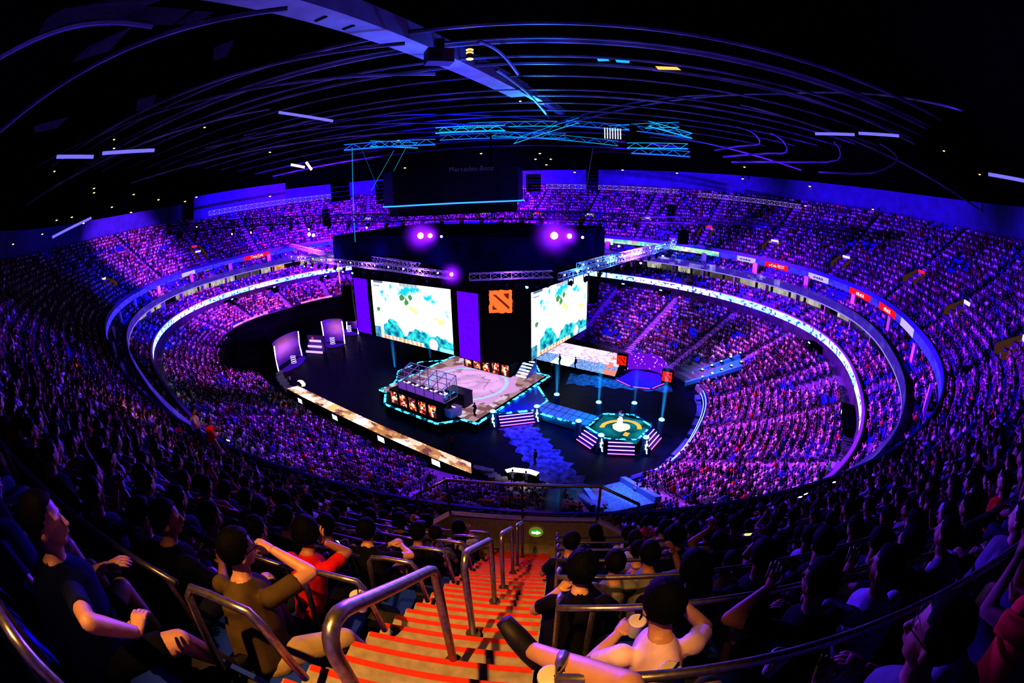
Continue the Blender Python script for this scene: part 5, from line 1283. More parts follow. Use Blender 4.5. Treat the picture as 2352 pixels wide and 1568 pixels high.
# ---- red-signed round studio
T = uvthing('studio_set', 27, 12, 0, 'small violet studio set with curved sparkling wall and two red logo boxes', 'studio'); rs = rel(27, 12)
pts = [rs(23.4, 14.3), rs(24.6, 15.6), rs(26.6, 16.3), rs(28.6, 15.8), rs(30.2, 13.5)]
def stw(a, b):
    c = np.array((.16, .01, .55)) 
    if vnoise(a*22, b*9, 3) > .38: c = np.array((.7, .2, .9))
    if vnoise(a*35, b*14, 8) > .62: c = np.array((2, 1.5, 2))
    return c
def wallp(a, b):
    x = a*4; i = min(3, int(x)); t = x-i; return (pts[i][0]*(1-t)+pts[i+1][0]*t, pts[i][1]*(1-t)+pts[i+1][1]*t, .1+b*2.6)
grid(60, 16, wallp, stw, SCR, 'back_wall', T)
m = MB(); fl_ = [rs(23.6, 10.2), rs(26.5, 8.9), rs(29.2, 9.6), rs(30.4, 12.6), rs(28.6, 15.4), rs(24.6, 15.2)]; m.prism(fl_, 0, .15); m.build('deck', mat('violet_deck', (.06, .02, .5), .4), T)
m = MB()
for a, b in ((0, 1), (1, 2), (2, 3)):
    A_, B_ = V3(*fl_[a], .2), V3(*fl_[b], .2); m.bar(A_.lerp(B_, .08), A_.lerp(B_, .92), .05)
m.build('rim_light', emis('pink_rim', (1.0, .1, .35), 2.0), T)
def logo_mark(parent, mats_, w, z0, y=-.02):
    """red-orange rough-edged square with a dark slanting bar and two corner chips"""
    m = MB(); rnd = random.Random(3); n = 10; pts_ = []
    for side in range(4):
        for i in range(n):
            t = i/n; j = rnd.uniform(-.02, .035); x, zz = [(t, j), (1-j, t), (1-t, 1-j), (j, 1-t)][side]; pts_.append(((x-.5)*w, y, z0+zz*w))
    m.add(pts_, [tuple(range(len(pts_)))]); a = m.build('logo_face', mats_[0], parent)
    for poly in (((.16, .80), (.26, .72), (.84, .16), (.88, .26), (.80, .34), (.30, .80)), ((.14, .14), (.36, .16), (.24, .26), (.16, .36)), ((.62, .84), (.86, .86), (.84, .60), (.74, .66))):
        m = MB(); m.add([((x-.5)*w, y-.02, z0+zz*w) for x, zz in poly], [tuple(range(len(poly)))]); m.build('logo_mark', mats_[1], parent)
RLOGO = emis('red_logo_glow', (1.0, .035, .01), .8); DLOGO = emis('dark_logo_mark', (.12, .015, .005), 1.0)
for u, v, z, lab in ((23.2, 13.4, 1.2, 'red logo box at the left end of the violet studio'), (30.6, 12.2, .6, 'red logo box at the right end of the violet studio')):
    lb = uvthing('logo_box', u, v, 0, lab, 'sign', 'red logo boxes of the studio'); m = MB(); m.box(-.8, .8, 0, .5, z-.6, z+1.7); m.build('case', M['black'], lb); logo_mark(lb, (RLOGO, DLOGO), 1.45, z)
# ---- central ring floor lights: teal rock path and purple pools
def path_mesh(nm, ctr, widths, mt, label, z=.03):
    m = MB(); L_, R__ = [], []
    for i, (u, v) in enumerate(ctr):
        a = ctr[max(i-1, 0)]; b = ctr[min(i+1, len(ctr)-1)]; d = V3(b[0]-a[0], b[1]-a[1], 0).normalized(); n = V3(-d.y, d.x, 0); w = widths[i]*(1+.18*math.sin(i*2.3)+.1*math.sin(i*5.1))
        L_.append((u+n.x*w, v+n.y*w)); w = widths[i]*(1+.18*math.sin(i*1.7+2)); R__.append((u-n.x*w, v-n.y*w))
    pl = [tuple(Wp(*p, z)) for p in L_+R__[::-1]]; k = len(ctr); m.add([tuple(Wp(*p, z)) for p in L_]+[tuple(Wp(*p, z)) for p in R__], [(i, i+1, k+i+1, k+i) for i in range(k-1)])
    o = m.build(nm, mt); tag(o, label, 'path'); return o
def lerp2(a, b, n): return [(a[0]+(b[0]-a[0])*i/n, a[1]+(b[1]-a[1])*i/n) for i in range(n+1)]
path_mesh('rock_path', lerp2((18.8, -7.8), (30.6, -16.0), 30), [1.9]*31, mat('blue_rock_path', (.16, .16, .42), .9, scale=1.6, var=.7, bump=.8), 'ragged blue-grey rock path from the stage steps to the near ramp')
path_mesh('rock_path', lerp2((17.5, 7.4), (31.5, 12.0), 24), [1.9]*25, mat('teal_rock_path', (.03, .2, .34), .9, scale=1.6, var=.7, bump=.8), 'ragged teal rock path curving behind the octagon to the far ramp', z=.035)
# ---- entrance ramps lit teal
def teal_ramp(nm, a, b, c, d, za, zb, label, nside):
    """floor a-b at the bottom (height za), d-c at the top (zb)"""
    T = empty(nm, (0, 0, 0), 0, label, 'ramp', 'teal entrance ramps'); P_ = [Wp(*a, za), Wp(*b, za), Wp(*c, zb), Wp(*d, zb)]
    m = MB(); m.add(P_+[V3(p.x, p.y, 0) for p in P_], [(0, 1, 2, 3), (0, 4, 5, 1), (1, 5, 6, 2), (2, 6, 7, 3), (3, 7, 4, 0)]); m.build('ramp_floor', mat('green_turf_ramp', (.02, .3, .28), .9, scale=7, var=.8, bump=.6), T)
    for e0, e1, sgn in ((P_[0], P_[3], -1), (P_[1], P_[2], 1)):
        m = MB(); n = (e1-e0).cross(V3(0, 0, 1)).normalized()*.5*-sgn
        m.add([e0, e1, e1+n, e0+n, e0+V3(0, 0, .55), e1+V3(0, 0, .55), e1+n+V3(0, 0, .55), e0+n+V3(0, 0, .55)], [(4, 5, 6, 7), (0, 1, 5, 4), (2, 3, 7, 6), (1, 2, 6, 5), (3, 0, 4, 7)]); m.build('side_kerb', mat('teal_kerb', (.04, .3, .4), .7), T)
    return T
def terr(u, v):
    p = np.array(W2(u, v)); i = int(np.argmin(np.linalg.norm(BP-p, axis=1))); D = float((p-BP[i]) @ BN[i]); return max(.1, zL+rL*(D-DL)/dL) if D > DL else .1
teal_ramp('entrance_ramp', (31.2, -15.0), (33.4, -12.4), (38.6, -19.2), (35.7, -22.0), .3, terr(37.2, -20.6)+.4, 'teal-lit entrance ramp with green textured floor below the camera', 1)
T2 = teal_ramp('entrance_ramp', (33.2, 13.0), (32.6, 15.6), (40.2, 17.6), (40.9, 13.6), .3, terr(40.6, 15.6)+.5, 'teal-lit entrance ramp with low walls on the far right', 1)
for i in range(6):
    for sd, (a, b) in enumerate((((33.6, 15.7), (40.0, 17.5)), ((34.2, 13.2), (40.6, 13.8)))):
        t = i/5.; p = Wp(a[0]*(1-t)+b[0]*t, a[1]*(1-t)+b[1]*t, .9+(terr(40.6, 15.6)+.2)*t); o = empty('floodlight', p, 0, f'small white floodlight on the far teal ramp, {ORD[i+1]} on its '+('far' if sd == 0 else 'near')+' wall', 'lamp', 'floodlights along the far ramp')
        m = MB(); m.box(-.18, .18, -.12, .12, 0, .22); m.build('housing', M['black'], o); m = MB(); m.ball((0, -.05, .28), (.16, .12, .09), nu=8, nv=5); m.build('lens', M['led_white'], o)
# stair flank beside the near ramp
T = empty('ramp_stairs', (0, 0, 0), 0, 'teal-lit stair flight left of the near entrance ramp', 'stairs'); m = MB()
a, b = (30.2, -15.9), (34.4, -21.4); dv = V3(b[0]-a[0], b[1]-a[1], 0).normalized(); n_ = V3(-dv.y, dv.x, 0)
for i in range(14):
    t0, t1 = i/14, (i+1)/14; z = .3+i*.3; p = [(a[0]+(b[0]-a[0])*t, a[1]+(b[1]-a[1])*t) for t in (t0, t1)]
    m.add([Wp(p[0][0], p[0][1], z), Wp(p[1][0], p[1][1], z), Wp(p[1][0]+n_.x*1.3, p[1][1]+n_.y*1.3, z), Wp(p[0][0]+n_.x*1.3, p[0][1]+n_.y*1.3, z)]+[Wp(p[0][0], p[0][1], z-.32), Wp(p[1][0], p[1][1], z-.32), Wp(p[1][0]+n_.x*1.3, p[1][1]+n_.y*1.3, z-.32), Wp(p[0][0]+n_.x*1.3, p[0][1]+n_.y*1.3, z-.32)], [(0, 1, 2, 3), (0, 4, 7, 3), (0, 1, 5, 4), (2, 3, 7, 6)])
m.build('treads', mat('teal_tread', (.06, .26, .4), .7), T)
# ---- analyst desks
def desk(px, py, z, rz, label, sc=1.0):
    T = empty('analyst_desk', at(px, py, z), rz, label, 'desk', 'lit analyst desks'); T.scale = (sc,)*3
    segs = [(-1.7, .35, -1.0, .75, .5), (-.95, .55, .55, .35, .6), (.6, .35, 1.5, .2, .55)]
    top = emis('lit_white_desk', (1.0, .95, .8), 1.6)
    for x0, y0, x1, y1, d_ in ((-1.75, .1, -.95, .55, .5), (-.9, .5, .5, .35, .65), (.55, .35, 1.45, -.1, .6)):
        a = V3(x0, y0, 0); b = V3(x1, y1, 0); e = (b-a).normalized(); n = V3(e.y, -e.x, 0)*d_
        m = MB(); m.prism([(a.x, a.y), (a.x+n.x, a.y+n.y), (b.x+n.x, b.y+n.y), (b.x, b.y)], .98, 1.05); m.build('desk_top', top, T)
        m = MB(); m.prism([(a.x, a.y), (a.x+n.x*.3, a.y+n.y*.3), (b.x+n.x*.3, b.y+n.y*.3), (b.x, b.y)], 0, .98); m.build('front_panel', M['black'], T)
    return T
desk(1203, 1102, .05, -.12, 'white lit analyst desk with angled wings below the near seats'); desk(697, 893, .05, -.75, 'white lit analyst desk at the far end of the catwalk', .9)
rk = mat('pale_rock_block', (.5, .47, .45), .85, bump=.4)
RB = [(1100, 1079), (1108, 1084), (1120, 1088), (1128, 1094), (1136, 1101), (1152, 1108), (1165, 1114), (1180, 1119), (1196, 1120), (1212, 1123), (1226, 1127), (1240, 1128), (1252, 1122)]
for i, (px, py) in enumerate(RB):
    o = empty('kerb_block', at(px, py, 0), -.3+.08*i, f'pale stone block, {ORD[i+1]} from the left in the kerb behind the analyst desk', 'block', 'stone kerb blocks at the near desk'); m = MB(); m.prism([(-.65, -.3), (.65, -.3), (.6, .3), (-.6, .3)], 0, .45, top=[(-.6, -.25), (.6, -.25), (.55, .25), (-.55, .25)]); m.build('stone', rk, o); o.scale = (1, 1, .8+.4*(i % 3)/2)
for i, (px, py) in enumerate(((641, 862), (644, 872), (650, 881), (658, 890), (664, 898), (672, 903))):
    o = empty('kerb_block', at(px, py, 0), 1.0, f'pale stone block, {ORD[i+1]} from the top in the kerb beside the far desk', 'block', 'stone kerb blocks at the far desk'); m = MB(); m.prism([(-.7, -.35), (.7, -.35), (.65, .35), (-.65, .35)], 0, .6); m.build('stone', rk, o)
# curved barrier with blue light lines on the right
DB = -15.95
sa, sb = sorted((s_of_p(at(1480, 1150, .8)[:2]), s_of_p(at(1642, 905, .8)[:2])))
sa, sb = min(sa, sb), max(sa, sb)
T = empty('floor_barrier', (0, 0, 0), 0, 'curved barrier with two pale blue light lines along the right floor edge', 'barrier')
o = sweep('wall_panel', [(DL-.35, 0), (DL-.35, 1.25), (DL-.05, 1.25), (DL-.05, 0)], sa, sb, 2, mat('blue_barrier', (.02, .06, .2), .4), True, None); o.parent = T
for k, dz in enumerate((-.25, -.55)):
    ss = np.linspace(sa+(sb-sa)*.12, sb, 40); p, _ = bowl(ss, np.full(40, DL+dz)); m = MB(); m.tube([(x, y, 1.3-.35*k) for x, y in p], .045, n=5); m.build('light_line', emis('pale_blue_line', (.3, .5, 1.0), 2.2), T)
for i in range(16):
    s = sa+(sb-sa)*(i+.5)/16; p, n, rz = frame_at(s, DL-.95); o = empty('kerb_block', (p[0], p[1], 0), rz, f'blue-lit stone block, {ORD[i+1]} along the curved barrier', 'block', 'blue-lit stone blocks inside the curved barrier'); m = MB(); w = .7+.25*math.sin(i*2.1); m.prism([(-w, -.3), (w, -.35), (w, .3), (-w, .35)], 0, .5+.2*math.sin(i*1.3)); m.build('stone', mat('blue_lit_stone', (.05, .15, .3), .8, bump=.4) if i == 0 else bpy.data.materials['blue_lit_stone'], o)
mk = sorted([(s_of_p(W2(-21, -18))), s_of_p(W2(-21, 22))])
def in_left(s): u, v = uv_of(s, -12); return u < -21
sL = [x for x in np.linspace(-LEN/2, LEN/2, 600) if in_left(x)]
a_, b_ = min(sL), max(sL)
if b_-a_ > LEN*.6:
    neg = [x for x in sL if x < 0]; pos = [x-LEN for x in sL if x >= 0]; a_, b_ = min(pos), max(neg)
cv = sweep('masking_cover', [(DL-.3, 0), (DL-.3, 3.9), (-8.95, 4.3), (-8.95, 3.3), (DL, 0)], a_, b_, 2, M['black_cloth'], True, None); tag(cv, 'black cloth covering the unused rows behind the stage at the left', 'curtain')
# ---- left end: three curved studio bays and the black masking box
def bay(pL, pR, h, label, seed, lit=True):
    A_, B_ = at(*pL, 0), at(*pR, 0); T = empty('studio_bay', (0, 0, 0), 0, label, 'studio', 'studio bays at the far left of the floor'); mid = (A_+B_)/2; d = (B_-A_); n = V3(d.y, -d.x, 0).normalized()
    if (mid+n-V3(0, 0, 0)).length > mid.length: back = n
    else: back = -n
    def P(a, b):
        th = PI*a; x = A_.lerp(B_, .5-.5*math.cos(th)); return (x+back*math.sin(th)*1.6+V3(0, 0, .1+b*h))
    def c(a, b):
        g = math.exp(-((a-.55)**2)*12-((b-.6)**2)*9); v = .6+.6*fbm(a*3, b*3, seed); return (.09*v+.45*g, .01*v+.14*g, .5*v+.35*g)  # violet glow with a brighter middle is painted into the wall
    grid(30, 20, P, c, SCR, 'curved_wall', T)
    for e in (A_, B_):
        m = MB(); m.tube([e+V3(0, 0, .1), e+V3(0, 0, h*.5)+back*.15, e+V3(0, 0, h)], .09, n=6); m.build('edge_tube', emis('white_violet_tube', (.8, .6, 1.0), 5), T)
    m = MB(); fr = -back*2.2; m.prism([(p.x, p.y) for p in (A_, A_+fr*.6+d*.1, mid+fr, B_+fr*.6-d*.1, B_)], 0, .18) if True else None; m.build('deck', emis('violet_deck_glow', (.06, .01, .32), 1.0), T)
    for i in range(4):
        c_ = mid+back*.2; m = MB(); z = .35+i*.36; q = [c_-back*.9+V3(.5*math.cos(a), .4*math.sin(a), z) for a in [k*PI/4 for k in range(9)]]; m.tube(q, .03, n=5); m.build('ring_light', emis('ring_glow', (.7, .6, 1.0), 1.6) if i == 0 else [x_ for x_ in bpy.data.materials if x_.name.startswith('ring_glow')][-1], T)
bay((641, 856), (694, 818), 4.6, 'violet studio bay nearest the black masking box', 1.0); bay((745, 790), (792, 790), 4.4, 'violet studio bay below the far seats', 5.0); bay((797, 757), (823, 768), 4.2, 'narrow violet studio bay beside the left banner', 9.0)
# sparkling desk between the bays
T = empty('pedestal_bar', at(722, 812, 0), ANG+.4, 'glittering white tiered bar with a red dot between the studio bays', 'bar')
for i in range(3):
    m = MB(); m.box(-1.9+.3*i, 1.9-.3*i, .4*i, .4*i+.1, 0.1+.9*i, .5+.9*i); m.build('lit_tier', emis('glitter_white', (.6, .4, 1.0), 1.1), T)
m = MB(); m.box(-1.8, 1.8, .9, 1.4, 0, 3.0); m.build('body', mat('bar_body', (.2, .1, .4), .5), T); m = MB(); m.ball((.1, .0, 2.9), .2, nu=8, nv=6); m.build('red_dot', emis('red_dot', (1, .03, .02), 3), T)
T = empty('masking_box', (0, 0, 0), 0, 'big black curtained box at the left end of the floor', 'curtain')
A_, B_ = at(540, 806, 5.6), at(640, 862, 0); P1 = V3(A_.x, A_.y, 0); P2 = V3(B_.x, B_.y, 0); P3 = P2+V3(-9, 11, 0); P0_ = P1+V3(-5, 9, 0)
m = MB(); q = [P1, P2, P3, P0_]; m.add([V3(p.x, p.y, 0) for p in q]+[V3(p.x, p.y, z) for p, z in zip(q, (5.4, 4.8, 4.9, 5.4))], [(0, 1, 5, 4), (1, 2, 6, 5), (2, 3, 7, 6), (3, 0, 4, 7), (4, 5, 6, 7)]); m.build('drape', M['black_cloth'], T)
# pale service wall and dark boxes under the far left seats
vquad('wall_service', [(628, 736), (700, 708), (718, 735), (690, 742), (640, 752)], at(640, 750, 0), at(712, 735, 0), emis('pale_green_wall_glow', (.25, .3, .22), .35), kind='structure')  # wall emits weakly in place of lamp light falling on it
vquad('wall_service', [(712, 728), (796, 700), (800, 735), (716, 748)], at(712, 745, 0), at(800, 735, 0), M['concrete_dark'], kind='structure')
# ------------------------------------------------------------------ hanging screens, trusses, lamps, scoreboard
R = uvthing('screen_rig', -2, 9, 0, 'huge black box hanging over the stage that carries the screens and banners', 'screen rig'); rr = rel(-2, 9)
bx = [(-18.2, -1.1), (9.0, -1.1), (14.1, 2.2), (14.1, 19.9), (-13, 19.9), (-18.2, 15)]
m = MB(); m.prism([rr(*p) for p in bx], 3.55, 14.9); m.build('box', M['black'], R)
dr = [(-20.5, -3.0), (9.6, -3.4), (15.8, 1.0), (16.0, 22.5), (-15, 22.5), (-20.5, 17)]
m = MB(); m.prism([rr(*p) for p in dr], 15.6, 20.3); m.build('top_drape', mat('navy_drape', (.006, .006, .05), 1.0, var=.5, scale=.4, spec=0.0), R)  # blue haze over the black drape is put into its colour
def gamepic(seed, mirror=False):
    def f(a, b):
        x = a*16; y = b*9; q = fbm(x*.5+seed, y*.5, seed); w = fbm(x*1.3, y*1.3+seed, seed+4)
        c = np.array((1.7, 1.75, 1.5))
        k = 0
        for ca, cb, ra, rb, st in ((.17, .78, .08, .1, .9), (.30, .93, .12, .05, .6), (.47, .86, .13, .09, 1.0), (.62, .93, .1, .06, .8), (.76, .80, .09, .1, .9), (.93, .62, .06, .09, .8), (.05, .48, .05, .06, .5), (.9, .9, .1, .08, .5)):
            k += st*math.exp(-((a-ca)/ra)**2-((b-cb)/rb)**2)
        k = min(1, max(0, k*1.25+w*.7-.25)) if k > .12 else 0
        c = c*(1-k)+np.array((.02, .55, .8))*k
        for ca, cb in ((.42, .76), (.52, .79), (.08, .52), (.48, .7)):
            if math.hypot((a-ca)*16, (b-cb)*9) < .42+.3*w: c = np.array((.1, .3, .12))
        for ca, cb in ((.53, .62), (.58, .56), (.82, .50), (.88, .47)):
            if math.hypot((a-ca)*16, (b-cb)*14) < .5+.4*w: c = np.array((1.6, .7, .35))
        fb = .22+.20*math.exp(-((a-.26)/.1)**2)+.09*math.exp(-((a-.62)/.14)**2)+.05*math.exp(-((a-.85)/.08)**2)-.10*math.exp(-((a-.43)/.035)**2)+.03*w
        if a > .13 and b < fb:
            v = min(1, max(0, .5+.9*fbm(x*1.1, y*1.3, 2))); e_ = min(1, (fb-b)/.05); c = c*(1-e_)+(np.array((.0, .13, .28))*(1-v)+np.array((.08, .75, .72))*v)*e_
        if b < .2 and a < .09: c = np.array((.1, .35, .5))*(1+.8*w)
        if b < .075 and .12 < a < .66:                                            # bottom bar with small portraits
            k = int(a*38) % 2; v = vnoise(a*70, b*60, 3); c = np.array((1.0, .25, .1)) if (k and v > -.1) else np.array((.75, .7, .6))
        if math.hypot((a-.775)*16, (b-.085)*9) < .85: c = np.array((1.4, .65, .75)) if w > 0 else np.array((1.8, 1.4, 1.5))
        if b > .965 and .03 < a < .17: c = np.array((.15, .2, .3))
        if .90 < b < .925 and .03 < a < .12: c = np.array((.35, .4, .5))
        if b > .95 and .4 < a < .62: c = np.array((.9, .3, .2)) if int(a*60) % 3 == 0 else np.array((.3, .6, .8))
        if b < .06 and a > .85: c = np.array((.35, .9, 1.1))
        return c
    return f
def vscreen(nm, u0, v0, u1, v1, z0, z1, colf, nx, ny, label, cat='screen', group=None, mt=None):
    T = uvthing(nm, u0, v0, 0, label, cat, group); A_ = V3(0, 0, z0); B_ = V3(u1-u0, v1-v0, z0); d = (B_-A_).normalized(); n = V3(d.y, -d.x, 0)
    m = MB(); q = [A_+n*.12-d*.1-V3(0, 0, .1), B_+n*.12+d*.1-V3(0, 0, .1)]; 
    m.add([q[0], q[1], q[1]+V3(0, 0, z1-z0+.2), q[0]+V3(0, 0, z1-z0+.2)]+[p-n*.5 for p in (q[0], q[1], q[1]+V3(0, 0, z1-z0+.2), q[0]+V3(0, 0, z1-z0+.2))], [(0, 1, 2, 3), (7, 6, 5, 4), (0, 4, 5, 1), (1, 5, 6, 2), (2, 6, 7, 3), (3, 7, 4, 0)]); m.build('casing', M['dark_metal'], T)
    grid(nx, ny, lambda a, b: A_.lerp(B_, a)+n*.14+V3(0, 0, b*(z1-z0)), colf, mt or SCR, 'picture', T); return T
vscreen('led_screen', -12.75, -1.25, 4.25, -1.25, 3.8, 13.05, gamepic(1.5), 200, 112, 'left main screen showing a bright white and teal game map')
vscreen('led_screen', 14.25, 2.6, 14.25, 19.6, 3.7, 12.9, gamepic(1.5), 200, 112, 'right main screen showing the same bright game map')
def ban(a, b):
    v = .9+.25*vnoise(a*9, b*20, 2); e = 1.4 if b > .985 else 1
    return (.16*v*e, .0+.25*(e-1), .95*v*e)
vscreen('banner_screen', -17.6, -1.25, -13.9, -1.25, 3.8, 13.1, ban, 12, 30, 'tall violet banner at the left end of the hanging rig', 'banner', 'violet banners'); vscreen('banner_screen', 5.37, -1.25, 8.93, -1.25, 3.7, 12.95, ban, 12, 30, 'tall violet banner between the left screen and the logo corner', 'banner', 'violet banners')
# logo on the chamfered corner
c0, c1 = Wp(9.0, -1.2), Wp(14.15, 2.1); dC = (c1-c0).normalized(); lg_ = empty('logo_sign', (c0+c1)/2+V3(-.35, 0, 0)+V3(dC.y, -dC.x, 0)*.12, math.atan2(dC.y, dC.x), 'square red-orange game logo sign glowing on the dark corner between the screens', 'sign')
OLOGO = emis('orange_logo_glow', (1.0, .17, .045), 1.15)
m = MB(); m.box(-1.7, 1.7, -.03, .1, 10.15, 13.6); m.build('casing', M['black'], lg_); logo_mark(lg_, (OLOGO, emis('brown_logo_mark', (.16, .03, .015), 1.0)), 3.0, 10.4, -.05)
m = MB()
for i in range(3): m.ball((-1.6+i*1.6, -.15, 5.0+.3*i), (.5, .05, .35), nu=10, nv=6)
# trusses
def truss(p0, p1, nm, label, mt, size=.75, bay=1.1, group=None, rad=.045):
    p0, p1 = Vector(p0), Vector(p1); T = empty(nm, p0, 0, label, 'truss', group); d = p1-p0; L = d.length; e = d.normalized(); sx = e.cross(V3(0, 0, 1)).normalized()*size/2; sz = V3(0, 0, size/2); m = MB()
    c = [sx+sz, sx-sz, -sx-sz, -sx+sz]
    for k in c: m.bar(k, d+k, rad)
    m.build('chords', mt, T); n = max(2, int(L/bay)); m = MB()
    for i in range(n):
        a, b = e*(L*i/n), e*(L*(i+1)/n)
        for k in range(4):
            q, w = c[k], c[(k+1) % 4]; m.bar(a+q, (b+w) if i % 2 else b+w, rad*.6, n=3); m.bar(a+q, a+w, rad*.6, n=3)
    m.build('lacing', mt, T); return T
tz = 16.2
TR = []
def trs(pa, pb, za, zb, label, mt=M['truss'], **kw): A_ = at(pa[0], pa[1], za); B_ = at(pb[0], pb[1], zb); TR.append((A_, B_)); return truss(A_, B_, 'lighting_truss', label, mt, group='lighting trusses', **kw)
trs((665, 590), (1037, 633), tz, tz, 'lit lattice truss above the left main screen')
trs((1078, 636), (1270, 629), tz, tz, 'lattice truss above the logo corner')
trs((1288, 636), (1556, 561), tz, tz, 'blue-lit lattice truss above the right main screen, lower one')
trs((1330, 612), (1552, 556), tz+.6, tz+.9, 'blue-lit lattice truss above the right main screen, upper one')
trs((668, 563), (770, 590), tz+.7, tz+.5, 'short violet lattice truss behind the left truss end')
trs((850, 592), (960, 612), tz+.6, tz+.6, 'short lattice truss just over the left truss')
DK = M['truss_dark']
def trd(pa, da, pb, db, label, mt=DK, **kw): A_ = atd(*pa, da); B_ = atd(*pb, db); TR.append((A_, B_)); return truss(A_, B_, 'lighting_truss', label, mt, group='lighting trusses', **kw)
trd((385, 528), 70, (905, 500), 70, 'dark truss with lamps crossing the far left seats', size=1.1, rad=.09)
trd((900, 500), 70, (1440, 502), 70, 'dark truss running across below the scoreboard', size=1.2, rad=.09)
trd((1430, 505), 70, (1945, 524), 70, 'dark truss crossing the far right seats', size=.8, rad=.09)
WT = emis('thin_truss_glow', (.42, .3, .85), .55)  # weak emission replaces lamp light on the thin trusses
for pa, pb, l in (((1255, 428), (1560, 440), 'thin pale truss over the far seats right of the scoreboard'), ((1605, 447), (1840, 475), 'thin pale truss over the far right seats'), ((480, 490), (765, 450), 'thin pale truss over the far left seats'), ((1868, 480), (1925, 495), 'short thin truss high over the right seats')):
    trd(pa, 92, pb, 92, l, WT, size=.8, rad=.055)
# moving lamps under the trusses
def lamp(p, label, col=None, group='lamps under the trusses', s=1.0, aim=(0, 0)):
    o = empty('stage_lamp', p, ANG, label, 'lamp', group); o.scale = (s, s, s)
    m = MB(); m.box(-.3, .3, -.08, .08, -.1, .05); m.box(-.32, -.26, -.06, .06, -.6, -.05); m.box(.26, .32, -.06, .06, -.6, -.05); m.build('yoke', M['dark_metal'], o)
    m = MB(); m.tube([(0, .16, -.35), (0, 0, -.5), (0, -.2, -.72), (0, -.26, -.78)], [.14, .22, .24, .2], n=10); m.build('head', M['black'], o)
    m = MB(); m.ball((0, -.27, -.8), (.18, .05, .18), nu=10, nv=6); m.build('lens', col or M['dark_metal'], o); return o
LV = emis('violet_lens', (.5, .25, 1.0), 10); LM = emis('magenta_lens', (1.0, .25, .95), 60); LC = emis('cyan_lens', (.1, .9, .9), 8); LW = emis('white_violet_lens', (.9, .75, 1.0), 8)
TN = ['the left screen truss', 'the logo corner truss', 'the right screen truss', 'the upper right truss', 'the short left-end truss', 'the short upper left truss', 'the far left dark truss', 'the scoreboard truss', 'the far right dark truss']
for ti, n in ((0, 16), (1, 8), (2, 12), (6, 12), (7, 12), (8, 10)):
    A_, B_ = TR[ti]
    for i in range(n):
        p = A_.lerp(B_, (i+.6)/n)-V3(0, 0, .45); col = None; q = rng.random()
        if ti in (0, 2): col = LV if q < .25 else (LC if q < .35 else None)
        if ti == 1: col = LC if i == 5 else None
        if ti == 6: col = LW if i in (3, 4, 7, 10) else None
        lamp(p, f'moving lamp hanging from {TN[ti]}, {ORD[i+1]} from its left end', col, s=1.15)
# beads of light on the two bright trusses
for ti, n in ((0, 14), (2, 16), (3, 10)):
    A_, B_ = TR[ti]
    for i in range(n):
        p = A_.lerp(B_, (i+.3)/n)+V3(0, 0, .1); m = MB(); m.ball((0, 0, 0), .11, nu=8, nv=5); o = m.build('truss_light', LV if ti == 0 else emis('blue_bead', (.2, .5, 1.0), 12) if i == 0 else (LV if ti == 0 else bpy.data.materials['blue_bead']), None, loc=p); tag(o, f'small glowing light on {TN[ti]}, {ORD[i+1]} from its left end', 'light', 'small lights on the trusses')
# the bright magenta spotlights and their glow, put in as balls of emissive mist
for px, py, d, s, l, mt, g in ((966, 541, 54, .42, 'brightest magenta spotlight left of centre above the rig', LM, 3.0), (988, 541, 54, .3, 'smaller magenta spotlight just right of the left bright one', LM, 1.6), (1014, 543, 54, .18, 'small flat magenta spotlight, third from the left pair', LV, 0), (1273, 541, 50, .46, 'brightest magenta spotlight right of centre above the rig', LM, 3.4), (1308, 542, 50, .3, 'smaller magenta spotlight right of the right bright one', LM, 1.6), (1338, 545, 50, .18, 'small flat spotlight at the right of the right pair', LV, 0), (1037, 630, 50, .22, 'magenta spotlight at the right end of the left truss', LM, 1.9),
    (1690, 552, 92, .45, 'white-magenta spotlight over the far right ribbon, left one', LW, 0), (1712, 549, 92, .5, 'white-magenta spotlight over the far right ribbon, right one', LW, 0), (710, 538, 86, .4, 'white spotlight over the far left seats, left one', LW, 0), (720, 540, 86, .36, 'white spotlight over the far left seats, right one', LW, 0), (1405, 560, 80, .22, 'cyan spotlight in the seats right of the rig, left one', LC, 0), (1421, 565, 80, .22, 'cyan spotlight in the seats right of the rig, right one', LC, 0)):
    o = empty('spotlight', atd(px, py, d), 0, l, 'spotlight'); m = MB(); m.tube([(0, s*.8, 0), (0, .1, 0), (0, 0, 0)], [s*.5, s*.9, s], n=14); m.build('housing', M['black'], o); m = MB(); m.ball((0, -.03, 0), (s*.85, s*.25, s*.85), nu=14, nv=8); m.build('lens', mt, o)
    if g:
        m = MB(); m.ball((0, 0, 0), 1.0, nu=20, nv=12); h_ = m.build('light_haze', haze('haze_%d' % px, (.3, .02, 1.0), 4.0/g, 3.4), None, smooth=True, loc=atd(px, py, d)); h_.scale = (g, g, g); tag(h_, 'violet glow in the haze around the '+l, 'haze')
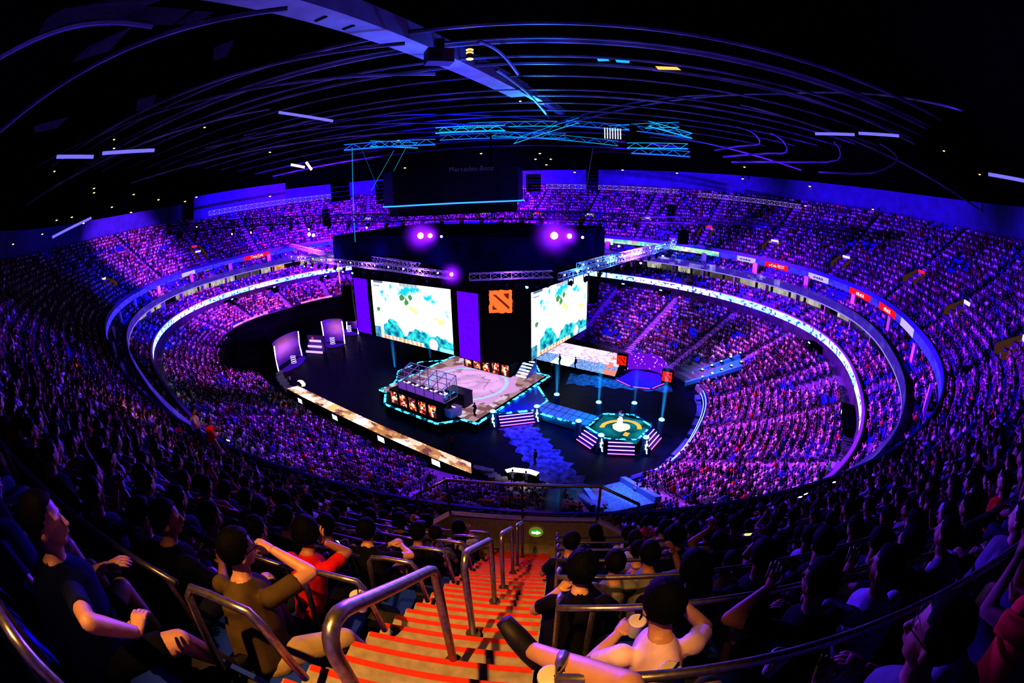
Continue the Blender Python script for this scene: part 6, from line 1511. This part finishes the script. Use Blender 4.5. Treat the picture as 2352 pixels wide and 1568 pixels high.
# loudspeaker arrays
def array(px, pt, pb, d, label, n=8, w=1.2):
    a, b = atd(px, pt, d), atd(px, pb, d); o = empty('speaker_array', a, 0, label, 'loudspeaker', 'hanging loudspeaker arrays'); L = a.z-b.z
    for i in range(n):
        t = i/n; m = MB(); m.box(-w/2, w/2, -.35+.5*t*t, .35+.5*t*t, -L*(i+.92)/n, -L*i/n); m.build('speaker_box', M['black'], o)
    m = MB(); m.bar((0, 0, 0), (0, 0, 6), .03); m.build('hoist_cable', M['dark_metal'], o); return o
array(796, 655, 745, 62, 'tall curved loudspeaker array left of the hanging banner', 10, 1.5); array(1364, 640, 700, 60, 'curved loudspeaker array right of the right screen', 9, 1.3)
array(780, 408, 462, 78, 'black loudspeaker cluster high over the left seats', 5, 3.2); array(1360, 378, 436, 78, 'long loudspeaker array right of the scoreboard', 7, 2.0); array(880, 415, 468, 76, 'loudspeaker array at the left side of the scoreboard', 6, 2.6); array(1225, 400, 440, 76, 'loudspeaker array at the right side of the scoreboard', 6, 2.4)
array(1542, 470, 515, 82, 'short speaker array over the far right doorways', 5, 1.3); array(748, 480, 520, 82, 'short speaker array over the far left seats', 5, 1.3); array(1570, 528, 562, 84, 'black box array at the end of the right truss', 4, 2.0)
m = MB(); a, b = atd(776, 604, 62), atd(781, 650, 62); m.bar(a, b, .07, n=6); tag(m.build('warning_light', emis('orange_strip', (1.0, .15, .02), 3)), 'thin orange light strip above the left loudspeaker array', 'light')
# scoreboard
sc = empty('scoreboard', (C0 := atd(1040, 440, 68)), 0, 'dark hanging scoreboard drum with blue light line along its lower edge', 'scoreboard'); Rr = 10.2
zt, zb_ = CAMZ+68*math.tan(math.radians(3.2))-C0.z, CAMZ-68*math.tan(math.radians(.8))-C0.z
pts = [(Rr*math.cos(a), Rr*math.sin(a)) for a in [2*PI*i/16 for i in range(16)]]
m = MB(); m.prism(pts, zb_, zt); m.build('drum', mat('dark_blue_screen_off', (.006, .006, .03), .35), sc)
m = MB(); m.prism([(x*1.02, y*1.02) for x, y in pts], zb_-.12, zb_+.06); m.build('light_line', emis('blue_line', (.05, .3, 1.0), 1.6), sc)
m = MB(); m.prism([(x*.92, y*.92) for x, y in pts], zb_-1.5, zb_-.2); m.build('lower_ring', M['black'], sc)
to = text_mesh('Mercedes-Benz', .9, emis('dim_lettering', (.05, .05, .2), .5), 'lettering', sc); to.location = (3.6, -Rr-.05, zt-.5); to.rotation_euler = (PI/2, 0, 0)
for px, py, pyb, d in ((809, 340, 560, 70), (1128, 300, 500, 66), (920, 345, 420, 70)):
    pass
def cable(a, b, l, col=(.05, .5, .8), st=.5, r=.05):  # cable colour emits, standing in for light on the cable
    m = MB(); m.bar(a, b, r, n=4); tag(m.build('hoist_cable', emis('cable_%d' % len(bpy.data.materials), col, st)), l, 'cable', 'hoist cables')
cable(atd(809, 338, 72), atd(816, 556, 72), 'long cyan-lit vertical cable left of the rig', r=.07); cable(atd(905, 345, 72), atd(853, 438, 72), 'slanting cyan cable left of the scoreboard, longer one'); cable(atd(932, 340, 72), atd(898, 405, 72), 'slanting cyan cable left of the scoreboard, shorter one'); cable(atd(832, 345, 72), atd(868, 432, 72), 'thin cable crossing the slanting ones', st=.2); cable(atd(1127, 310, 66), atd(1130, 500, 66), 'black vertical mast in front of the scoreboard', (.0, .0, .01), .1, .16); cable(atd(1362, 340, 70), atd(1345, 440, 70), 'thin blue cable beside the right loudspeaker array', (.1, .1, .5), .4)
# ------------------------------------------------------------------ roof: dark dome, girder, purlins, trusses, small lamps
ZW = Z3T+4.3
def roofz(D): return ZW+11.5*(1-((D+54)/(D3T+56))**4) if D > -54 else ZW+11.5
prof = [(D3T+1.6, ZW-.1)]+[(D, roofz(D)) for D in (16, 8, 0, -8, -16, -24, -27)]
sweep('ceiling', [(a, b) for a, b in prof], step=12, mats=M['ceiling'], closed=False)
m = MB(); cpt, _ = bowl(np.arange(0, NS, 12)*LEN/NS-SCAM, np.full(NS//12, -27.0)); m.add([(x, y, roofz(-27)) for x, y in cpt], [tuple(range(len(cpt)))]); o = m.build('ceiling.001', M['ceiling']); o['kind'] = 'structure'
G = empty('roof_girder', (0, 0, 0), 0, 'broad lavender-lit box girder running diagonally under the roof', 'girder')
ga, gb = V3(-19.0, 6.8, 38.0), V3(1.5, 57.0, 38.0); gd = (gb-ga).normalized(); gn = V3(gd.y, -gd.x, 0)*1.15
def girder(a, b, w, h, mt, nm, par):
    d = (b-a).normalized(); n = V3(d.y, -d.x, 0)*w; m = MB(); m.add([a-n, a+n, b+n, b-n, a-n+V3(0, 0, h), a+n+V3(0, 0, h), b+n+V3(0, 0, h), b-n+V3(0, 0, h)], [(3, 2, 1, 0), (4, 5, 6, 7), (0, 1, 5, 4), (1, 2, 6, 5), (2, 3, 7, 6), (3, 0, 4, 7)]); return m.build(nm, mt, par)
GM = mat('pale_girder_paint', (.62, .6, .68), .5, scale=.35, var=.25)
girder(ga, gb, 1.15, 1.6, GM, 'wide_section', G); girder(gb+V3(0, 0, .8), V3(8.6, 74.5, 38.8), .55, 1.0, GM, 'narrow_section', G)
for t in (.38, .43): 
    c = ga.lerp(gb, t); m = MB(); m.box(-.5, .5, -.12, .12, -.06, 0); o = m.build('slot_lamp', M['black'], G, loc=c+gn*(.2 if t < .33 else -.2), rz=math.atan2(gd.y, gd.x)+PI/2)
# projector hanging from the girder
pj = empty('hanging_projector', atd(1008, 130, 36), .4, 'boxy projector hanging from the girder', 'projector'); m = MB(); m.box(-1.0, 1.0, -.7, .7, -.6, .55); m.build('casing', mat('plum_casing', (.16, .08, .14), .6), pj); m = MB(); m.box(-.35, .35, -.3, .3, .55, 1.5); m.build('mount', M['dark_metal'], pj); m = MB(); m.tube([(-.3, -.7, -.1), (-.3, -.95, -.15)], .3, n=12); m.build('lens', M['dark_metal'], pj)
wl_ = empty('warm_lamp', atd(1079, 135, 34), 0, 'amber-lit hanging lamp beside the projector', 'lamp'); m = MB(); m.tube([(0, 0, .9), (0, 0, .3), (0, 0, 0)], [.12, .25, .3], n=10); m.build('shade', mat('brass_shade', (.4, .25, .1), .4, .5), wl_); m = MB(); m.ball((0, 0, -.02), (.26, .26, .08), nu=10, nv=6); m.build('bulb', M['warm_bulb'], wl_)
for z in (.45, .7):
    m = MB(); m.tube([(0, 0, z), (0, 0, z+.05)], .27, n=10); m.build('ring', M['warm_bulb'], wl_)
# long purlins: each one a tube crossing the hall
RS = M['roof_steel']; k = 0
def beam(p0, p1, r, label, mt=RS, arch=0.0, n=10, nm='roof_beam', group='long roof beams'):
    p0, p1 = Vector(p0), Vector(p1); m = MB(); pts = [p0.lerp(p1, i/n)+V3(0, 0, arch*math.sin(PI*i/n)) for i in range(n+1)]; o = m.tube(pts, r, n=6) and m.build(nm, mt); tag(o, label, 'beam', group); return o
e = V3(math.cos(math.radians(-4)), math.sin(math.radians(-4)), 0)
for i, (y, z, r) in enumerate(((32.5, 37.6, .2), (36.0, 37.4, .13), (37.5, 37.5, .3), (40, 37.2, .16), (43, 37.2, .22), (49, 37.3, .14), (53, 37, .14), (58, 37.2, .2), (62, 36.8, .14), (67, 37, .16), (72, 36.8, .16), (78, 36.5, .18), (85, 36.2, .18), (93, 35.6, .2), (102, 35, .2))):
    L = 64; beam(V3(-2, y, z)-e*L*.9, V3(-2, y, z)+e*L, r, f'long thin roof beam crossing the hall, {ORD[i+1]} from the camera', arch=1.0+.2*(i % 3))
# diagonals fanning out to both sides
DG = [((1290, 278), 78, (1640, 217), 70), ((1000, 170), 40, (20, 420), 60), ((660, 20), 26, (0, 300), 30), ((1290, 280), 78, (560, 310), 80), ((1300, 290), 76, (1840, 390), 74), ((1300, 285), 76, (1800, 215), 60), ((1800, 215), 60, (2352, 300), 46), ((1260, 300), 74, (470, 340), 72), ((1240, 310), 74, (300, 420), 64), ((930, 100), 34, (120, 380), 48), ((620, 250), 60, (60, 470), 56), ((1140, 160), 40, (1260, 270), 70), ((1100, 95), 36, (1190, 170), 42), ((1500, 160), 48, (2100, 330), 52), ((1700, 240), 60, (2300, 520), 70), ((350, 60), 24, (0, 130), 22)]
for i, (a, da, b, db) in enumerate(DG):
    beam(atd(*a, da), atd(*b, db), .16, f'diagonal roof tie, number {ORD[i+1]} from the girder end', arch=.6, group='diagonal roof ties'); bpy.data.objects[-1 if False else COL.objects[-1].name]['label'] = f'diagonal tubular roof tie, {ORD[i+1]} in the fan spreading from the girder end'
# catwalk loops on the right and straight pale tubes
for i, pts in enumerate(([(1640, 345), (1700, 335), (1745, 330), (1730, 305), (1690, 290)], [(1660, 360), (1760, 352), (1805, 350), (1800, 325), (1770, 305)], [(1680, 372), (1900, 372), (1930, 350), (1915, 325)], [(1880, 395), (2000, 398), (2060, 370), (2045, 345), (2020, 330)])):
    m = MB(); m.tube([atd(px, py, 70-i*3) for px, py in pts], .14, n=5, smooth=3); tag(m.build('catwalk_edge', RS), f'hooked catwalk edge under the roof at the right, {ORD[i+1]} from the centre', 'catwalk', 'hooked catwalk edges')
PT = emis('pale_tube_glow', (.25, .22, .9), .8)
for i, (a, b, d, l) in enumerate((((130, 360), (215, 360), 40, 'left one over the left seats'), ((235, 352), (355, 345), 42, 'right one over the left seats'), ((640, 258), (765, 278), 50, 'upper left of centre'), ((1872, 307), (1963, 309), 50, 'left one over the right seats'), ((1972, 306), (2065, 312), 48, 'right one over the right seats'), ((2270, 400), (2352, 415), 44, 'at the far right'), ((120, 545), (210, 500), 60, 'low on the far left'))):
    m = MB(); m.bar(atd(*a, d), atd(*b, d), .16, n=6); tag(m.build('light_tube', PT), f'pale violet tube under the roof, {l}', 'light', 'pale tubes under the roof')
# service trusses over the stage, their blue light put in as emission
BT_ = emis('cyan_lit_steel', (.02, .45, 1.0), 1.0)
for i, (a, b, d, t) in enumerate((((790, 345), (1000, 332), 66, .2), ((850, 336), (960, 340), 66, .12), ((1000, 306), (1160, 300), 66, .2), ((1010, 322), (1300, 318), 70, .14), ((1040, 296), (1280, 290), 72, .1), ((1180, 330), (1330, 282), 72, .1), ((1300, 288), (1590, 318), 72, .12), ((1490, 290), (1590, 318), 70, .16), ((1440, 340), (1580, 342), 70, .14), ((1450, 352), (1585, 360), 70, .2), ((1400, 300), (1560, 292), 72, .1), ((1130, 312), (1420, 335), 74, .08))):
    m = MB(); A_, B_ = atd(*a, d), atd(*b, d); m.bar(A_, B_, t*.6, n=5); m.bar(A_+V3(0, 0, .8), B_+V3(0, 0, .8), t*.4, n=4)
    n = int((B_-A_).length/1.2)
    for k in range(n): m.bar(A_.lerp(B_, k/n)+V3(0, 0, .8*(k % 2)), A_.lerp(B_, (k+1)/n)+V3(0, 0, .8*((k+1) % 2)), t*.25, n=3)
    tag(m.build('service_truss', BT_ if i % 3 else emis('cyan_lit_emission_b', (.03, .2, .9), .9)), f'cyan-lit service truss over the stage, {ORD[i+1]} from the left group', 'truss', 'cyan-lit service trusses')
plt = empty('roof_platform', atd(1420, 312, 72), 0, 'dark equipment platform with a small lit cage among the cyan trusses', 'platform'); m = MB(); m.box(-3.5, 6, -2, 2, -2.6, -2.3); m.box(1.5, 4.5, -1.5, 1.5, -1.2, 1.8); m.build('deck', M['black'], plt); m = MB()
for i in range(7): m.box(-2.6+i*.4, -2.45+i*.4, -2.05, -2, -.8, .9)
m.build('lit_cage', emis('cage_light', (.7, .75, .9), 1.2), plt)
# roof panels lit faint violet at the upper left, coloured glints right of centre drawn as flat glowing patches
PV_ = mat('grey_roof_panel', (.3, .28, .34), .8)
for i, pix in enumerate(([(85, 78), (120, 25), (240, 0), (370, 0), (300, 30), (250, 62)], [(262, 58), (320, 14), (440, 22), (395, 58)], [(160, 145), (205, 105), (305, 60), (250, 118)], [(400, 55), (450, 25), (495, 28), (440, 62)], [(490, 110), (540, 90), (520, 130), (490, 140)], [(315, 230), (360, 215), (350, 245), (312, 256)], [(75, 290), (160, 268), (130, 295), (80, 305)])):
    m = MB(); m.add([atd(px, py, 24) for px, py in pix], [tuple(range(len(pix)))]); tag(m.build('roof_panel', PV_), f'faintly lit grey roof panel at the upper left, {ORD[i+1]} of the patchwork', 'roof panel', 'roof panels at the upper left')
for i, (pix, c, l) in enumerate((([(1370, 132), (1395, 132), (1400, 140), (1374, 141)], (.02, .35, 1.0), 'small blue light patch under the roof, left one'), ([(1412, 134), (1448, 136), (1445, 145), (1416, 143)], (.02, .35, 1.0), 'small blue light patch under the roof, right one'), ([(1505, 152), (1555, 154), (1565, 161), (1512, 160)], (.9, .45, .1), 'small orange light patch under the roof'))):
    m = MB(); m.add([atd(px, py, 44) for px, py in pix], [tuple(range(4))]); tag(m.build('light_patch', emis('light_patch_%d' % i, c, 1.3)), l, 'light')
for a in ([(668, 378), (700, 384)], [(703, 372), (716, 390)]):
    m = MB(); m.bar(atd(*a[0], 100), atd(*a[1], 100), .35, n=4); tag(m.build('light_patch', emis('window_light_%d' % a[0][0], (.9, .8, .6), 1.5)), 'cluster of small warm windows under the far roof, '+('left' if a[0][0] < 700 else 'right')+' part', 'light')
# small warm house lamps along the roof edge
HL = [(262, 320, 50), (262, 340, 50), (125, 393, 55), (216, 432, 60), (216, 442, 60), (97, 537, 70), (130, 505, 70), (192, 512, 70), (165, 498, 70), (257, 475, 75), (301, 487, 80), (30, 560, 62), (307, 446, 75), (364, 458, 85), (425, 462, 90), (451, 452, 90), (620, 450, 100), (452, 520, 100), (620, 349, 95), (1105, 380, 95), (1230, 365, 95), (1255, 378, 100), (1430, 390, 105), (1555, 397, 100), (1706, 410, 100), (1860, 427, 95), (1240, 352, 100), (1105, 352, 95), (1265, 365, 100), (1980, 397, 85), (2055, 400, 85), (2110, 405, 80), (2155, 452, 80), (2142, 475, 80), (2168, 346, 60), (2155, 380, 72), (1320, 395, 110), (2005, 480, 85), (2338, 465, 60), (2344, 300, 45), (1850, 472, 90), (915, 322, 80), (470, 292, 70), (1710, 383, 90), (930, 385, 95), (1195, 232, 60), (2250, 400, 60)]
lb_ = MB(); lb_.tube([(0, 0, .35), (0, 0, .1), (0, 0, 0)], [.06, .16, .2], n=8); ME_S = lb_.mesh('shade', [M['dark_metal']]); bb_ = MB(); bb_.ball((0, 0, -.02), (.18, .18, .1), nu=8, nv=5); ME_B = bb_.mesh('bulb', [M['warm_bulb']])
for i, (px, py, d) in enumerate(HL):
    side = 'left' if px < 1000 else 'right' if px > 1400 else 'middle'
    o = empty('house_lamp', atd(px, py, d), 0, f'small amber house lamp under the roof, one of those dotted along the {side} part', 'lamp', f'amber house lamps, {side} part'); s = d/70; o.scale = (s, s, s)
    link(bpy.data.objects.new('shade', ME_S), o); link(bpy.data.objects.new('bulb', ME_B), o)
# ------------------------------------------------------------------ light
def spot(nm, p, tgt, col, power, ang=70, blend=.6, size=.4):
    l = bpy.data.lights.new(nm, 'SPOT'); l.color = col; l.energy = power; l.spot_size = math.radians(ang); l.spot_blend = blend; l.shadow_soft_size = size
    o = bpy.data.objects.new(nm, l); COL.objects.link(o); o.location = p; d = Vector(tgt)-Vector(p); o.rotation_euler = d.to_track_quat('-Z', 'Y').to_euler(); return o
def point(nm, p, col, power, size=.5):
    l = bpy.data.lights.new(nm, 'POINT'); l.color = col; l.energy = power; l.shadow_soft_size = size; o = bpy.data.objects.new(nm, l); COL.objects.link(o); o.location = p; return o
VI = (.17, .01, 1.0); PK = (.52, .075, 1.0); BL = (.02, .02, 1.0)
KEY = 1.9
def aimed(s, D, z, col, pw, h=21.5, du=.62, ang=60):
    u_, v_ = uv_of(s, D)

    """from a lamp above the floor out to a place in the seats"""
    t, _ = bowl(s, D)
    while True:
        c = CEN+(np.array(t)-CEN)*(1-du); q = c-CEN
        if h > 20.6 or du < .15 or not (-23 < q @ UU < 18.5 and -6 < q @ VV < 25): break
        du -= .04
    pw = pw*max(.3, (np.linalg.norm(np.array(t)-c)/30)**1.6)
    ang = ang if du > .45 else 95; spot('wash_light', (c[0], c[1], h), (t[0], t[1], z), col, pw*KEY, ang, .7, .6)
# lower bowl and suites, all round; strongest at the right
for px, py, z, pw, col in ((1600, 760, 4, 56000, PK), (1750, 850, 5, 66000, PK), (1800, 1000, 5, 76000, PK), (1650, 1100, 4, 52000, PK), (1430, 720, 5, 36000, VI), (600, 720, 6, 80000, PK), (740, 690, 6, 50000, PK), (520, 850, 4, 46000, PK), (700, 1000, 3, 62000, (.3, .03, 1.0)), (900, 1090, 3, 56000, (.3, .03, 1.0)), (450, 770, 5, 46000, (.3, .03, 1.0))):
    s = s_of(px, py, z); aimed(s, -8, z, col, pw, 19, .5, 62)
for px, py, z, pw, col in ((1700, 640, 13, 60000, VI), (1950, 760, 13, 60000, VI), (2020, 930, 13, 50000, VI), (450, 660, 13, 60000, VI), (650, 590, 13, 50000, VI), (320, 720, 13, 36000, BL)):
    s = s_of(px, py, z); aimed(s, 4, z, col, pw, 20, .55, 50)
for px, py, z, pw, col in ((220, 610, 22, 120000, (.42, .06, 1.0)), (400, 540, 22, 60000, VI), (600, 500, 22, 90000, VI), (850, 470, 22, 90000, VI), (1300, 460, 22, 110000, (.3, .02, 1.0)), (1420, 460, 22, 80000, VI), (1560, 465, 22, 90000, VI), (1750, 490, 22, 110000, VI), (2000, 560, 22, 80000, VI), (2180, 680, 22, 70000, VI), (2250, 850, 22, 26000, VI), (120, 780, 22, 26000, VI), (300, 900, 22, 12000, VI)):
    s = s_of(px, py, z); aimed(s, D3+6, z, (col[0]*.85, col[1], col[2]), pw*.78, 22.5, .7, 34 if px == 220 else 62)
# weak all-round blue and the rim light that reaches the camera's own block
point('fill_light', Wp(-2, 6, 30), (.015, .01, 1.0), 11000, 2.0)
spot('rim_light', Wp(6, -8, 22), loc(-4, 4, -4), (.14, .05, 1.0), 1500, 60, .8, .5)
spot('rim_light', Wp(14, -4, 21), loc(6, 3, -4), (.14, .05, 1.0), 1300, 60, .8, .5)
# the warm light on the stairs
wl2 = spot('stair_light', loc(-1.25, -1.2, 4.2), loc(-.6, 1.7, -2.7), (1.0, .52, .14), 1900, 29, .75, .05)
spot('stair_light', loc(-1.6, .2, 4.0), loc(-.5, 4.0, -4.0), (1.0, .5, .14), 800, 34, .9, .05)
# stage and floor
spot('stage_light', Wp(8, -8, 16), Wp(8, -8, 1), (.75, .45, 1.0), 2600, 70, .6, .4)
spot('stage_light', Wp(30, -4, 15), Wp(30, -4, 1), (.02, .5, 1.0), 9000, 60, .8, .4)
spot('stage_light', Wp(22, -8, 16), Wp(22, -9, 0), (.03, .05, 1.0), 14000, 60, .9, .4)
spot('stage_light', Wp(25, 8, 16), Wp(25, 9, 0), (.02, .35, 1.0), 9000, 60, .9, .4)
spot('desk_light', at(1203, 1095, 9), at(1203, 1097, 0), (1.0, .9, .75), 1300, 24, .8, .2)
spot('desk_light', at(690, 890, 9), at(690, 890, 0), (1.0, .9, .75), 900, 40, .8, .2)
spot('ramp_light', Wp(30, -10, 12), Wp(34, -17, 2), (.0, .75, .8), 2600, 50, .7, .3)
spot('ramp_light', Wp(30, 8, 12), Wp(36, 15, 2), (.0, .75, .8), 3000, 50, .7, .3)
spot('stage_light', Wp(-3, -5, 10), Wp(-4, -3, 0), (.02, .1, 1.0), 3500, 70, .9, .4)
for t_, n_, c_, e_ in ((TR[0], 4, (.35, .12, 1.0), 260), (TR[2], 5, (.05, .22, 1.0), 300), (TR[1], 1, (.3, .1, 1.0), 160)):  # added point lamps that only brighten the trusses
    for i in range(n_):
        p = t_[0].lerp(t_[1], (i+.5)/n_); point('truss_fill', p+Vector((0, -1.6, .6)), c_, e_*2.5, .15)
# roof: violet at the left and middle, cyan over the stage
spot('roof_light', Wp(-2, 6, 24), V3(-5, 38, 38), (.3, .17, 1.0), 52000, 80, .8, .5)
spot('roof_light', atd(1250, 330, 66), atd(1260, 230, 60), (.05, .4, 1.0), 9000, 140, .8, .5)
spot('roof_light', Wp(-30, 20, 24), V3(-50, 60, 38), (.12, .03, 1.0), 9000, 110, .8, .5)
spot('roof_light', Wp(30, 20, 24), V3(40, 60, 38), (.03, .03, 1.0), 3500, 110, .8, .5)
spot('roof_light', Wp(20, -10, 24), V3(-2, 30, 38), (.04, .14, 1.0), 12000, 100, .8, .5)
spot('wall_light', Wp(-30, 0, 26), atd(550, 460, 118), (.08, .02, 1.0), 36000, 34, .8, .5)
spot('wall_light', Wp(10, 10, 26), atd(2290, 560, 78), (.14, .05, 1.0), 14000, 34, .8, .5)
spot('wall_light', Wp(-20, -10, 28), atd(120, 560, 90), (.03, .02, 1.0), 16000, 44, .8, .5)
spot('wall_light', Wp(0, 20, 26), atd(1500, 415, 118), (.05, .01, 1.0), 16000, 60, .8, .5)
# amber pools at a few upper-tier aisles
for px, py, d in ((2080, 720, 80), (2310, 960, 28), (180, 920, 30), (505, 1010, 16), (300, 515, 115), (2140, 560, 88), (340, 960, 22), (1000, 1175, 9), (2290, 660, 70)):
    p = atd(px, py, d); point('aisle_light', p+V3(0, 0, 1.6), (1.0, .42, .1), (1.1*d*d**.5*.35+6)*(3 if d > 40 else 1.2), .1)
w = bpy.data.worlds.new('world'); SC.world = w; w.use_nodes = True; w.node_tree.nodes['Background'].inputs[0].default_value = (.0, .0, .12, 1); w.node_tree.nodes['Background'].inputs[1].default_value = .012
SC.view_settings.view_transform = 'Standard'; SC.view_settings.look = 'None'; SC.view_settings.exposure = 0.0
cy = SC.cycles
cy.max_bounces = 3; cy.diffuse_bounces = 1; cy.glossy_bounces = 1; cy.transmission_bounces = 2; cy.transparent_max_bounces = 12; cy.volume_bounces = 0
cy.caustics_reflective = False; cy.caustics_refractive = False; cy.sample_clamp_indirect = 4.0; cy.use_denoising = True; cy.use_adaptive_sampling = True; cy.adaptive_threshold = .04; cy.adaptive_min_samples = 12; cy.volume_step_rate = 4
try: cy.denoiser = 'OPENIMAGEDENOISE'
except Exception: pass
try: cy.use_light_tree = True
except Exception: pass

for m in bpy.data.materials:
    if any(m.name.startswith(k) for k in ('ribbon', 'balcony', 'upper_ribbon', 'suite', 'pink_edge', 'violet_edge', 'opening', 'vomitory', 'sign_board', 'dim_', 'exit_', 'phone', 'warm_bulb', 'cable', 'cage', 'pale_tube', 'small', 'violet_lens', 'blue_bead', 'cyan_lens', 'lit_tread', 'monitor', 'pink_led', 'magenta_led', 'haze', 'fog', 'window', 'glitter', 'white_lettering', 'pale_green', 'lit_desk', 'cyan_lit', 'pedestal')):
        try: m.cycles.emission_sampling = 'NONE'
        except Exception: pass
for lk in ('High Contrast', 'Medium High Contrast'):
    try: SC.view_settings.look = lk; break
    except Exception: pass
